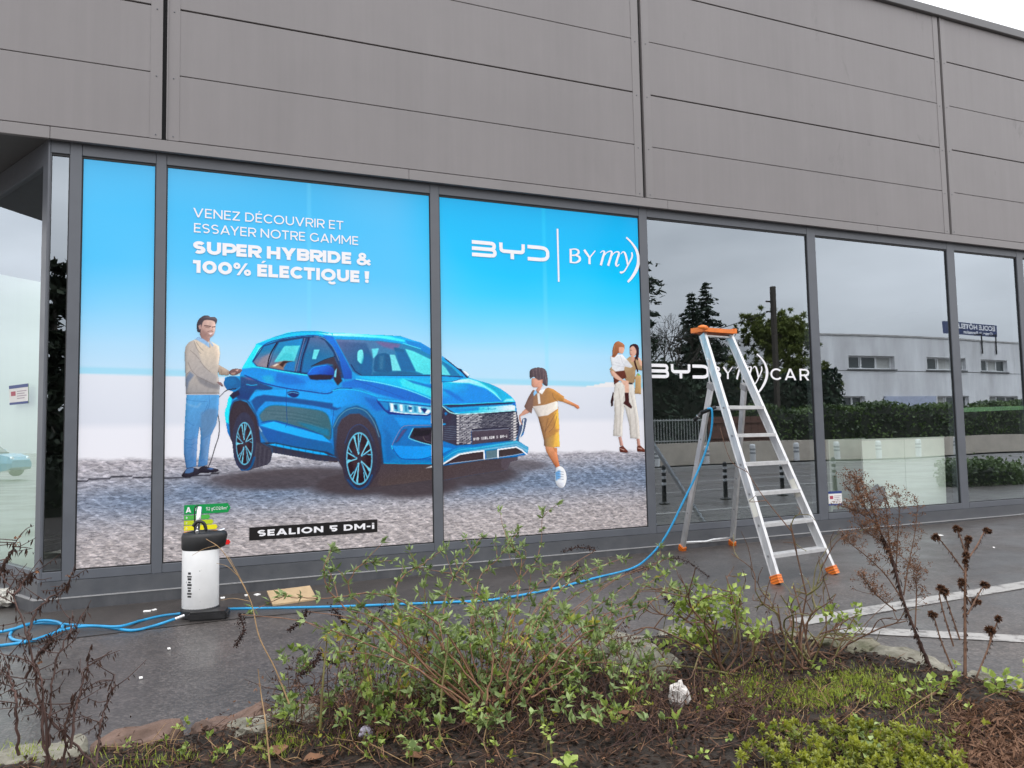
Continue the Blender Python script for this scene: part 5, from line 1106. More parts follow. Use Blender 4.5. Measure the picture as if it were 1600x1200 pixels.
def conifer(name, label, x, y, h, wid, seed, material, group=None, base=0.08, dens=1.0, pw=1.0):
    rs = np.random.RandomState(seed); z0 = G(x); t = empty(name, (x, y, z0), label, 'tree', group)
    m = MB(); m.tube([(x, y, z0-0.1), (x+0.05, y, z0+h*0.5), (x, y, z0+h*0.98)], [h*0.022, h*0.014, 0.012], 7); tr = m.build('trunk', M_BARK, t)
    C, U = [], []; nb = MB(); nl = int(h*4.2)
    for i in range(nl):
        f = base+(1-base)*i/nl; L_ = wid*((1-f)**pw)*(0.75+0.5*rs.rand())+0.12
        for k in range(int(5+3*rs.rand())):
            a = rs.rand()*6.283; zc = z0+h*f; L2 = L_*(0.7+0.5*rs.rand())
            p0 = np.array([x, y, zc]); d = np.array([math.cos(a), math.sin(a), -0.12-0.2*(1-f)]); p1 = p0+d*L2+np.array([0, 0, 0.06*L2])
            nb.tube([p0, (p0+p1)/2+np.array([0, 0, 0.02]), p1], [0.03*(1-f)+0.008, 0.014, 0.004], 4, caps=False)
            n_ = int(26*dens*max(0.35, L2))
            s_ = rs.rand(n_)**0.7; c_ = p0+d*L2*s_[:, None]; sp = rs.normal(size=(n_, 3))*np.array([0.13, 0.13, 0.06])*(0.5+0.9*L2)*0.55
            C.append(c_+sp-np.array([0, 0, 0.05])); u = d[None]*0.9+rs.normal(size=(n_, 3))*0.45; U.append(u)
    nb.build('branches', M_BARK, t, kind='stuff')
    C = np.concatenate(C); U = np.concatenate(U); U /= np.linalg.norm(U, axis=1, keepdims=True); N_ = rdir(rs, len(C), 1.2)
    r_ = np.hypot(C[:, 0]-x, C[:, 1]-y)/(wid+0.1)
    leaf_mesh('crown', C, N_, U, np.stack([rs.uniform(0.20, 0.42, len(C)), rs.uniform(0.07, 0.15, len(C))], 1), np.clip(rs.rand(len(C))*0.75+0.2*rs.rand(len(C)), 0, 1), material, t)
    return t
YM = lambda yv: 0.048-yv                                   # virtual depth behind the pane -> real place before it
G1 = 'trees across the street'
conifer('spruce_tree', 'shorter of two dark pointed spruces across the street, mirrored behind the ladder', 26.6, YM(30), 9.3, 3.0, 1, M_SPRUCE, G1)
conifer('spruce_tree', 'taller of two dark pointed spruces across the street, mirrored behind the ladder', 28.0, YM(30.4), 10.1, 3.6, 2, M_SPRUCE, G1)
conifer('spruce_tree', 'dark spruce whose edge is mirrored beside the last film', 18.3, YM(24), 12.6, 2.6, 3, M_SPRUCE, G1, pw=0.7)
conifer('cypress_tree', 'dark slim cypress mirrored in the narrow pane at the building corner', -2.42, YM(9.2), 4.7, 0.75, 4, M_CYP, G1, base=0.02, dens=2.2, pw=0.35)
def pine(x, y, h, wid, seed, label):
    rs = np.random.RandomState(seed); z0 = G(x); t = empty('pine_tree', (x, y, z0), label, 'tree', G1)
    m = MB(); m.tube([(x, y, z0-0.1), (x+0.1, y, z0+h*0.45), (x, y, z0+h*0.9)], [0.2, 0.13, 0.03], 8); m.build('trunk', M_BARK, t)
    C, U, TN = [], [], []; nb = MB()
    for k in range(150):
        f = 0.10+0.86*rs.rand(); a = rs.rand()*6.283; L_ = wid*math.sqrt(max(0.03, 1-((f-0.38)/0.63)**2))*(0.55+0.5*rs.rand())
        p0 = np.array([x, y, z0+h*f*0.85]); p1 = np.array([x+L_*math.cos(a), y+L_*math.sin(a), z0+h*f])
        nb.tube([p0, (p0+p1)/2-np.array([0, 0, 0.1]), p1], [0.035, 0.022, 0.008], 4, caps=False)
        tn = rs.rand()
        for q in range(9):
            cc = p0+(p1-p0)*(0.5+0.55*rs.rand())+rs.normal(size=3)*0.28; n_ = 40
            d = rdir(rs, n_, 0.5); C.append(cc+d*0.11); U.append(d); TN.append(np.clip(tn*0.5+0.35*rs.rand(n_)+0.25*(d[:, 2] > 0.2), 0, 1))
    nb.build('branches', M_BARK, t, kind='stuff'); C = np.concatenate(C); U = np.concatenate(U); TN = np.concatenate(TN)
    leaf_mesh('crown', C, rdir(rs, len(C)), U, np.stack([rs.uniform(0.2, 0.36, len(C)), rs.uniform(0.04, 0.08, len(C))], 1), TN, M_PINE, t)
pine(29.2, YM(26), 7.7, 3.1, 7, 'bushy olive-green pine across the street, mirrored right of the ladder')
def bare_tree(x, y, h, seed, label):
    rs = np.random.RandomState(seed); z0 = G(x); t = empty('bare_tree', (x, y, z0), label, 'tree', G1); m = MB(); tw = MB()
    m.tube([(x, y, z0-0.1), (x, y+0.1, z0+h*0.35)], [0.16, 0.10], 7); m.build('trunk', M_BARK, t)
    def grow(p, d, L_, r, dep):
        q = p+d*L_; tw.tube([p, (p+q)/2+rs.normal(size=3)*L_*0.05, q], [r, r*0.85, r*0.7], 4, caps=False)
        if dep == 0: return
        for k in range(3 if dep > 1 else 4):
            e = d*0.8+rs.normal(size=3)*0.42+np.array([0, 0, 0.15]); grow(p+d*L_*rs.uniform(0.6, 1.0), e/np.linalg.norm(e), L_*rs.uniform(0.6, 0.8), r*0.62, dep-1)
    for k in range(4):
        d = np.array([rs.normal()*0.45, rs.normal()*0.45, 1.0]); grow(np.array([x, y+0.1, z0+h*0.33]), d/np.linalg.norm(d), h*0.24, 0.06, 4)
    tw.build('crown', M_BARK, t, kind='stuff')
bare_tree(23.2, YM(28), 8.8, 3, 'leafless pale tree across the street, mirrored left of the spruces')
bare_tree(21.6, YM(29), 7.6, 5, 'small leafless tree across the street, mirrored nearest the last film')
# dark understorey below the trees
def hedge(name, label, x0, x1, y0, y1, zt, n, seed, material, cat='hedge', zb=0.0, leaf=(0.10, 0.2), group=None, top_wave=0.12):
    rs = np.random.RandomState(seed); t = empty(name, ((x0+x1)/2, (y0+y1)/2, G((x0+x1)/2)), label, cat, group)
    nx = max(16, int((x1-x0)*1.5)); vs = []; fs = []; rnd = min(1.2, (x1-x0)*0.5)
    hf = lambda X_: np.sqrt(np.clip(np.minimum(X_-x0, x1-X_)/rnd, 0.0, 1.0)*(2-np.clip(np.minimum(X_-x0, x1-X_)/rnd, 0.0, 1.0)))
    yc = (y0+y1)/2; hy = (y1-y0)/2
    for i in range(nx+1):                                 # dark inner mass of twigs, rounded at both ends
        X_ = x0+(x1-x0)*i/nx; w_ = top_wave*math.sin(X_*1.7)+top_wave*0.7*math.sin(X_*0.61+2); k = float(hf(X_)); zz = max(0.02, (zt+w_-0.15)*k); d = max(0.01, (hy-0.13)*k)
        vs += [(X_, yc-d, G(X_)), (X_, yc-d*0.95, G(X_)+zz*0.8), (X_, yc-d*0.5, G(X_)+zz), (X_, yc+d*0.5, G(X_)+zz), (X_, yc+d*0.95, G(X_)+zz*0.8), (X_, yc+d, G(X_))]
    for i in range(nx):
        for j in range(5): a = 6*i+j; fs.append((a, a+1, a+7, a+6))
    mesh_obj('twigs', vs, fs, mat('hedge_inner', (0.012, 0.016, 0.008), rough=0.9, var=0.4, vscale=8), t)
    u = rs.rand(n); side = rs.rand(n); X_ = x0+(x1-x0)*u; w_ = top_wave*np.sin(X_*1.7)+top_wave*0.7*np.sin(X_*0.61+2); k = hf(X_)
    Z_ = np.where(side < 0.6, zb+rs.rand(n)*(zt-zb), zt-rs.rand(n)*0.12)*k+w_*k; q_ = np.where(side < 0.3, -hy+rs.rand(n)*0.12, np.where(side < 0.6, hy-rs.rand(n)*0.12, (rs.rand(n)*2-1)*hy))
    C = np.stack([X_, yc+q_*k+rs.normal(size=n)*0.05, GA+GB*X_+np.abs(Z_)+rs.normal(size=n)*0.05], 1)
    tone = np.clip(0.45+0.35*np.sin(X_*2.3+Z_*3)+rs.normal(size=n)*0.22, 0, 1)
    leaf_mesh('leaves', C, rdir(rs, n, 0.4), rdir(rs, n), np.stack([rs.uniform(*leaf, n), rs.uniform(leaf[0]*0.6, leaf[1]*0.6, n)], 1), tone, material, t)
    return t
hedge('hedge', 'clipped green hedge before the concrete building, mirrored in the right-hand panes', 21.5, 52, YM(21.2), YM(19.8), 2.05, 16000, 1, M_HEDGE)
hedge('thicket', 'dark overgrown shrubs under the spruces, mirrored behind the ladder', 14.5, 31, YM(24), YM(22.4), 3.4, 9000, 2, M_SPRUCE, 'shrubs', top_wave=0.5, leaf=(0.14, 0.3))
hedge('shrub', 'round evergreen shrub by the street, mirrored in the rightmost pane', 12.75, 14.6, YM(4.0), YM(2.9), 0.6, 2400, 3, M_HEDGE, 'shrub', leaf=(0.05, 0.1), top_wave=0.1)
hedge('thicket', 'dark shrubs in front of the cypress, mirrored low in the narrow corner pane', -4.2, -1.2, YM(8.6), YM(8.0), 0.8, 1800, 4, M_CYP, 'shrubs', leaf=(0.06, 0.14), top_wave=0.15)
# low rendered wall, railing, brown fence
M_LOWW = mat('beige_render', (0.42, 0.37, 0.31), rough=0.85, var=0.15, vscale=2.0, bump=0.15)
gw = lambda x: G(x)
prism('street_wall', [(46, YM(12.6)), (-14, YM(12.6))], lambda x: G(x)-0.1, 0.86, M_LOWW, None, 0.22)
sw = bpy.context.scene.objects['street_wall']; tag(sw, 'low beige rendered wall along the far pavement, mirrored across the panes', 'wall')
M_BROWN = mat('brown_board', (0.11, 0.05, 0.035), rough=0.7, var=0.2, vscale=3, stretch=(1, 1, 6))
M_RAIL = mat('grey_railing', (0.30, 0.31, 0.30), rough=0.5)
fb = empty('board_fence', (16.4, YM(13.6), 0.8), 'dark brown board fence on the low wall, mirrored behind the ladder', 'fence')
for k in range(9): MB().box(15.1+k*0.29, 15.1+k*0.29+0.282, YM(13.62), YM(13.58), 0.80, 1.66, b=0.004).build('board', M_BROWN, fb)
for k in range(2): MB().box(15.08, 17.72, YM(13.575), YM(13.54), 0.95+k*0.5, 1.03+k*0.5).build('rail', M_BROWN, fb)
fr = empty('railing', (12.4, YM(13.6), 0.8), 'pale steel railing on the low wall, mirrored behind the ladder legs', 'railing')
for k in range(44): MB().tube([(10.2+k*0.11, YM(13.6), 0.8), (10.2+k*0.11, YM(13.6), 1.62)], 0.012, 6).build('bar', M_RAIL, fr)
for z in (0.9, 1.55): MB().box(10.15, 15.0, YM(13.62), YM(13.58), z, z+0.04).build('rail', M_RAIL, fr)
for k in range(3): MB().box(10.12+k*2.42, 10.18+k*2.42, YM(13.63), YM(13.57), 0.8, 1.7).build('post', M_RAIL, fr)
# utility pole with its wire
pp = empty('utility_pole', (25.6, YM(22), 0.2), 'dark wooden utility pole with one wire, mirrored in front of the pine', 'pole')
MB().box(25.50, 25.72, YM(22.11), YM(21.89), 0.1, 8.15, b=0.02).build('post', M_BARK, pp)
m = MB(); m.tube([(25.6+(-8.0)*t_, YM(22)-8*t_*0.5, 7.0-1.4*math.sin(PI*t_)*0.5-0.9*t_) for t_ in np.linspace(0, 1, 9)], 0.02, 5); m.build('wire', M_GASKET, pp)
for z in (6.9, 7.4): MB().box(25.3, 25.9, YM(22.18), YM(22.12), z, z+0.07).build('bracket', M_BARK, pp)
# bollards
M_BW = mat('bollard_white', (0.62, 0.62, 0.62), rough=0.4, var=0.1); M_BG = mat('bollard_band', (0.22, 0.23, 0.24), rough=0.4); M_BK = mat('bollard_black', (0.012, 0.012, 0.013), rough=0.4)
def bollard_far(x, y, label):
    z = G(x); t = empty('bollard', (x, y, z), label, 'bollard', 'pale bollards along the far pavement')
    m = MB(); m.lathe((x, y, z), [(0.085, 0), (0.085, 0.60), (0.075, 0.64), (0.05, 0.66)], 16); m.build('post', M_BW, t, smooth=False)
    for dz in (0.36, 0.47):
        m = MB(); m.lathe((x, y, z+dz), [(0.087, 0), (0.089, 0.005), (0.089, 0.05), (0.087, 0.055)], 16); m.build('band', M_BG, t)
names = ['first', 'second', 'third', 'fourth', 'fifth', 'sixth', 'seventh', 'eighth', 'ninth', 'tenth']
for k in range(8): bollard_far(12.0+k*1.72, YM(11.9), '%s pale banded bollard, counted from the last film, mirrored by the low wall' % names[k])
def bollard_near(x, y, label):
    z = G(x); t = empty('delineator_post', (x, y, z), label, 'post', 'black and white posts along the near kerb')
    m = MB(); m.lathe((x, y, z), [(0.09, 0), (0.09, 0.02), (0.036, 0.04), (0.034, 0.60), (0.02, 0.62)], 14); m.build('post', M_BK, t)
    for dz in (0.30, 0.40, 0.50):
        m = MB(); m.lathe((x, y, z+dz), [(0.036, 0), (0.037, 0.003), (0.037, 0.042), (0.036, 0.045)], 14); m.build('band', M_BW, t)
for k in range(4): bollard_near(6.85+k*1.2, YM(3.85), '%s thin black post with white bands, counted from the left, mirrored behind the ladder' % names[k])
# white line and kerb of the street
tag(gsheet('road_marking', strip((-20, YM(7.6)), (45, YM(7.6)), 0.12), 0.004, paint), kind='structure')
tag(gsheet('road_marking', strip((-20, YM(5.6)), (45, YM(5.6)), 0.12), 0.004, paint), kind='structure')
M_KERB = mat('kerb_stone', (0.30, 0.29, 0.28), rough=0.8, var=0.15, vscale=4)
for yk in (YM(11.3),):
    o = prism('kerb', [(45, yk), (-20, yk)], lambda x: G(x)-0.05, 0.22, M_KERB, None, 0.15); tag(o, kind='structure')
# the concrete building with its roof sign
M_CONC = None
def conc():
    m = mat('weathered_concrete', (0.56, 0.55, 0.55), rough=0.85, var=0.08, vscale=0.8, col2=(0.84, 0.835, 0.85), stretch=(1, 1, 0.22), bump=0.06); return m
M_CONC = conc()
yb = YM(34); SB = empty('concrete_building', (52, yb-5, 0.4), 'pale concrete two-storey building mirrored in the two right-hand panes', 'building')
WIN = [(43.3, 47.4, 5.5, 6.45), (50.4, 54.4, 5.5, 6.45), (56.5, 60.3, 5.5, 6.45), (63.6, 67.4, 5.5, 6.45), (42.0, 44.6, 2.5, 3.55), (46.2, 48.0, 2.5, 3.55), (51.2, 54.6, 2.5, 3.55), (57.4, 61.6, 2.5, 3.55)]
def wall_with_holes(x0, x1, z0, z1, holes, y, dep):
    xs_ = sorted({x0, x1}|{h[0] for h in holes}|{h[1] for h in holes}); zs_ = sorted({z0, z1}|{h[2] for h in holes}|{h[3] for h in holes}); m = MB()
    for i in range(len(xs_)-1):
        for j in range(len(zs_)-1):
            cx, cz = (xs_[i]+xs_[i+1])/2, (zs_[j]+zs_[j+1])/2
            if any(h[0] < cx < h[1] and h[2] < cz < h[3] for h in holes): continue
            m.add([(xs_[i], y, zs_[j]), (xs_[i+1], y, zs_[j]), (xs_[i+1], y, zs_[j+1]), (xs_[i], y, zs_[j+1])], [(3, 2, 1, 0)])
    for a, b, c_, d in holes:
        m.add([(a, y, c_), (b, y, c_), (b, y, d), (a, y, d), (a, y-dep, c_), (b, y-dep, c_), (b, y-dep, d), (a, y-dep, d)], [(0, 1, 5, 4), (1, 2, 6, 5), (2, 3, 7, 6), (3, 0, 4, 7)])
    return m
wall_with_holes(36.5, 90, 0.2, 7.85, WIN, yb, 0.4).build('wall', M_CONC, SB)
MB().box(36.5, 90, yb-12, yb-0.05, 7.86, 7.9).build('roof', M_CONC, SB); MB().box(36.3, 90.1, yb-0.3, yb+0.06, 7.852, 8.0, b=0.02).build('parapet', mat('parapet_weathered', (0.42, 0.41, 0.40), rough=0.9, var=0.2, vscale=2), SB)
MB().add([(36.5, yb-0.002, 0.2), (36.5, yb-12, 0.2), (36.5, yb-12, 7.85), (36.5, yb-0.002, 7.85)], [(0, 1, 2, 3)]).build('wall', M_CONC, SB)
M_WFR = mat('white_window_frame', (0.75, 0.75, 0.75), rough=0.5); M_WGL = mat('far_window_glass', (0.05, 0.06, 0.06), rough=0.08, spec=0.8); M_CURT = mat('pale_curtain', (0.42, 0.42, 0.40), rough=0.9, var=0.15, vscale=3, stretch=(6, 1, 0.2))
for a, b, c_, d in WIN:
    wd = empty('window', ((a+b)/2, yb-0.35, c_)); wd.parent = SB; wd.matrix_parent_inverse = Matrix.Translation(-Vector(SB.location))
    m = MB(); n_ = 3; fw_ = 0.09
    fr_ = MB().box(a, b, yb-0.38, yb-0.30, c_, c_+fw_).box(a, b, yb-0.38, yb-0.30, d-fw_, d).build('frame', M_WFR, None)
    fr_.parent = wd; fr_.matrix_parent_inverse = Matrix.Translation(-Vector(wd.location))
    for k in range(n_+1):
        xx = a+0.05+(b-a-0.1)*k/n_; o = MB().box(xx-0.06, xx+0.06, yb-0.385, yb-0.295, c_+fw_, d-fw_).build('mullion', M_WFR, None); o.parent = wd; o.matrix_parent_inverse = Matrix.Translation(-Vector(wd.location))
    for k in range(n_):
        x0_, x1_ = a+(b-a)*k/n_+0.1, a+(b-a)*(k+1)/n_-0.1
        o = mesh_obj('pane', [(x0_, yb-0.36, c_+fw_), (x1_, yb-0.36, c_+fw_), (x1_, yb-0.36, d-fw_), (x0_, yb-0.36, d-fw_)], [(3, 2, 1, 0)], M_CURT if (k+int(a)) % 3 == 0 else M_WGL); o.parent = wd; o.matrix_parent_inverse = Matrix.Translation(-Vector(wd.location))
    o = MB().box(a-0.12, b+0.12, yb-0.3, yb+0.10, c_-0.10, c_-0.003).build('sill', mat('dark_sill', (0.16, 0.16, 0.16), rough=0.8), None); o.parent = wd; o.matrix_parent_inverse = Matrix.Translation(-Vector(wd.location))
MB().box(46.3, 51.0, yb+0.01, yb+0.08, 2.75, 3.55).build('wall_sign', mat('pale_blue_sign', (0.42, 0.46, 0.58), rough=0.5, var=0.1), SB)
MB().box(36.6, 90, yb+0.001, yb+0.02, 5.36, 5.40).build('ledge', mat('dark_sill', (0.16, 0.16, 0.16)), SB)
RSG = empty('roof_sign', (56.5, yb-0.5, 7.9), 'navy blue sign with white lettering on the roof of the concrete building', 'sign')
M_NAVY = mat('navy_sign', (0.028, 0.045, 0.13), rough=0.5)
MB().box(53.1, 59.9, yb-0.75, yb-0.55, 8.42, 9.38, b=0.02).build('board', M_NAVY, RSG)
for xx in (56.7, 58.7): MB().box(xx-0.06, xx+0.06, yb+0.07, yb+0.13, 6.9, 8.5).build('post', M_GAP, RSG); MB().box(xx-0.05, xx+0.05, yb-0.6, yb+0.09, 8.42, 8.5).build('bracket', M_GAP, RSG)
def font_text(s_, size, cx0, cx1, z, y, parent, material, flip=True, bold=0.0):
    cu = bpy.data.curves.new('lettering', 'FONT'); cu.body = s_; cu.size = size; cu.offset = bold; ob = bpy.data.objects.new('tmp_text', cu); COL.objects.link(ob)
    dg = bpy.context.evaluated_depsgraph_get(); me = bpy.data.meshes.new_from_object(ob.evaluated_get(dg)); bpy.data.objects.remove(ob); bpy.data.curves.remove(cu)
    v = np.array([q.co[:] for q in me.vertices]); x0_, x1_ = v[:, 0].min(), v[:, 0].max()
    for q in me.vertices:
        t_ = (q.co.x-x0_)/(x1_-x0_); q.co = Vector((cx0+(cx1-cx0)*t_, y, z+q.co.y))
    me.name = 'lettering'; me.materials.clear(); me.materials.append(material); return tag(put(bpy.data.objects.new('lettering', me), parent), kind='stuff')
# the real sign faces the showroom, so its text runs towards -x seen from there
M_SIGNW = mat('sign_white', (0.8, 0.8, 0.82), rough=0.5)
font_text('ECOLE HÔTELI', 0.52, 59.6, 54.6, 8.90, yb-0.545, RSG, M_SIGNW, bold=0.02)
font_text('Centre de Formation', 0.34, 59.2, 55.2, 8.52, yb-0.545, RSG, M_SIGNW, bold=0.012)

# small blue hatchback parked beyond the entrance; it shows in the angled glass
def mirror_cant(p):
    n = np.array([NL[0], NL[1], 0]); c0 = np.array([*(C0+NL*(-0.012)), 0]); p = np.asarray(p, float); return p-2*((p-c0)@n)*n
vp = on_ground(2, 746); fdir = np.array([_r2[0], _r2[1], 0]); fdir /= np.linalg.norm(fdir); q0 = mirror_cant(vp); n3 = np.array([NL[0], NL[1], 0]); f2 = fdir-2*(fdir@n3)*n3
HB = empty('hatchback_car', tuple(q0), 'small blue hatchback mirrored low in the angled glass at far left', 'car')
sd_ = np.array([-f2[1], f2[0], 0])
def CP(x, y, z): return tuple(q0+f2*x+sd_*y+np.array([0, 0, z]))
M_CARB = mat('teal_car_paint', (0.02, 0.20, 0.32), rough=0.25, coat=0.6); M_TYRE = mat('tyre_rubber', (0.012, 0.012, 0.012), rough=0.8); M_RIM = mat('alloy_rim', (0.5, 0.5, 0.52), rough=0.3, metal=0.8); M_CGL = mat('car_glass', (0.03, 0.035, 0.04), rough=0.05, spec=0.9)
def loft(name, st, mt, parent):
    """stations (x, half-width low, half-width high, z low, z high)"""
    vs, fs = [], []
    for x, a, b, z0, z1 in st: vs += [CP(x, -a, z0), CP(x, -a*1.02, (z0+z1)/2), CP(x, -b, z1), CP(x, b, z1), CP(x, a*1.02, (z0+z1)/2), CP(x, a, z0)]
    for i in range(len(st)-1):
        for j in range(6): k = (j+1) % 6; fs.append((6*i+j, 6*i+k, 6*i+6+k, 6*i+6+j))
    fs += [tuple(range(5, -1, -1)), tuple(range(len(vs)-6, len(vs)))]
    return mesh_obj(name, vs, fs, mt, parent, smooth=False)
loft('body', [(-2.75, .62, .6, .42, .75), (-2.68, .78, .72, .25, .9), (-1.9, .83, .76, .2, .96), (-.4, .84, .77, .2, .95), (.35, .83, .74, .22, .9), (.72, .78, .68, .28, .8), (.85, .66, .58, .38, .66)], M_CARB, HB)
loft('greenhouse', [(-2.62, .70, .58, .93, .96), (-2.45, .72, .6, .94, 1.36), (-1.7, .74, .62, .95, 1.42), (-.75, .73, .6, .95, 1.38), (-.15, .70, .62, .93, .97)], M_CGL, HB)
loft('roof', [(-2.5, .60, .5, 1.365, 1.39), (-1.7, .63, .55, 1.425, 1.46), (-.72, .61, .52, 1.385, 1.41)], mat('white_roof_paint', (0.7, 0.7, 0.7), rough=0.3), HB)
for xw in (-2.1, 0.12):
    for sy in (-1, 1):
        wl = empty('wheel', CP(xw, sy*0.76, 0.31)); wl.parent = HB; wl.matrix_parent_inverse = Matrix.Translation(-Vector(HB.location))
        def disc(nm, r0, y0, y1, mt, n=28):
            vs = [CP(xw+r0*math.cos(2*PI*k/n), sy*yy, 0.31+r0*math.sin(2*PI*k/n)) for yy in (y0, y1) for k in range(n)]
            o = mesh_obj(nm, vs, [(k, (k+1) % n, n+(k+1) % n, n+k) for k in range(n)]+[tuple(range(n)), tuple(range(n, 2*n))], mt); o.parent = wl; o.matrix_parent_inverse = Matrix.Translation(-Vector(wl.location))
        disc('tyre', 0.31, 0.68, 0.855, M_TYRE); disc('rim', 0.215, 0.84, 0.862, M_RIM)
        for k in range(5):
            a = 2*PI*k/5; vs = [CP(xw+r_*math.cos(a+e), sy*0.866, 0.31+r_*math.sin(a+e)) for r_, e in ((0.06, 0.3), (0.19, 0.42), (0.19, 0.8), (0.06, 0.9))]
            o = mesh_obj('rim_gap', vs, [(0, 1, 2, 3)], M_TYRE); o.parent = wl; o.matrix_parent_inverse = Matrix.Translation(-Vector(wl.location))
for sy in (-1, 1):
    m = MB(); m.tube([CP(.70, sy*.52, .68), CP(.80, sy*.52, .67)], .12, 14); m.build('headlight', mat('headlight_glass', (0.75, 0.78, 0.8), rough=0.1), HB)
    m = MB(); m.tube([CP(-.5, sy*.80, 1.0), CP(-.5, sy*.93, 1.02)], [.05, .07], 8); m.build('door_mirror', M_CARB, HB)
# ================================================================== step ladder
M_ALU = mat('brushed_aluminium', (0.62, 0.62, 0.62), rough=0.36, metal=0.5, var=0.16, vscale=24, stretch=(1, 1, 0.2), rvar=0.08)
M_ALU2 = mat('aluminium_tread', (0.60, 0.60, 0.60), rough=0.42, metal=0.4, var=0.10, vscale=20)
M_ORANGE = mat('orange_plastic', (0.80, 0.20, 0.025), rough=0.42, var=0.12, vscale=12)
M_STEEL = mat('dull_steel', (0.35, 0.35, 0.35), rough=0.4, metal=0.7)
gp = lambda x, y: Vector(on_ground(x, y))
FLf, FRf, BLf, BRf = gp(1215, 913), gp(1303, 897), gp(1055, 858), gp(1133, 850)
BLf.y = min(BLf.y, -0.11); BRf.y = min(BRf.y, -0.10)
wv_ = (FRf-FLf); wv_.z = 0; wv_.normalize(); dv_ = Vector((-wv_.y, wv_.x, 0)); mid_ = (FLf+FRf)/2
def in_plane(px, py, s):                                  # point of the photo ray at lateral offset s from the ladder's middle
    d = Vector(ray(px, py)); c0 = Vector(CAM); t_ = (s+(mid_-c0).dot(wv_))/d.dot(wv_); return c0+d*t_
LD = empty('step_ladder', tuple(mid_), 'aluminium step ladder with orange top and feet beside the window', 'ladder')
hw0 = (FRf-FLf).length/2
topc = in_plane(1119, 524, 0.0); hw1 = hw0*0.50
TL_, TR_ = topc-wv_*hw1, topc+wv_*hw1
fl0, fr0 = mid_-wv_*hw0, mid_+wv_*hw0
for f0, t0 in ((fl0, TL_), (fr0, TR_)):                   # front stiles: C-profile seen as a flat rail with lips
    a_ = (t0-f0).normalized(); s0 = f0+a_*0.05
    m = MB(); m.obox(s0, t0, 0.020, 0.062, wv_); m.build('stile', M_ALU, LD)
    for k in (-1, 1):
        n_ = a_.cross(wv_).normalized()*0.032*k; m = MB(); m.obox(s0+n_, t0+n_, 0.030, 0.005, wv_); m.build('stile_lip', M_ALU, LD)
    ft = MB(); c0 = f0+Vector((0, 0, 0.0)); ft.add([], [])
    ft.obox(f0-a_*0.0, f0+a_*0.065, 0.046, 0.082, wv_); o = ft.build('foot', M_ORANGE, LD)
    for kk in range(3):
        g_ = MB(); p_ = f0+a_*(0.016+0.02*kk); g_.obox(p_-a_*0.003, p_+a_*0.003, 0.049, 0.085, wv_); g_.build('foot_rib', mat('orange_dark', (0.42, 0.09, 0.01), rough=0.6), o)
# treads, measured on the left stile
axis_z = (TL_-fl0)
def along(z): t_ = (z-fl0.z)/axis_z.z; return fl0.lerp(TL_, t_), fr0.lerp(TR_, t_)
zst = []
def proj(p):
    d = np.array(p)-CAM; return 800+FPX*(d@_r2)/(d@_fw), 600-FPX*(d@_u2)/(d@_fw)
for k, py in enumerate((869, 821, 772, 726, 681, 637)):
    z = min(np.linspace(0.05, 1.75, 700), key=lambda z: abs(proj(along(z)[0])[1]-py)); zst.append(z)
    l_, r_ = along(z); dep = 0.085 if k < 5 else 0.26
    off_ = Vector((0, 0, 0)) if k < 5 else dv_*0.085
    m = MB(); m.obox(l_+wv_*0.012+off_, r_-wv_*0.012+off_, dep, 0.026, dv_); o = m.build('step' if k < 5 else 'platform', M_ALU2, LD)
    for q in range(5 if k < 5 else 12):                    # anti-slip ridges
        g_ = dv_*(-dep/2+dep*(q+0.5)/(5 if k < 5 else 12)); m = MB(); p0 = l_+wv_*0.03+off_+g_+Vector((0, 0, 0.0145)); p1 = r_-wv_*0.03+off_+g_+Vector((0, 0, 0.0145))
        m.obox(p0, p1, 0.006, 0.004, dv_); m.build('tread_ridge', M_ALU, o)
    for e, s in ((l_, -1), (r_, 1)):
        m = MB(); m.tube([e+wv_*s*0.0105, e+wv_*s*0.016], 0.009, 10); m.build('rivet', M_STEEL, LD)
# rear legs hinge below the top
zh = 1.60; hl, hr = along(zh)
hingeL, hingeR = hl+dv_*0.075-wv_*0.0, hr+dv_*0.075
for b0, h0 in ((BLf, hingeL), (BRf, hingeR)):
    a_ = (h0-b0).normalized(); m = MB(); m.obox(b0+a_*0.05, h0, 0.024, 0.052, wv_); m.build('rear_leg', M_ALU, LD)
    m = MB(); m.obox(b0, b0+a_*0.06, 0.044, 0.066, wv_); o = m.build('foot', M_ORANGE, LD)
    for kk in range(2):
        g_ = MB(); p_ = b0+a_*(0.02+0.022*kk); g_.obox(p_-a_*0.003, p_+a_*0.003, 0.047, 0.069, wv_); g_.build('foot_rib', MATS['orange_dark'], o)
    m = MB(); m.obox(h0-a_*0.04, h0+a_*0.015, 0.034, 0.07, wv_); m.build('hinge', M_STEEL, LD)
    for f_ in (0.25, 0.45, 0.7):
        p_ = b0.lerp(h0, f_); m = MB(); m.tube([p_-wv_*0.016, p_+wv_*0.016], 0.008, 8); m.build('rivet', M_STEEL, LD)
    q_ = h0+(TL_-fl0).normalized()*0.30+dv_*0.03
    m = MB(); m.tube([h0+dv_*0.02, h0+dv_*0.025+Vector((0, 0, 0.22)), (hl if b0 is BLf else hr)+(TL_-fl0).normalized()*0.27+dv_*0.03], 0.006, 6); m.build('stay', M_ALU, LD)
b0, b1 = BLf.lerp(hingeL, 0.055), BRf.lerp(hingeR, 0.055)
m = MB(); m.tube([b0, b0.lerp(b1, 0.45)-Vector((0, 0, 0.012)), b0.lerp(b1, 0.6), b1], 0.011, 8); m.build('brace', M_ALU, LD, smooth=True)
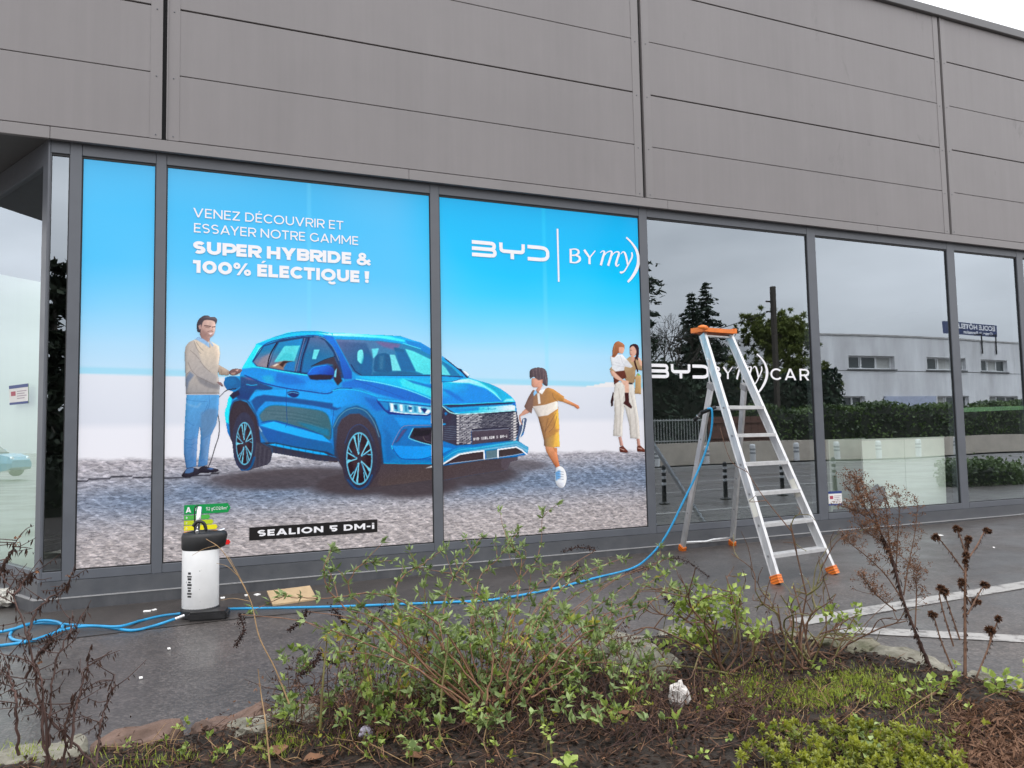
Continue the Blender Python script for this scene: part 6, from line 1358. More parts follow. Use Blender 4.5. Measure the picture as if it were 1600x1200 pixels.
M_STK = mat('ladder_sticker', (0.72, 0.70, 0.62), rough=0.5); a_ = (TR_-fr0).normalized(); n_ = a_.cross(wv_).normalized()
for sgn, e0_, z_ in ((-1, fl0, 0.24), (1, fr0, 0.30)):            # printed safety labels on the stiles
    t0 = TL_ if sgn < 0 else TR_; p_ = e0_.lerp(t0, z_); q_ = e0_.lerp(t0, z_+0.07); o_ = wv_*(-0.0125 if sgn < 0 else -0.0125)
    mesh_obj('safety_label', [p_+o_-n_*0.026, p_+o_+n_*0.026, q_+o_+n_*0.026, q_+o_-n_*0.026], [(0, 1, 2, 3)], M_STK, LD)
# orange head with its tray
tl, tr_ = TL_-wv_*0.012, TR_+wv_*0.012; up_ = Vector((0, 0, 1))
m = MB(); m.obox(tl+up_*0.035-dv_*0.05, tr_+up_*0.035-dv_*0.05, 0.024, 0.036, dv_); m.build('top_tray', M_ORANGE, LD)
m = MB(); m.obox(tl+up_*0.04+dv_*0.10, tr_+up_*0.04+dv_*0.10, 0.03, 0.036, dv_); m.build('top_tray', M_ORANGE, LD)
for e in (tl, tr_):
    m = MB(); m.obox(e+up_*0.04-dv_*0.065, e+up_*0.045+dv_*0.115, 0.036, 0.042, wv_); m.build('top_tray', M_ORANGE, LD)
m = MB(); m.obox(tl+up_*0.018+dv_*0.02, tr_+up_*0.018+dv_*0.02, 0.14, 0.008, dv_); m.build('tray_floor', mat('orange_dark', (0.42, 0.09, 0.01)), LD)
m = MB(); m.tube([tl-dv_*0.05+up_*0.05, tl-wv_*0.045-dv_*0.06+up_*0.055, tl-wv_*0.085-dv_*0.05+up_*0.052], [0.024, 0.02, 0.011], 10); m.build('hook', M_ORANGE, LD, smooth=True)
m = MB(); m.obox(TL_-up_*0.012, TR_-up_*0.012, 0.05, 0.012, dv_); m.build('head_plate', M_ALU, LD)

# ================================================================== pressure water tank
tcx = Vector(on_ground(313, 966)); tcx.y += 0.07
TK = empty('water_tank', tuple(tcx), 'scuffed white pressure water tank with black cap and foot', 'tank')
def tank_mat():
    m = bpy.data.materials.new('scuffed_white_paint'); m.use_nodes = True; t = m.node_tree; b = t.nodes['Principled BSDF']; N = t.nodes.new; K = t.links.new
    co = N('ShaderNodeTexCoord').outputs['Object']
    n1 = N('ShaderNodeTexNoise'); n1.inputs['Scale'].default_value = 22; n1.inputs['Detail'].default_value = 9; n1.inputs['Roughness'].default_value = 0.7; K(co, n1.inputs['Vector'])
    r = N('ShaderNodeValToRGB'); e = r.color_ramp.elements; e[0].position = 0.655; e[0].color = (0.78, 0.78, 0.77, 1); e[1].position = 0.68; e[1].color = (0.10, 0.10, 0.10, 1)
    K(n1.outputs['Fac'], r.inputs['Fac'])
    n2 = N('ShaderNodeTexNoise'); n2.inputs['Scale'].default_value = 6; n2.inputs['Detail'].default_value = 5; K(co, n2.inputs['Vector'])
    mr = N('ShaderNodeMapRange'); mr.inputs['From Min'].default_value = 0.35; mr.inputs['From Max'].default_value = 0.7; mr.inputs['To Min'].default_value = 1.0; mr.inputs['To Max'].default_value = 0.86; K(n2.outputs['Fac'], mr.inputs['Value'])
    sc_ = N('ShaderNodeVectorMath'); sc_.operation = 'SCALE'; K(r.outputs['Color'], sc_.inputs[0]); K(mr.outputs[0], sc_.inputs['Scale']); K(sc_.outputs[0], b.inputs['Base Color']); b.inputs['Roughness'].default_value = 0.35
    return m
TZ = 0.93
M_TANK = tank_mat(); M_BLK = mat('black_moulding', (0.014, 0.014, 0.015), rough=0.42, var=0.3, vscale=10, rvar=0.1)
x, y, z = tcx
ppm = 1.0
m = MB(); m.lathe((x, y, z), [(0.116, 0.055), (0.119, 0.062), (0.119, 0.455), (0.112, 0.465)], 40); m.build('body', M_TANK, TK, smooth=True)
# foot: a long low tread plate to the front right, and a ring below the body
m = MB(); m.lathe((x, y, z), [(0.122, 0.0), (0.127, 0.01), (0.125, 0.055), (0.117, 0.075)], 36); m.build('foot_ring', M_BLK, TK, smooth=False)
bm = bmesh.new(); bmesh.ops.create_cube(bm, size=1.0)
for v in bm.verts: v.co = Vector((v.co.x*0.25, v.co.y*0.16, v.co.z*0.06))
bmesh.ops.bevel(bm, geom=list(bm.edges), offset=0.014, segments=2, affect='EDGES')
rot = Matrix.Rotation(R(-10), 4, 'Z'); vs = [Vector((x+0.055, y-0.115, z+0.0310))+rot @ v.co for v in bm.verts]; bm.verts.index_update(); mesh_obj('foot_plate', vs, [[v.index for v in f.verts] for f in bm.faces], M_BLK, TK); bm.free()
# cap: tall rim with a dished funnel and a beak to the right
def ringpts(r_, zz, beak):
    out = []
    for k in range(40):
        a = 2*PI*k/40; b_ = math.exp(-((math.atan2(math.sin(a-R(-8)), math.cos(a-R(-8))))/0.42)**2)*beak; out.append((x+(r_+b_)*math.cos(a), y+(r_+b_*0.5)*math.sin(a), zz))
    return out
rings = [ringpts(0.117, z+0.4511, 0.0), ringpts(0.124, z+0.4697, 0.035), ringpts(0.124, z+0.5441, 0.05), ringpts(0.116, z+0.5673, 0.05), ringpts(0.092, z+0.5720, 0.045), ringpts(0.08, z+0.5468, 0.02), ringpts(0.055, z+0.5282, 0.0), ringpts(0.004, z+0.5227, 0.0)]
vs = sum(rings, []); fs = [(i*40+k, i*40+(k+1) % 40, (i+1)*40+(k+1) % 40, (i+1)*40+k) for i in range(7) for k in range(40)]
mesh_obj('cap', vs, fs, M_BLK, TK, smooth=True)
# pump rod, grip, valve
px_, py_ = x-0.015, y-0.01
M_CHROME = mat('chrome', (0.75, 0.75, 0.76), rough=0.15, metal=0.9)
m = MB(); m.tube([(px_-0.012, py_, z+0.5580), (px_+0.005, py_, z+0.7440)], 0.017, 14); m.build('pump_rod', M_CHROME, TK, smooth=True)
m = MB(); m.tube([(px_-0.028, py_, z+0.5580), (px_-0.026, py_, z+0.7347), (px_-0.02, py_, z+0.7487), (px_+0.0, py_, z+0.7514)], 0.004, 6); m.build('safety_wire', M_BLK, TK)
m = MB(); m.tube(curve_pts([(px_-0.035, py_-0.02, z+0.6138), (px_-0.01, py_-0.024, z+0.6436), (px_+0.03, py_-0.026, z+0.6343), (px_+0.045, py_-0.028, z+0.5952), (px_+0.04, py_-0.028, z+0.5785)], 5), 0.0115, 10); m.build('grip', M_BLK, TK, smooth=True)
m = MB(); m.lathe((px_-0.01, py_-0.03, z+0.5254), [(0.02, 0), (0.02, 0.03), (0.013, 0.034), (0.013, 0.06), (0.008, 0.065)], 12); m.build('valve', M_CHROME, TK)
m = MB(); m.tube([(px_+0.0, py_-0.045, z+0.5580), (px_+0.02, py_-0.05, z+0.5468), (px_+0.025, py_-0.05, z+0.5347)], 0.006, 8); m.build('valve', M_CHROME, TK)
m = MB(); m.tube([(x+0.09, y+0.05, z+0.5580), (x+0.155, y+0.05, z+0.5747)], 0.009, 8); m.build('pressure_pin', M_CHROME, TK)
# worn vertical maker's print on the side: a row of broken dark bars
for k in range(9):
    a = R(234); r_ = 0.1196; zz = z+0.1488+k*0.019; wd = 0.045+0.012*math.sin(k*2.1)
    vs = []
    for q in range(5):
        aa = a+(q/4-0.5)*wd/r_*0.62; vs += [(x+r_*math.cos(aa), y+r_*math.sin(aa), zz), (x+r_*math.cos(aa), y+r_*math.sin(aa), zz+0.0125-0.003*math.sin(k*3))]
    mesh_obj('side_print', vs, [(2*q, 2*q+2, 2*q+3, 2*q+1) for q in range(4)], mat('worn_black_print', (0.03, 0.03, 0.03), rough=0.5), TK)
cn = Vector((x-0.10, y-0.13, z+0.0400)); m = MB(); m.tube([cn, cn+Vector((-0.055, -0.02, -0.012))], [0.011, 0.011], 10); m.build('coupling', M_CHROME, TK)

# ================================================================== the blue hose
M_HOSE = mat('blue_hose', (0.02, 0.30, 0.58), rough=0.4, var=0.22, vscale=9)
hr_ = 0.009
H_ = lambda x_, y_, dz=0.0105: tuple(on_ground(x_, y_, dz))
path = [tuple(cn+Vector((-0.05, -0.018, -0.010)))]
path += [H_(240, 978), H_(205, 985), H_(160, 979), H_(120, 977), H_(80, 974), H_(45, 975), H_(20, 985), H_(18, 998, .012), H_(45, 1002, .022), H_(75, 994, .026), H_(97, 981, .03), H_(90, 972, .032), H_(62, 970, .032), H_(28, 981, .03), H_(-20, 990), H_(-120, 995), H_(-190, 1010), H_(-120, 1024), H_(-10, 1010), H_(45, 1002, .032), H_(100, 984, .034), H_(140, 978, .034), H_(185, 979, .03), H_(220, 970), H_(255, 962), H_(300, 957), H_(345, 952), H_(430, 950), H_(520, 948), H_(600, 945), H_(700, 941), H_(770, 937), H_(860, 921), H_(930, 903), H_(985, 889)]
lift = in_plane(1112, 642, -hw0*0.78)
e0 = Vector(H_(985, 889)); 
for f_, (pxx, pyy) in zip((0.12, 0.3, 0.5, 0.7, 0.88), ((1013, 871), (1040, 838), (1068, 783), (1093, 730), (1110, 680))):
    t_ = Vector(ray(pxx, pyy)); yy = e0.y+(lift.y-e0.y)*f_; path.append(tuple(Vector(CAM)+t_*((yy-CAM[1])/t_.y)))
path += [tuple(lift+Vector((0.004, 0, 0.0))), tuple(lift+Vector((-0.02, 0.03, 0.022)))]
HS = MB(); HS.tube(curve_pts(path, 7), hr_, 9); ho = HS.build('water_hose', M_HOSE, None, smooth=True)
tag(ho, 'blue hose looped across the ground from the tank up to the ladder', 'hose')
# spray gun lying on the platform, poking out behind the left leg
SG = empty('spray_gun', tuple(lift), 'black spray gun on the ladder platform, pointing out left', 'tool')
g0 = in_plane(1118, 636, -hw0*0.70); g1 = in_plane(1096, 645, -hw0*0.85); g2 = in_plane(1085, 657, -hw0*0.95)
m = MB(); m.tube([g0, g1], [0.016, 0.018], 10); m.build('handle', M_BLK, SG, smooth=True)
m = MB(); m.tube([g1, g1.lerp(g2, 0.55), g2], [0.017, 0.013, 0.018], 10); m.build('nozzle', M_BLK, SG, smooth=True)
m = MB(); m.tube([g1.lerp(g2, 0.42), g1.lerp(g2, 0.52)], 0.019, 10); m.build('collar', M_STEEL, SG)

# ================================================================== litter on the forecourt
M_CARD = mat('cardboard', (0.46, 0.33, 0.19), rough=0.85, var=0.12, vscale=14)
M_PAPER = mat('white_paper', (0.78, 0.77, 0.74), rough=0.8, var=0.05)
c0 = Vector(on_ground(456, 940)); u_ = Vector((0.985, 0.17, 0)); v_ = Vector((-0.17, 0.985, 0))
def slab(name, c, u, v, l, w_, h, mt, tilt=0.0, label=None, cat=None, grp=None):
    vs = [];
    for dz in (0, h):
        for a, b in ((-1, -1), (1, -1), (1, 1), (-1, 1)): vs.append(Vector(c)+u*a*l/2+v*b*w_/2+Vector((0, 0, dz+max(0, tilt*(b+1)/2))))
    return tag(mesh_obj(name, vs, [(0, 3, 2, 1), (4, 5, 6, 7), (0, 1, 5, 4), (1, 2, 6, 5), (2, 3, 7, 6), (3, 0, 4, 7)], mt), label, cat, grp)
slab('cardboard_piece', c0+Vector((0, 0, 0.003)), u_, v_, 0.32, 0.16, 0.012, M_CARD, 0.07, 'torn flat piece of cardboard lying by the plinth', 'cardboard')
lit = [(440, 945, .05, .02, 0.3, 'white paper scrap on the front edge of the cardboard'), (385, 932, .025, .02, 0.2, 'white crumb left of the cardboard piece'), (402, 931, .05, .03, 0.9, 'white crumb touching the cardboard side of the plinth'), (348, 936, .03, .02, 0.1, 'white scrap just right of the water tank'), (230, 957, .05, .015, -0.2, 'thin white sliver between the hose loop and the tank'), (241, 955, .035, .012, 0.7, 'bent white sliver just left of the tank'),
       (220, 1062, .016, .008, 0.2, 'tiny white chip alone on the open asphalt'), (264, 1016, .016, .008, 0.4, 'white chip below the hose on the asphalt'), (1466, 838, .12, .05, 0.2, 'flat white patch of paper near the right window'), (1553, 857, .02, .012, 0.1, 'white speck at the far right of the forecourt'), (1252, 899, .03, .015, 0.4, 'white chip between the ladder front feet'), (176, 1162, .014, .008, 0.8, 'pale chip at the foot of the dead weed')]
for i, (a, b, l, w_, r_, lb) in enumerate(lit):
    u = Vector((math.cos(r_), math.sin(r_), 0)); slab('paper_scrap', Vector(on_ground(a, b))+Vector((0, 0, 0.005)), u, Vector((-u.y, u.x, 0)), l, w_, 0.004, M_PAPER, 0.006, lb, 'litter', 'white scraps on the forecourt')
def crumple(name, c, r_, seed, mt, label, cat, sc=(1, 1, 0.7), det=3):
    bm = bmesh.new(); bmesh.ops.create_icosphere(bm, subdivisions=det, radius=1.0); vs = []
    for v in bm.verts:
        p = v.co; k = 0.72+0.38*mnoise.noise(p*2.3+Vector((seed, 0, 0)))+0.22*abs(mnoise.noise(p*5.1+Vector((0, seed, 0)))); vs.append(Vector(c)+Vector((p.x*sc[0], p.y*sc[1], p.z*sc[2]))*r_*k)
    bm.verts.index_update(); o = mesh_obj(name, vs, [[v.index for v in f.verts] for f in bm.faces], mt); bm.free()
    return tag(o, label, cat)
crumple('rubbish_bag', Vector(on_ground(2, 950))+Vector((0, 0, 0.07)), 0.12, 4.0, mat('dirty_white_plastic', (0.6, 0.58, 0.52), rough=0.6, var=0.25, vscale=9), 'crumpled dirty-white rubbish against the plinth at the left edge', 'litter')

# ================================================================== behind the glass and on it
M_BOARD = mat('white_display_board', (0.95, 0.97, 0.90), rough=0.6, var=0.03)
M_BEDGE = mat('board_edge', (0.62, 0.66, 0.60), rough=0.6)
BD = empty('display_board', (7.7, 0.12, 0.3), 'white two-panel board leaning inside the fifth window', 'board')
a, b, c_, d = [np.array(on_wall(*p, 0.13)) for p in ((1346, 686), (1475, 682), (1479, 792), (1353, 794))]
def quadslab(name, A, B_, C_, D_, th, mt, parent):
    A, B_, C_, D_ = [Vector(p) for p in (A, B_, C_, D_)]; n = Vector((0, th, 0)); vs = [A, B_, C_, D_, A+n, B_+n, C_+n, D_+n]
    return mesh_obj(name, vs, [(3, 2, 1, 0), (4, 5, 6, 7), (0, 1, 5, 4), (1, 2, 6, 5), (2, 3, 7, 6), (3, 0, 4, 7)], mt, parent)
mid1, mid2 = a+(b-a)*0.5, d+(c_-d)*0.5
quadslab('panel', a, mid1-(b-a)*0.003, mid2-(c_-d)*0.003, d, 0.02, M_BOARD, BD); quadslab('panel', mid1+(b-a)*0.003, b, c_, mid2+(c_-d)*0.003, 0.02, M_BOARD, BD)
quadslab('edge_strip', a+(0, -.004, .0), b+(0, -.004, 0), b+(0, -.004, -.02), a+(0, -.004, -.02), 0.003, M_BEDGE, BD)
BD2 = empty('display_board', (7.0, 0.5, 0.3), 'grey-green board standing deeper inside, left end of the fifth window', 'board')
a, b, c_, d = [np.array(on_wall(*p, 0.5)) for p in ((1292, 687), (1352, 684), (1358, 792), (1300, 796))]
quadslab('panel', a, b, c_, d, 0.02, mat('grey_green_board', (0.45, 0.5, 0.43), rough=0.6, var=0.05), BD2)
MB().box(float(a[0]), float(a[0])+0.02, 0.48, 0.52, 0.2, float(a[2]), b=0.002).build('edge_strip', M_BEDGE, BD2)
crumple('covered_machine', (on_wall(1372, 774, 0.085)), 0.15, 2.2, M_BLK, 'black bundled tool bag standing inside the fifth window', 'bag', sc=(1.1, 0.2, 0.85))
# green tape line across the last pane
tp = [on_wall(*p, 0.029) for p in ((1505, 644), (1600, 640), (1600, 634), (1505, 637))]
GT = quadslab('tape_strip', tp[3], (9.79, 0.029, float(tp[2][2])), (9.79, 0.029, float(tp[1][2])), tp[0], 0.0008, mat('green_tape', (0.22, 0.40, 0.22), rough=0.5), None); tag(GT, 'pale green strip stuck across the rightmost pane', 'tape')
# notices
def notice(name, label, A, B_, C_, D_, n_):
    A, B_, C_, D_ = [Vector(p) for p in (A, B_, C_, D_)]; t = empty(name, tuple(D_), label, 'notice'); n_ = Vector(n_)
    P_ = lambda u, v, k: (A.lerp(B_, u)).lerp(D_.lerp(C_, u), v)+n_*k
    def q(nm, u0, u1, v0, v1, k, mt): mesh_obj(nm, [P_(u0, v1, k), P_(u1, v1, k), P_(u1, v0, k), P_(u0, v0, k)], [(0, 1, 2, 3)], mt, t)
    q('sheet', 0, 1, 0, 1, 0.0, M_PAPER); q('header', 0, 1, 0, 0.17, 0.0006, mat('notice_blue', (0.03, 0.06, 0.22), rough=0.5)); q('footer', 0, 1, 0.88, 1, 0.0006, MATS['notice_blue'])
    q('emblem', 0.1, 0.35, 0.32, 0.55, 0.0006, mat('notice_red', (0.42, 0.06, 0.10), rough=0.5))
    for k in range(4): q('text_line', 0.42, 0.92-0.1*(k % 2), 0.32+k*0.12, 0.36+k*0.12, 0.0006, mat('notice_grey', (0.38, 0.30, 0.36), rough=0.6))
notice('notice_sheet', 'small printed notice low in the corner of the fifth window', on_wall(1294, 768, .021), on_wall(1315, 767, .021), on_wall(1316, 789, .021), on_wall(1295, 790, .021), (0, -1, 0))
def on_cant(x_, y_, d=-0.009):
    r3 = ray(x_, y_); nl = np.array([NL[0], NL[1], 0]); p0 = np.array([*(C0+NL*d), 0]); t_ = ((p0-CAM)@nl)/(r3@nl); return CAM+r3*t_
notice('notice_sheet', 'printed notice with blue header on the angled glass at far left', on_cant(14, 603), on_cant(44, 599), on_cant(44, 630), on_cant(15, 633), (NL[0], NL[1], 0))
# pale drape hung behind the angled entrance glass
c1, c2 = C0+DL*0.16+NL*(-0.07), C0+DL*2.6+NL*(-0.07)
DR = mesh_obj('window_drape', [(*c1, 0.22), (*c2, 0.22), (*c2, 2.95), (*c1, 2.42)], [(0, 1, 2, 3)], mat('pale_green_drape', (0.80, 0.88, 0.74), rough=0.8, var=0.03, vscale=2, stretch=(3, 3, 0.2)))
sd = DR.modifiers.new('thickness', 'SOLIDIFY'); sd.thickness = 0.01
tag(DR, 'pale green-white drape hanging behind the angled glass at far left', 'drape')
# ================================================================== the planted bed in the foreground
def at(px, py, Y): return np.array(on_wall(px, py, Y))
M_SOIL = mat('dark_soil', (0.020, 0.014, 0.010), rough=0.95, var=0.5, vscale=14, bump=0.6, bscale=70)
edge = [(-3.2, -2.95), (-1.2, -3.02), (-0.4, -3.08), (0.12, -3.03), (0.6, -2.98), (1.2, -2.93), (1.8, -2.86), (2.3, -2.74), (2.75, -2.80), (3.05, -3.05), (3.18, -3.45), (3.17, -3.8), (3.22, -4.15), (3.32, -4.6), (3.4, -7.5)]
from mathutils.geometry import delaunay_2d_cdt
rsb = np.random.RandomState(21)
def bump_z(x, y): return 0.055+0.03*mnoise.noise(Vector((x*2.1, y*2.1, 0)))+0.018*mnoise.noise(Vector((x*7, y*7, 3)))
def in_poly(x, y, P):
    c = False; n = len(P)
    for i in range(n):
        (ax, ay), (bx, by) = P[i], P[(i+1) % n]
        if (ay > y) != (by > y) and x < (bx-ax)*(y-ay)/(by-ay)+ax: c = not c
    return c
inner = [(x, y-0.06) if x < 2.9 else (x-0.06, y) for x, y in edge]
poly = inner + [(-3.2, -7.5)]
pts = [Vector(p) for p in poly]; ne = len(pts)
for xi in np.arange(-3.1, 3.4, 0.09):
    for yi in np.arange(-5.4, -2.7, 0.09):
        x_, y_ = xi+rsb.uniform(-.03, .03), yi+rsb.uniform(-.03, .03)
        if in_poly(x_, y_, [(a*0.985, b-0.03) for a, b in poly]): pts.append(Vector((x_, y_)))
vv, ee, ff = delaunay_2d_cdt(pts, [], [list(range(ne))], 1, 1e-4)[:3]
so_ = mesh_obj('flower_bed', [(p.x, p.y, G(p.x)+bump_z(p.x, p.y)) for p in vv], [tuple(f) for f in ff], M_SOIL, None, smooth=True); tag(so_, 'dark mulched soil of the planted bed', kind='structure')
def bedz(x, y): return G(x)+bump_z(x, y)
def on_bed(px, py): p = on_ground(px, py, 0.055); return np.array([p[0], p[1], bedz(p[0], p[1])])
# stone edging: rough blocks of granite and sandstone, each its own
M_ST = [mat('edging_stone_%d' % i, c1, rough=0.85, var=0.2, vscale=11, col2=c2, bump=0.8, bscale=40) for i, (c1, c2) in enumerate([((0.085, 0.075, 0.045), (0.26, 0.22, 0.16)), ((0.075, 0.045, 0.032), (0.16, 0.10, 0.075)), ((0.09, 0.085, 0.06), (0.25, 0.235, 0.19)), ((0.06, 0.065, 0.03), (0.22, 0.20, 0.15))])]
SE = empty('stone_edging', (1.0, -2.95, 0.0), 'row of rough natural stones edging the planted bed', 'edging')
def stone(cx, cy, l, w_, h, ang, seed, mt):
    bm = bmesh.new(); bmesh.ops.create_cube(bm, size=1.0); bmesh.ops.subdivide_edges(bm, edges=list(bm.edges), cuts=6, use_grid_fill=True)
    ca, sa = math.cos(ang), math.sin(ang); vs = []; rs = random.Random(seed); tx, ty = rs.uniform(-.25, .25), rs.uniform(-.25, .25)
    for v in bm.verts:
        p = v.co.copy(); r_ = 1-0.10*(abs(p.x*2)**6*abs(p.y*2)**6+abs(p.x*2)**6*abs(p.z*2)**6+abs(p.z*2)**6*abs(p.y*2)**6)
        p *= r_; q = Vector((p.x*l, p.y*w_, (p.z+0.5)*h*(1+tx*p.x+ty*p.y))); n3 = Vector((q.x*7+seed*3.1, q.y*7, q.z*7)); n4 = n3*3.1
        q += Vector((mnoise.noise(n3), mnoise.noise(n3+Vector((7, 0, 0))), 0.7*mnoise.noise(n3+Vector((0, 9, 0)))))*0.045+Vector((mnoise.noise(n4), mnoise.noise(n4+Vector((5, 0, 0))), mnoise.noise(n4+Vector((0, 4, 0)))))*0.018
        vs.append((cx+q.x*ca-q.y*sa, cy+q.x*sa+q.y*ca, G(cx)-0.05+q.z))
    bm.verts.index_update(); o = mesh_obj('stone', vs, [[v.index for v in f.verts] for f in bm.faces], mt, SE, smooth=False); bm.free(); return o
rst = random.Random(3)
P_ = [np.array(p) for p in edge]; seglen = [np.linalg.norm(P_[i+1]-P_[i]) for i in range(len(P_)-1)]; tot = sum(seglen); s_ = 0.9; k = 0
def along_edge(s):
    for i, L_ in enumerate(seglen):
        if s <= L_: d = (P_[i+1]-P_[i])/L_; return P_[i]+d*s, math.atan2(d[1], d[0])
        s -= L_
    return P_[-1], 0
while s_ < 8.6:
    l = rst.uniform(0.2, 0.4); p, a = along_edge(s_+l/2); stone(p[0]+rst.uniform(-.02, .02), p[1]+rst.uniform(-.03, .02), l*0.97, rst.uniform(0.13, 0.2), rst.uniform(0.09, 0.125), a+rst.uniform(-.12, .12), k, M_ST[rst.choice([0, 2, 2, 3, 1]) if p[0] > 0.9 else rst.choice([0, 1, 1, 2, 3])]); s_ += l+rst.uniform(0.005, 0.03); k += 1
for px, py, l, w_, h, a in ((1000, 1058, 0.36, 0.26, 0.15, 0.2), (985, 1030, 0.3, 0.22, 0.12, -0.1), (430, 1150, 0.34, 0.2, 0.13, 0.1)):
    p = on_ground(px, py); stone(p[0], p[1], l, w_, h, a, k, M_ST[2]); k += 1
# mulch: thousands of bark chips and twigs too many to count
def chips(n, seed, area, material, name, label, lmin, lmax, wr, zoff=0.004, tilt=0.35):
    rs = np.random.RandomState(seed); C, U, N_ = [], [], []
    while len(C) < n:
        x_, y_ = rs.uniform(area[0], area[1]), rs.uniform(area[2], area[3])
        if not in_poly(x_, y_, poly): continue
        C.append((x_, y_, bedz(x_, y_)+zoff+abs(rs.normal())*0.006))
    C = np.array(C); a = rs.rand(n)*6.283; U = np.stack([np.cos(a), np.sin(a), rs.normal(size=n)*tilt], 1); U /= np.linalg.norm(U, axis=1, keepdims=True)
    N_ = np.stack([rs.normal(size=n)*tilt, rs.normal(size=n)*tilt, np.ones(n)], 1); l = rs.uniform(lmin, lmax, n)
    o = leaf_mesh(name, C, N_, U, np.stack([l, l*rs.uniform(wr[0], wr[1], n)], 1), rs.rand(n)**1.5, material, None); tag(o, label, kind='stuff')
    return o
M_MULCH = leaf_mat('bark_mulch', (0.012, 0.007, 0.005), (0.070, 0.042, 0.029), 0.9, 0.0)
chips(26000, 5, (-1.3, 3.35, -4.8, -2.75), M_MULCH, 'bark_mulch', 'dark brown bark mulch covering the bed', 0.010, 0.036, (0.25, 0.6))
M_STRAW = leaf_mat('dry_straw', (0.055, 0.026, 0.016), (0.23, 0.13, 0.08), 0.7, 0.1)
chips(5200, 6, (-1.3, 3.35, -4.8, -2.75), M_STRAW, 'twig_litter', 'thin dry twigs and straw scattered on the mulch', 0.03, 0.11, (0.025, 0.05), 0.008, 0.3)
# ---------------------------------------------------------------- plant kit
M_BUD = leaf_mat('greygreen_leaf', (0.065, 0.115, 0.030), (0.32, 0.41, 0.145), 0.5, 0.25)
M_ROSE = leaf_mat('rose_leaf', (0.10, 0.17, 0.024), (0.40, 0.50, 0.11), 0.42, 0.3)
M_YEL = leaf_mat('yellow_leaf', (0.32, 0.27, 0.02), (0.50, 0.45, 0.08), 0.5, 0.3)
M_SPUR = leaf_mat('spurge_leaf', (0.085, 0.115, 0.012), (0.37, 0.39, 0.045), 0.45, 0.3)
M_DRYL = leaf_mat('dead_leaf', (0.026, 0.014, 0.011), (0.10, 0.058, 0.042), 0.8, 0.1)
M_RUST = leaf_mat('rust_seed', (0.085, 0.038, 0.020), (0.27, 0.14, 0.08), 0.85, 0.15)
M_SPIKE = leaf_mat('dead_flower_spike', (0.016, 0.008, 0.007), (0.06, 0.03, 0.024), 0.85, 0.0)
M_GRASS = leaf_mat('bed_grass', (0.15, 0.20, 0.025), (0.44, 0.52, 0.075), 0.5, 0.35)
M_STEMB = mat('brown_stem', (0.20, 0.10, 0.055), rough=0.7, var=0.35, vscale=30, bump=0.2)
M_STEMG = mat('green_stem', (0.17, 0.18, 0.045), rough=0.6, var=0.35, vscale=25, col2=(0.13, 0.075, 0.04))
M_STEMD = mat('dark_dead_stem', (0.062, 0.032, 0.025), rough=0.85, var=0.4, vscale=30)
M_STEMR = mat('rust_dead_stem', (0.12, 0.062, 0.036), rough=0.85, var=0.35, vscale=30)
M_STEMY = mat('straw_stem', (0.33, 0.21, 0.10), rough=0.75, var=0.25, vscale=25)
class Plant:
    def __init__(s, name, label, base, seed, cat='plant', group=None):
        s.t = empty(name, tuple(map(float, base)), label, cat, group); s.st = {}; s.lv = {}; s.rs = np.random.RandomState(seed)
    def stem(s, pts, r0, r1, material=M_STEMB, n=5, sides=5, wob=0.0):
        P = curve_pts(pts, n) if len(pts) > 2 else [np.asarray(p, float) for p in pts]
        if wob: P = [P[0]]+[p+s.rs.normal(size=3)*wob for p in P[1:]]
        m = s.st.setdefault(material.name, (MB(), material))[0]; m.tube(P, list(np.linspace(r0, r1, len(P))), sides, caps=False); return np.array(P)
    def leaves(s, C, U, ln, wd, tone, material, N_=None):
        C, U = np.atleast_2d(C), np.atleast_2d(U); n = len(C)
        U = U/(np.linalg.norm(U, axis=1, keepdims=True)+1e-9)
        if N_ is None: N_ = s.rs.normal(size=(n, 3))*0.6+np.array([0, 0, 1.0])
        N_ = N_-U*(N_*U).sum(1, keepdims=True); N_ /= np.linalg.norm(N_, axis=1, keepdims=True)+1e-9
        s.lv.setdefault(material.name, ([], material))[0].append((C, U, N_, np.broadcast_to(ln, n), np.broadcast_to(wd, n), np.clip(np.broadcast_to(tone, n), 0, 1)))
    def tuft(s, c, d, n, ln, wd, material, spread=0.9, tone=None):
        d = np.asarray(d, float); d = d/(np.linalg.norm(d)+1e-9); rs = s.rs
        U = d[None]+rs.normal(size=(n, 3))*spread; L_ = ln*rs.uniform(0.6, 1.15, n); t = (rs.rand()*0.6 if tone is None else tone)+rs.rand(n)*0.45
        s.leaves(np.asarray(c)[None]+rs.normal(size=(n, 3))*0.004, U, L_, wd*rs.uniform(0.75, 1.2, n), t, material)
    def spike(s, pts, rad, n, material=M_SPIKE):
        P = np.array(curve_pts(pts, 8)); rs = s.rs; k = rs.randint(0, len(P), n); f = 1-k/len(P)*0.6
        s.stem(pts, 0.0022, 0.0012, M_STEMD); C = P[k]+rs.normal(size=(n, 3))*rad*0.5*f[:, None]; s.leaves(C, rdir(rs, n), rs.uniform(0.005, 0.011, n), rs.uniform(0.004, 0.008, n), rs.rand(n)**1.5, material)
    def done(s):
        for nm, (m, mt) in s.st.items(): m.build('stem', mt, s.t, smooth=True, kind='stuff')
        for nm, (L_, mt) in s.lv.items():
            C, U, N_, l, w_, t = [np.concatenate([q[i] for q in L_]) for i in range(6)]
            leaf_mesh('leaves' if mt not in (M_SPIKE, M_RUST) else 'seed_heads', C, N_, U, np.stack([l, w_], 1), t, mt, s.t, fold=0.22)
        return s.t
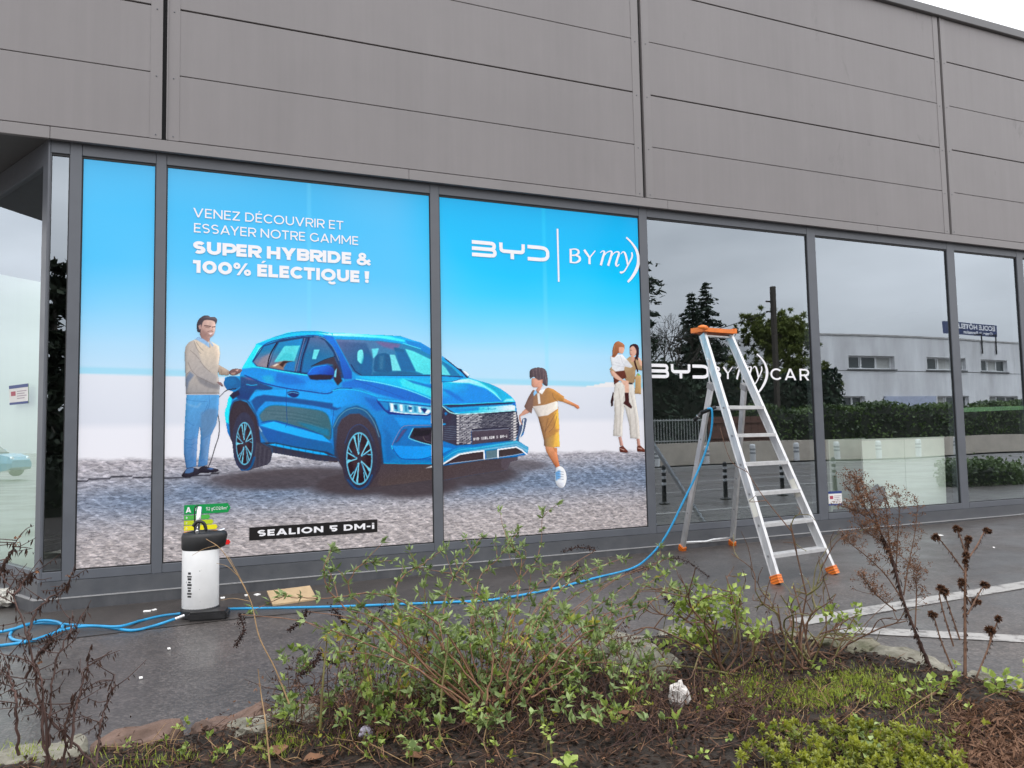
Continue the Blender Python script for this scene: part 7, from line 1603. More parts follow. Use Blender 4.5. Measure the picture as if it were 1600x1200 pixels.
# ---------------------------------------------------------------- the arching shrub in the middle
def bud_stem(P, path, r0=0.0042, leafy=1.0, start=0.25, mt=M_STEMB, ln=0.050, side=True):
    """path: list of (px, py, Y); tufts of narrow leaves in pairs at the nodes, side shoots towards the tip"""
    pts = [at(*p) for p in path]; Q = P.stem(pts, r0, 0.0013, mt, n=7, wob=0.0025); n = len(Q); rs = P.rs
    acc = 0; last = Q[0]
    for i in range(1, n):
        acc += np.linalg.norm(Q[i]-last); last = Q[i]
        if i/n < start or acc < 0.032/leafy: continue
        acc = 0; d = Q[min(i+1, n-1)]-Q[i-1]; d /= np.linalg.norm(d)+1e-9; tn = rs.rand()*0.55
        a = rs.normal(size=3); a -= d*(a@d); a /= np.linalg.norm(a)
        for sg in (-1, 1):
            P.tuft(Q[i], a*sg+d*0.5+np.array([0, 0, 0.15]), rs.randint(3, 6), ln*rs.uniform(0.6, 1.05), ln*0.30, M_BUD, 0.55, tn)
        if side and rs.rand() < 0.5*leafy:
            L_ = rs.uniform(0.05, 0.14); e = Q[i]+(a*rs.choice([-1, 1])*0.8+d*0.7+np.array([0, 0, 0.2]))*L_; P.stem([Q[i], (Q[i]+e)/2+rs.normal(size=3)*0.006, e], 0.0018, 0.001, mt)
            P.tuft(e, e-Q[i], 7, ln, ln*0.30, M_BUD, 0.7, tn); P.tuft((e+Q[i])/2, e-Q[i], 4, ln*0.8, ln*0.28, M_BUD, 0.9, tn)
    P.tuft(Q[-1], Q[-1]-Q[-3], 9, ln*1.05, ln*0.30, M_BUD, 0.6, 0.3)
    return Q
A = Plant('arching_shrub', 'sprawling grey-green shrub with arching brown stems and dead flower spikes, centre of the bed', on_bed(760, 1110), 31, 'shrub')
b0 = (760, 1105, -3.45)
for pth in (
    [(770, 1105, -3.45), (735, 1010, -3.3), (748, 909, -3.05), (775, 875, -2.98), (811, 829, -2.9)], [(750, 1100, -3.45), (690, 1010, -3.35), (704, 912, -3.2), (735, 871, -3.12), (751, 838, -3.05)],
    [(740, 1100, -3.5), (640, 1010, -3.4), (620, 918, -3.3), (662, 880, -3.2), (696, 857, -3.12)], [(720, 1100, -3.5), (600, 1000, -3.45), (520, 930, -3.4), (506, 890, -3.38), (518, 858, -3.35)],
    [(720, 1100, -3.5), (610, 985, -3.4), (548, 925, -3.3), (556, 890, -3.28), (585, 876, -3.25)], [(790, 1105, -3.45), (800, 990, -3.2), (815, 880, -3.0), (800, 855, -2.95), (792, 842, -2.9)],
    [(800, 1100, -3.4), (870, 1000, -3.25), (923, 956, -3.15), (971, 921, -3.05), (1021, 883, -2.95), (1046, 872, -2.92)], [(810, 1100, -3.4), (900, 1010, -3.3), (952, 965, -3.2), (1010, 915, -3.1), (1056, 884, -3.0)],
    [(780, 1100, -3.5), (830, 1000, -3.35), (868, 930, -3.2), (920, 893, -3.1), (975, 872, -3.0)], [(780, 1100, -3.4), (790, 980, -3.2), (850, 905, -3.05), (880, 896, -3.0), (935, 890, -2.95)],
    [(760, 1100, -3.4), (760, 960, -3.2), (720, 905, -3.1), (650, 885, -3.05)], [(760, 1100, -3.5), (690, 980, -3.45), (600, 930, -3.4), (500, 935, -3.4), (440, 930, -3.4)],
    [(820, 1100, -3.5), (900, 1000, -3.5), (990, 960, -3.4), (1040, 925, -3.3), (1085, 912, -3.25)], [(730, 1100, -3.6), (640, 1040, -3.6), (560, 1000, -3.6), (515, 985, -3.6)],
    [(760, 1100, -3.6), (770, 1020, -3.55), (740, 950, -3.5), (690, 930, -3.4)], [(800, 1100, -3.6), (840, 1040, -3.6), (900, 985, -3.5), (950, 975, -3.5)],
    [(780, 1100, -3.3), (820, 1000, -3.1), (900, 930, -3.0), (960, 905, -2.95)], [(770, 1100, -3.55), (700, 1020, -3.5), (660, 970, -3.45), (610, 960, -3.4)],
    [(830, 1090, -3.6), (880, 1060, -3.6), (930, 1010, -3.55), (945, 985, -3.5)], [(790, 1090, -3.6), (800, 1030, -3.6), (830, 985, -3.55), (850, 945, -3.4)],
    [(745, 1090, -3.3), (760, 1000, -3.1), (790, 930, -3.0), (840, 870, -2.9), (848, 800, -2.85)]):
    bud_stem(A, pth, leafy=0.66, start=0.30, ln=0.042)
for k in range(520):                                        # the dense middle of the shrub
    f = A.rs.rand(); px = 520+510*A.rs.beta(1.5, 1.5); py = 925+165*A.rs.beta(1.8, 1.4)+0.00030*(px-770)**2; Y = -3.2+A.rs.uniform(-.3, .25)
    c_ = at(px, py, Y); A.tuft(c_, (A.rs.normal()*0.8, A.rs.normal()*0.6, 0.7), A.rs.randint(5, 11), 0.048*A.rs.uniform(0.6, 1.15), 0.016, M_BUD if k % 3 else M_ROSE, 0.75)
    if k % 9 == 0: A.tuft(c_+A.rs.normal(size=3)*0.02, (0, 0, 0.6), 4, 0.04, 0.016, M_YEL, 0.9)
    if k % 2 == 0:
        q = c_+np.array([A.rs.normal()*0.05, A.rs.normal()*0.05, -0.10-0.08*A.rs.rand()]); A.stem([c_, (c_+q)/2+A.rs.normal(size=3)*0.01, q], 0.0015, 0.002, M_STEMB)
for sp in ([(1046, 872, -2.92), (1072, 876, -2.9), (1106, 901, -2.88)], [(1020, 884, -2.95), (1000, 890, -2.95), (978, 896, -2.95)], [(600, 945, -3.3), (575, 980, -3.25), (550, 1020, -3.2)], [(660, 960, -3.2), (668, 1000, -3.18), (672, 1050, -3.15)], [(500, 1020, -3.5), (490, 1040, -3.5), (470, 1055, -3.5)], [(520, 950, -3.35), (535, 970, -3.3), (545, 985, -3.3)],
           [(930, 860, -3.0), (905, 855, -3.0), (880, 862, -3.0)], [(905, 885, -3.0), (890, 898, -3.0), (872, 902, -3.0)], [(985, 1038, -3.45), (1010, 1048, -3.4), (1038, 1066, -3.4)], [(480, 955, -3.4), (470, 970, -3.4), (452, 985, -3.4)], [(735, 970, -3.1), (750, 1000, -3.1), (758, 1030, -3.1)], [(1038, 935, -3.2), (1048, 940, -3.2), (1058, 945, -3.2)], [(840, 1010, -3.2), (835, 1040, -3.2), (825, 1075, -3.2)], [(375, 960, -3.4), (380, 985, -3.4), (368, 1010, -3.4)]):
    A.spike([at(*p) for p in sp], 0.017, 190)
    x_, y_, Y_ = sp[0]; A.stem([at(x_, y_, Y_), at(x_+(760-x_)*0.3, y_+(1085-y_)*0.22-12, Y_-0.08), at(x_+(760-x_)*0.7, y_+(1085-y_)*0.62, Y_*0.4-3.45*0.6), at(760+(x_-760)*0.06, 1095, -3.45)], 0.0014, 0.0028, M_STEMB)
for px, py in ((880, 1010), (960, 985), (790, 1020), (650, 1015)): # rusty dead sprays
    c_ = at(px, py, -3.35); n = 90; A.leaves(c_+A.rs.normal(size=(n, 3))*0.035, rdir(A.rs, n), A.rs.uniform(.012, .03, n), .005, A.rs.rand(n), M_RUST)
for k in range(620):                                        # tangle of dead twigs at its foot
    px, py = A.rs.uniform(440, 1240), 1045+115*A.rs.beta(1.4, 1.8); c_ = on_bed(px, py+20); L_ = A.rs.uniform(0.06, 0.2); e = c_+np.array([A.rs.normal()*0.7, A.rs.normal()*0.5, abs(A.rs.normal())*0.75])*L_
    Q = A.stem([c_, (c_+e)/2+A.rs.normal(size=3)*0.02, e], 0.0024, 0.0010, M_STEMD if k % 3 else M_STEMR)
    for q in range(2): i = A.rs.randint(2, len(Q)); A.stem([Q[i], Q[i]+A.rs.normal(size=3)*0.035], 0.0012, 0.0006, M_STEMD)
    if k % 5 == 0: A.leaves(Q[-1]+A.rs.normal(size=(10, 3))*0.03, rdir(A.rs, 10), .022, .005, A.rs.rand(10), M_RUST)
    if k % 3 == 0: A.leaves(Q[-1]+A.rs.normal(size=(8, 3))*0.02, rdir(A.rs, 8), .018, .008, A.rs.rand(8), M_DRYL)
for k in range(260):                                         # low green shoots through the tangle
    px, py = A.rs.uniform(430, 1060), A.rs.uniform(1010, 1130); c_ = at(px, py, on_bed(px, min(1195, py+40))[1]); A.tuft(c_, (A.rs.normal()*0.6, A.rs.normal()*0.5, 0.8), 6, 0.042, 0.018, M_BUD if k % 3 else M_ROSE, 0.8)
A.stem([at(685, 1175, -3.6), at(690, 1080, -3.55), at(700, 1010, -3.5)], 0.005, 0.003, M_STEMG)
A.done()
# ---------------------------------------------------------------- rose bushes
def rose(label, bx, by, Y, tips, seed, leafy, cat='shrub', lf=0.036):
    P = Plant('rose_bush', label, on_bed(bx, by), seed, cat, 'rose bushes in the bed'); rs = P.rs; base = at(bx, by, Y); base[2] = bedz(base[0], base[1])
    def leafspray(c, d, n):
        d = np.asarray(d)/np.linalg.norm(d); a = rs.normal(size=3); a -= d*(a@d); a /= np.linalg.norm(a)
        for k in range(n):
            p = c+d*0.022*k
            for sg in (-1, 1): P.leaves(p+a*sg*0.006, a*sg+d*0.35+rs.normal(size=3)*0.15, lf*rs.uniform(0.7, 1.1), lf*0.72, 0.25+rs.rand()*0.7, M_ROSE if rs.rand() > 0.08 else M_YEL)
        P.leaves(c+d*0.022*n, d, lf, lf*0.72, 0.3+rs.rand()*0.6, M_ROSE)
    def grow(p, q, r_, dep):
        m_ = (p+q)/2+rs.normal(size=3)*np.linalg.norm(q-p)*0.10; Q = P.stem([p, m_, q], r_, r_*0.55, M_STEMG if rs.rand() < 0.45 else M_STEMR, n=6)
        for k in range(int(np.linalg.norm(q-p)/0.02)):     # thorns
            c_ = Q[rs.randint(len(Q))]; e = rs.normal(size=3); P.leaves(c_, e, 0.006, 0.0025, 0.3, M_DRYL)
        if dep:
            for k in range(rs.randint(2, 4) if dep > 1 else 2):
                c_ = Q[rs.randint(len(Q)//3, len(Q))]; L_ = np.linalg.norm(q-p)*rs.uniform(0.35, 0.6); e = (q-p)/np.linalg.norm(q-p)*0.8+rs.normal(size=3)*0.6; grow(c_, c_+e*L_, r_*0.7, dep-1)
        elif rs.rand() < leafy: leafspray(q, q-p+np.array([0, 0, 0.02]), rs.randint(1, 3))
    for (tx, ty, dY) in tips: grow(base+np.array([rs.normal()*0.03, rs.normal()*0.03, 0]), at(tx, ty, Y+dY), 0.0062, 3 if leafy < 0.3 else 2)
    return P, leafspray
Pr, lsp = rose('rose bush with round pale green leaves at its top, right of the arching shrub', 1130, 1075, -3.42, [(1095, 935, 0.1), (1140, 930, 0.05), (1070, 1000, -0.05), (1175, 985, 0.05), (1040, 1040, 0.0), (1195, 1030, 0.1), (1120, 970, -0.15), (1060, 960, 0.05), (1155, 955, -0.05), (1105, 1000, 0.1), (1180, 1010, -0.1)], 41, 0.10)
for k in range(60): px, py = Pr.rs.uniform(1080, 1155), Pr.rs.uniform(925, 980); lsp(at(px, py, -3.35+Pr.rs.normal()*0.05), (Pr.rs.normal(), 0, 0.6), 2)
for k in range(18): px, py = Pr.rs.uniform(1052, 1075), Pr.rs.uniform(940, 995); lsp(at(px, py, -3.35), (Pr.rs.normal(), 0, 0.6), 1)
for k in range(18): px, py = Pr.rs.uniform(1065, 1110), Pr.rs.uniform(985, 1015); lsp(at(px, py, -3.4), (Pr.rs.normal(), 0, 0.3), 2)
for k in range(10): px, py = Pr.rs.uniform(1100, 1160), Pr.rs.uniform(1060, 1085); lsp(at(px, py, -3.45), (Pr.rs.normal(), 0, 0.4), 1)
Pr.done()
Pr, lsp = rose('nearly leafless twiggy rose bush between the leafy rose and the rusty weed', 1262, 1105, -3.55, [(1240, 915, 0.1), (1215, 945, 0.05), (1300, 965, 0.1), (1340, 990, 0.05), (1195, 1000, -0.05), (1325, 1030, 0.0), (1275, 950, 0.12), (1350, 1010, 0.1), (1225, 980, -0.1), (1260, 930, -0.05), (1290, 990, -0.1), (1310, 975, 0.15), (1205, 970, 0.1), (1240, 1000, 0.15)], 43, 0.04)
for k in range(20): px, py = Pr.rs.uniform(1285, 1350), Pr.rs.uniform(950, 985); lsp(at(px, py, -3.45), (Pr.rs.normal(), 0, 0.4), 1)
for k in range(5): px, py = Pr.rs.uniform(1230, 1255), Pr.rs.uniform(905, 925); Pr.leaves(at(px, py, -3.45), rdir(Pr.rs, 1)[0], .02, .008, .5, M_YEL)
for k in range(6): px, py = Pr.rs.uniform(1180, 1200), Pr.rs.uniform(975, 1000); lsp(at(px, py, -3.6), (Pr.rs.normal(), 0, 0.4), 1)
Pr.done()
Pr, lsp = rose('low rose bush with fresh green leaves at the foot of the thistle', 1470, 1150, -4.12, [(1480, 1065, 0.0), (1425, 1085, 0.0), (1500, 1075, 0.05), (1440, 1105, -0.05), (1520, 1100, 0)], 45, 0.35)
for k in range(14): px, py = Pr.rs.uniform(1460, 1510), Pr.rs.uniform(1060, 1115); lsp(at(px, py, -4.1), (Pr.rs.normal(), 0, 0.4), 1)
for k in range(4): px, py = Pr.rs.uniform(1400, 1425), Pr.rs.uniform(1068, 1085); lsp(at(px, py, -4.0), (Pr.rs.normal(), 0, 0.4), 1)
Pr.done()
Pr, lsp = rose('small rose shoot with fresh leaves at the right edge', 1575, 1135, -4.22, [(1570, 1065, 0.0), (1590, 1085, 0.0), (1560, 1090, 0)], 46, 0.5)
for k in range(12): px, py = Pr.rs.uniform(1555, 1605), Pr.rs.uniform(1058, 1110); lsp(at(px, py, -4.2), (Pr.rs.normal(), 0, 0.4), 1)
Pr.done()
# ---------------------------------------------------------------- dead weeds
Wd = Plant('dead_weed', 'tall dark dead weed with hanging shrivelled leaves at the left edge', on_bed(120, 1195), 51); rs = Wd.rs
def droop(P, Q, n, ln, material, tone=0.3, start=0.2):
    for k in range(n):
        i = rs.randint(int(len(Q)*start), len(Q)); P.leaves(Q[i]+rs.normal(size=3)*0.003, (rs.normal()*0.35, rs.normal()*0.35, -1.0), ln*rs.uniform(0.5, 1.2), ln*0.22, tone*rs.rand()+0.4*rs.rand(), material)
for pth in ([(75, 1240, -4.5), (65, 1120, -4.45), (45, 1000, -4.4), (20, 930, -4.35), (-10, 880, -4.3)], [(75, 1240, -4.5), (70, 1100, -4.5), (55, 1040, -4.45), (0, 1020, -4.4)], [(190, 1240, -4.5), (140, 1190, -4.5), (85, 1130, -4.45), (35, 1090, -4.4), (0, 1065, -4.4)],
            [(75, 1200, -4.5), (78, 1120, -4.5), (92, 1020, -4.45), (130, 960, -4.4)], [(110, 1170, -4.5), (120, 1100, -4.45), (135, 1050, -4.4), (142, 1010, -4.4)], [(150, 1200, -4.5), (155, 1150, -4.45), (165, 1100, -4.4), (178, 1055, -4.4)], [(40, 1060, -4.4), (70, 1010, -4.4), (105, 985, -4.35)],
            [(45, 1000, -4.4), (60, 950, -4.35), (100, 920, -4.3), (112, 900, -4.3)], [(20, 930, -4.35), (40, 905, -4.3), (50, 895, -4.3)], [(0, 900, -4.3), (12, 870, -4.3), (26, 845, -4.3)], [(30, 1180, -4.5), (25, 1100, -4.5), (15, 1060, -4.45), (5, 1040, -4.4)], [(100, 1200, -4.5), (105, 1130, -4.5), (118, 1080, -4.5)]):
    Q = Wd.stem([at(*p) for p in pth], 0.0034, 0.0010, M_STEMD, n=8, wob=0.002); droop(Wd, Q, 36, 0.019, M_DRYL)
    for k in range(9):
        i = rs.randint(len(Q)//3, len(Q)); e = Q[i]+np.array([rs.normal()*0.045, rs.normal()*0.03, rs.uniform(-0.02, 0.06)]); q2 = Wd.stem([Q[i], (Q[i]+e)/2+rs.normal(size=3)*0.004, e], 0.0013, 0.0006, M_STEMD); droop(Wd, q2, 6, 0.016, M_DRYL, start=0)
for px, py in ((26, 845), (112, 898), (58, 890), (55, 1035)): Wd.leaves(at(px, py, -4.3)+rs.normal(size=(6, 3))*0.004, rdir(rs, 6), .009, .007, .9, M_RUST)
Wd.done()
Wr = Plant('dry_weed', 'leaning rust-brown dry weed with feathery seed heads before the right window', on_bed(1468, 1075), 53); rs = Wr.rs
main = [(1468, 1075, -3.90), (1440, 1010, -3.85), (1412, 940, -3.80), (1396, 880, -3.75), (1375, 830, -3.70), (1345, 785, -3.65), (1318, 755, -3.60)]
Q = Wr.stem([at(*p) for p in main], 0.0075, 0.002, M_STEMD, n=7); droop(Wr, Q[:int(len(Q)*.66)], 420, 0.034, M_DRYL, 0.25, 0.12)
subs = [[(1412, 940, -3.80), (1385, 900, -3.75), (1355, 870, -3.70), (1330, 850, -3.70), (1322, 835, -3.70)], [(1400, 890, -3.75), (1402, 850, -3.70), (1405, 800, -3.70), (1400, 775, -3.70)], [(1396, 880, -3.75), (1390, 850, -3.70), (1385, 800, -3.70), (1380, 770, -3.65)], [(1375, 830, -3.70), (1362, 790, -3.65), (1352, 765, -3.60)], [(1412, 930, -3.78), (1420, 880, -3.75), (1430, 830, -3.70), (1434, 785, -3.70)], [(1400, 955, -3.80), (1370, 930, -3.80), (1350, 905, -3.80)],
        [(1385, 850, -3.70), (1360, 835, -3.70), (1335, 815, -3.65)], [(1430, 980, -3.80), (1432, 930, -3.75), (1432, 900, -3.75), (1438, 888, -3.70)], [(1365, 815, -3.70), (1340, 800, -3.65), (1315, 790, -3.65)], [(1350, 790, -3.65), (1340, 765, -3.60), (1335, 745, -3.60)]]
for sp in subs:
    Q = Wr.stem([at(*p) for p in sp], 0.0036, 0.0012, M_STEMR, n=6)
    for k in range(44):
        i = rs.randint(len(Q)//4, len(Q)); e = Q[i]+np.array([rs.normal()*0.024, rs.normal()*0.024, rs.uniform(0.0, 0.045)]); q2 = Wr.stem([Q[i], (Q[i]+e)/2+rs.normal(size=3)*0.003, e], 0.0011, 0.0006, M_STEMR, sides=3)
        n = 12; Wr.leaves(e+rs.normal(size=(n, 3))*0.006, rdir(rs, n, 0.3), rs.uniform(.007, .013, n), .005, rs.rand(n), M_RUST)
Q = np.array(curve_pts([at(*p) for p in main[3:]], 8))
for k in range(90):
    i = rs.randint(len(Q)); e = Q[i]+np.array([rs.normal()*0.028, rs.normal()*0.028, rs.uniform(0.0, 0.05)]); Wr.stem([Q[i], e], 0.0011, 0.0006, M_STEMR, sides=3); n = 12; Wr.leaves(e+rs.normal(size=(n, 3))*0.006, rdir(rs, n, 0.3), rs.uniform(.007, .013, n), .005, rs.rand(n), M_RUST)
Wr.done()
Th = Plant('dead_thistle', 'brown dead thistle with prickly seed heads at the right', on_bed(1508, 1095), 55); rs = Th.rs
def head(c, r_):
    n = 130; d = rdir(rs, n, 0.35); Th.leaves(c+d*r_*0.35, d, rs.uniform(.5, 1.0, n)*r_*0.95, r_*0.22, rs.rand(n)*0.9, M_RUST); Th.leaves(c+d[:50]*r_*0.2, d[:50], r_*0.8, r_*0.5, 0.1, M_DRYL)
mainT = [(1508, 1095, -4.06), (1508, 1000, -4.01), (1508, 920, -3.96), (1510, 860, -3.91), (1512, 842, -3.91)]
Q = Th.stem([at(*p) for p in mainT], 0.0078, 0.003, M_STEMR, n=8); droop(Th, Q, 320, 0.026, M_DRYL, 0.7, 0.05)
for i in range(10, len(Q), 1): Th.leaves(np.repeat(Q[i][None], 4, 0), rdir(rs, 4, -0.2), .016, .005, rs.rand(4), M_RUST)
for sp in ([(1506, 892, -3.96), (1490, 870, -3.94), (1470, 845, -3.92), (1462, 840, -3.92)], [(1515, 870, -3.96), (1528, 850, -3.94), (1535, 836, -3.92), (1541, 829, -3.92)], [(1508, 862, -3.96), (1500, 838, -3.94), (1494, 826, -3.92)], [(1490, 1010, -4.01), (1475, 960, -3.98), (1468, 930, -3.96), (1470, 920, -3.96)], [(1500, 1000, -4.01), (1480, 940, -3.96), (1476, 925, -3.96)], [(1488, 1045, -4.06), (1470, 1000, -4.04), (1461, 970, -4.02), (1455, 960, -4.02)],
           [(1525, 1060, -4.06), (1545, 1010, -4.04), (1555, 980, -4.02), (1560, 967, -4.02)], [(1512, 960, -4.01), (1528, 930, -3.98), (1538, 914, -3.96)], [(1508, 930, -3.98), (1520, 945, -3.98), (1524, 940, -3.96)], [(1545, 1010, -4.04), (1548, 995, -4.03), (1546, 985, -4.02)], [(1508, 925, -3.96), (1500, 915, -3.96), (1502, 910, -3.96)]):
    Q = Th.stem([at(*p) for p in sp], 0.0038, 0.0022, M_STEMR, n=6); head(Q[-1], 0.021*rs.uniform(0.8, 1.15)); droop(Th, Q, 40, 0.018, M_DRYL, 0.6)
    if rs.rand() < 0.6: head(Q[-1]+np.array([0.022, 0.0, -0.006]), 0.014)
head(at(1510, 868, -3.94), 0.020); head(at(1508, 878, -3.94), 0.016); head(at(1513, 843, -3.91), 0.02)
Th.done()
# loose straw-coloured stems
for nm, pth in (('bent straw-coloured stem leaning towards the water tank', [(452, 1100, -3.3), (430, 1045, -3.25), (405, 995, -3.2), (392, 940, -3.15), (368, 893, -3.1), (345, 858, -3.05), (322, 842, -3.0)]), ('thin upright straw stem left of the fallen stones', [(422, 1200, -3.7), (415, 1130, -3.65), (408, 1085, -3.6), (403, 1045, -3.6)])):
    Ws = Plant('straw_weed', nm, on_bed(*pth[0][:2]), 57); Q = Ws.stem([at(*p) for p in pth], 0.003, 0.0012, M_STEMY, n=7); rs = Ws.rs
    if len(pth) > 5:
        for sp in ([(372, 900, -3.1), (355, 885, -3.08), (338, 880, -3.05)], [(384, 920, -3.12), (362, 878, -3.1), (355, 868, -3.08)], [(340, 852, -3.05), (318, 858, -3.0), (300, 868, -3.0)], [(392, 940, -3.15), (365, 935, -3.12), (345, 938, -3.1)]): Ws.stem([at(*p) for p in sp], 0.0014, 0.0007, M_STEMY)
    Ws.done()
# young yellowing stem
Ys = Plant('yellowing_shoot', 'upright green shoot with yellowing leaves left of the arching shrub', on_bed(500, 1110), 59); rs = Ys.rs
Q = Ys.stem([at(500, 1140, -3.5), at(505, 1060, -3.5), at(509, 1020, -3.45), at(512, 985, -3.45)], 0.005, 0.002, M_STEMG)
for k in range(16): c_ = at(rs.uniform(500, 530), rs.uniform(978, 1022), -3.45); Ys.leaves(c_, rdir(rs, 1)[0], .022, .013, rs.rand(), M_YEL)
Ys.spike([at(508, 1030, -3.45), at(490, 1035, -3.45), at(470, 1052, -3.45)], .012, 80); Ys.spike([at(510, 1032, -3.45), at(520, 1035, -3.45), at(526, 1040, -3.45)], .012, 50); Ys.done()
# ---------------------------------------------------------------- low growth
Sp = Plant('spurge_clump', 'low yellow-green spurge clump at the bottom right', on_bed(1330, 1180), 61); rs = Sp.rs
for k in range(300):
    px, py = rs.normal(1335, 105), rs.uniform(1112, 1215)
    lo = 1120+0.0022*(px-1300)**2*0.5
    if py < lo or px > 1510 or px < 1150: continue
    c_ = at(px, py, on_bed(px, py+rs.uniform(22, 45))[1]); zb = bedz(c_[0], c_[1])
    if rs.rand() < 0.6: Sp.stem([np.array([c_[0]+rs.normal()*0.02, c_[1]+rs.normal()*0.02, zb-0.01]), c_], 0.002, 0.0015, M_STEMG)
    n = 26; d = rdir(rs, n, 0.5); tn = rs.rand()*0.5; Sp.leaves(c_+d*0.004-np.array([0, 0, 0.02])*rs.rand(n)[:, None], d, rs.uniform(.012, .022, n), rs.uniform(.007, .011, n), tn+0.5*np.clip(d[:, 2], 0, 1), M_SPUR)
Sp.done()
def sprig(label, spots, seed, material, ln, Y, name='leafy_seedling', k_=3):
    P = Plant(name, label, on_bed(*spots[0]), seed); r2 = P.rs
    for (px, py) in spots:
        c_ = at(px, py, on_bed(px, py+28)[1]); zb = bedz(c_[0], c_[1]); P.stem([np.array([c_[0], c_[1], min(zb, c_[2]-0.02)]), c_], 0.0018, 0.0012, M_STEMG)
        for q in range(k_): P.leaves(c_+r2.normal(size=3)*0.006, np.array([r2.normal(), r2.normal()*0.6, 0.3]), ln*r2.uniform(.7, 1.1), ln*0.7, 0.3+0.7*r2.rand(), material)
    P.done()
sprig('row of round light green leaves on a stalk, left of the crumpled paper', [(855, 1132), (850, 1142), (860, 1152), (848, 1128), (862, 1160), (853, 1147)], 71, M_ROSE, 0.026, -3.75)
sprig('fresh green leaf tuft at the bottom centre of the bed', [(885, 1185), (880, 1190), (893, 1192), (888, 1198)], 72, M_ROSE, 0.035, -3.95, k_=4)
sprig('small green sprig beside the left stones', [(430, 1105), (425, 1112), (438, 1115), (450, 1108), (460, 1118)], 73, M_ROSE, 0.026, -3.35)
sprig('grey-green seedling on the mulch below the arching shrub', [(640, 1165), (635, 1158), (645, 1172)], 74, M_BUD, 0.04, -3.7, k_=5)
sprig('dark green glossy seedling right of the arching shrub base', [(765, 1125), (775, 1130), (760, 1135), (772, 1120)], 75, M_BUD, 0.05, -3.6, k_=5)
sprig('grey-green wild rose leaves in front of the spurge', [(1340, 1140), (1350, 1150), (1360, 1135), (1345, 1165), (1362, 1160), (1372, 1172), (1352, 1182)], 76, M_BUD, 0.03, -4.1, k_=4)
sprig('pale green leaves at the foot of the leafy rose bush', [(1120, 1075), (1135, 1068), (1150, 1078), (1110, 1085), (1160, 1068), (1170, 1085)], 77, M_ROSE, 0.026, -3.5)
ir = Plant('iris_blades', 'upright blue-green blades by the pale stones', on_bed(1008, 1090), 78)
for k in range(7): c_ = at(1003+k*3.2, 1092, -3.35); ir.leaves(c_, (ir.rs.normal()*0.08, ir.rs.normal()*0.08, 1), 0.12*ir.rs.uniform(.7, 1.1), 0.012, 0.3, M_BUD, np.array([[0.2, -1, 0]]))
ir.done()
def grass(label, spots, n, seed, hgt, Yf=None):
    rs = np.random.RandomState(seed); C, U = [], []
    for k in range(n):
        px, py, sx, sy = spots[rs.randint(len(spots))]; p = on_bed(px+rs.normal()*sx, py+rs.normal()*sy); C.append(p)
    C = np.array(C); n = len(C); U = np.stack([rs.normal(size=n)*0.45, rs.normal(size=n)*0.45, np.ones(n)], 1); U /= np.linalg.norm(U, axis=1, keepdims=True)
    N_ = np.stack([rs.normal(size=n), -np.ones(n), rs.normal(size=n)*0.2], 1); h_ = hgt*rs.uniform(0.4, 1.2, n)
    o = leaf_mesh('grass', C, N_, U, np.stack([h_, np.full(n, 0.0035)], 1), rs.rand(n), M_GRASS, None, fold=0.1); tag(o, label, kind='stuff')
grass('bright short grass in the bed', [(1310, 1075, 34, 14), (1350, 1065, 30, 12), (1240, 1090, 20, 16), (1180, 1065, 22, 14), (1400, 1090, 24, 12), (1285, 1098, 24, 10), (1150, 1085, 30, 14)], 4300, 81, 0.034)
grass('sparse grass blades at the left end of the bed', [(445, 1165, 20, 10), (230, 1190, 60, 8), (560, 1150, 30, 14), (1440, 1150, 40, 18), (40, 1180, 30, 10)], 700, 82, 0.045)
Dg = Plant('dead_stalks', 'tangle of short dead stalks and weeds spread over the mulch', on_bed(1100, 1110), 91, 'weeds'); rs = Dg.rs
for k in range(1100):
    px, py = rs.uniform(180, 1500), rs.uniform(1075, 1185); 
    if 780 < px < 1160 and py > 1125 and rs.rand() < 0.75: continue
    c_ = on_bed(px, min(1198, py+12))
    if not in_poly(c_[0], c_[1], poly): continue
    L_ = rs.uniform(0.03, 0.13); e = c_+np.array([rs.normal()*0.8, rs.normal()*0.6, abs(rs.normal())*0.55])*L_
    Q = Dg.stem([c_, (c_+e)/2+rs.normal(size=3)*0.012, e], 0.0019, 0.0008, (M_STEMD, M_STEMR, M_STEMY)[k % 3], n=3, sides=4)
    if k % 3 == 0: Dg.leaves(Q[-1]+rs.normal(size=(6, 3))*0.018, rdir(rs, 6), .017, .006, rs.rand(6), M_DRYL if k % 2 else M_RUST)
    if k % 5 == 0: Dg.tuft(e, (0, 0, 1), 5, 0.026, 0.015, M_ROSE if k % 4 else M_SPUR, 0.9)
Dg.done()
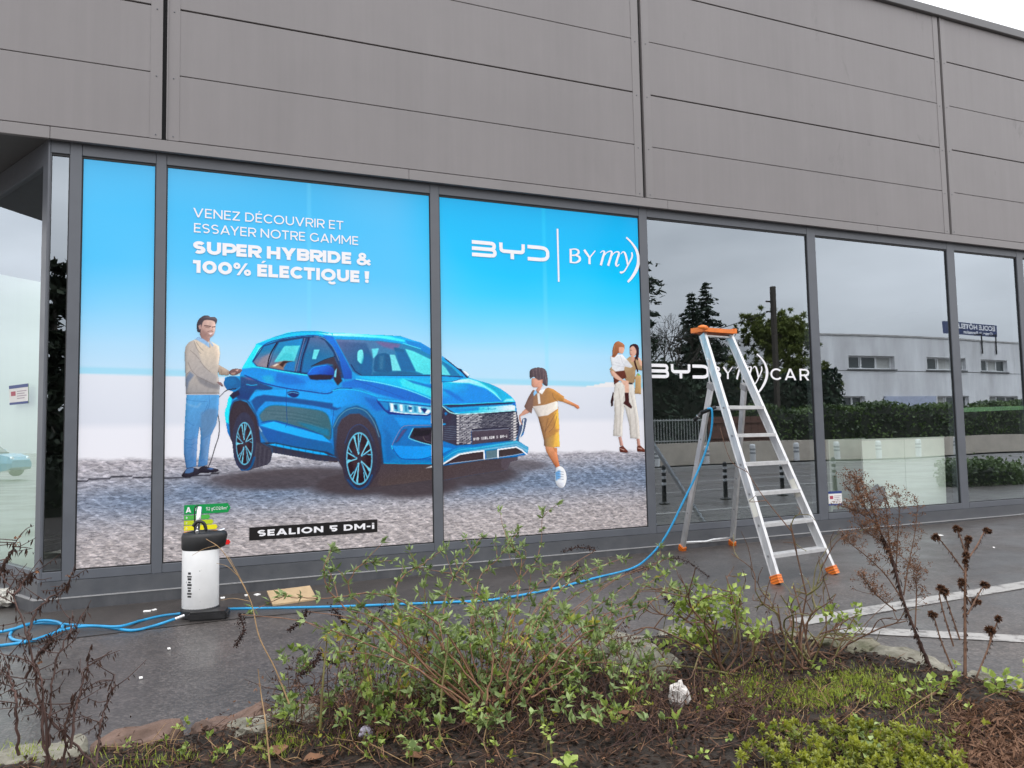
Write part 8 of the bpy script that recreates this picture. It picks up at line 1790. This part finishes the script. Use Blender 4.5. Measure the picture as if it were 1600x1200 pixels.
# ---------------------------------------------------------------- litter in the bed
crumple('crumpled_paper', on_bed(1062, 1105)+np.array([0, 0, 0.045]), 0.062, 8.0, mat('dirty_paper', (0.55, 0.52, 0.49), rough=0.8, var=0.25, vscale=30), 'crumpled whitish paper lying in the bed right of the arching shrub', 'litter', sc=(0.85, 0.7, 1.05))
crumple('crumpled_wrapper', on_bed(572, 1152)+np.array([0, 0, 0.02]), 0.034, 3.0, mat('lilac_plastic', (0.52, 0.48, 0.58), rough=0.35, var=0.3, vscale=30), 'crumpled lilac-white wrapper at the foot of the arching shrub', 'litter', sc=(0.9, 0.6, 0.9))
M_FALL = mat('fallen_leaf', (0.16, 0.075, 0.035), rough=0.7, var=0.35, vscale=25)
def fallen(px, py, s, ang, seed, mt, label, group=None):
    p = on_bed(px, py)+np.array([0, 0, 0.012]); vs, fs = [], []; n = 7; r_ = random.Random(seed)
    for i in range(n):
        t_ = i/(n-1); w_ = math.sin(PI*min(1, t_*1.02))**0.7*0.38*(0.85+0.3*r_.random())
        for j in (-1, 0, 1): vs.append((t_-0.5, w_*j, abs(j)*w_*0.5+0.25*(t_-0.5)**2+0.03*r_.random()))
    for i in range(n-1):
        for j in range(2): a = i*3+j; fs.append((a, a+1, a+4, a+3))
    ca, sa = math.cos(ang), math.sin(ang); vs = [(p[0]+s*(x*ca-y*sa), p[1]+s*(x*sa+y*ca), p[2]+s*z) for x, y, z in vs]
    o = mesh_obj('fallen_leaf', vs, fs, mt, None, smooth=True); tag(o, label, 'leaf', group or 'brown leaves fallen on the mulch')
for i, (px, py, s, a, lb) in enumerate(((1000, 1120, .08, .5, 'large brown leaf left of the crumpled paper'), (978, 1126, .08, 2.0, 'folded brown leaf farther left of the crumpled paper'), (1133, 1115, .08, 1.3, 'brown leaf just right of the crumpled paper'), (1165, 1112, .07, 2.5, 'small brown leaf below the leafy rose bush'), (602, 1150, .08, .3, 'big tan leaf right of the lilac wrapper'), (645, 1187, .08, 2.2, 'curled tan leaf below the grey-green seedling'), (490, 1193, .08, .2, 'largest orange-brown leaf at the lower left of the bed'), (730, 1135, .06, .8, 'small brown leaf at the foot of the arching shrub'), (1230, 1150, .06, 1.7, 'small brown leaf at the left end of the spurge'), (435, 1182, .09, 1.4, 'brown leaf beside the thin upright straw'))):
    fallen(px, py, s, a, i, M_FALL, lb)
# matted dry grass at the right end
chips_r = np.random.RandomState(9); C = np.array([on_bed(chips_r.uniform(1480, 1640), chips_r.uniform(1100, 1230)) for k in range(3600)])+np.array([0, 0, 0.008]); n = len(C)
U = np.stack([chips_r.normal(size=n), chips_r.normal(size=n)*0.7, chips_r.normal(size=n)*0.35+0.15], 1); U /= np.linalg.norm(U, axis=1, keepdims=True)
tag(leaf_mesh('dry_grass', C, rdir(chips_r, n, 1.0), U, np.stack([chips_r.uniform(.02, .06, n), chips_r.uniform(.002, .009, n)], 1), chips_r.rand(n), M_STRAW, None, fold=0.1), 'matted dry grass and dead leaves at the right end of the bed', kind='stuff')
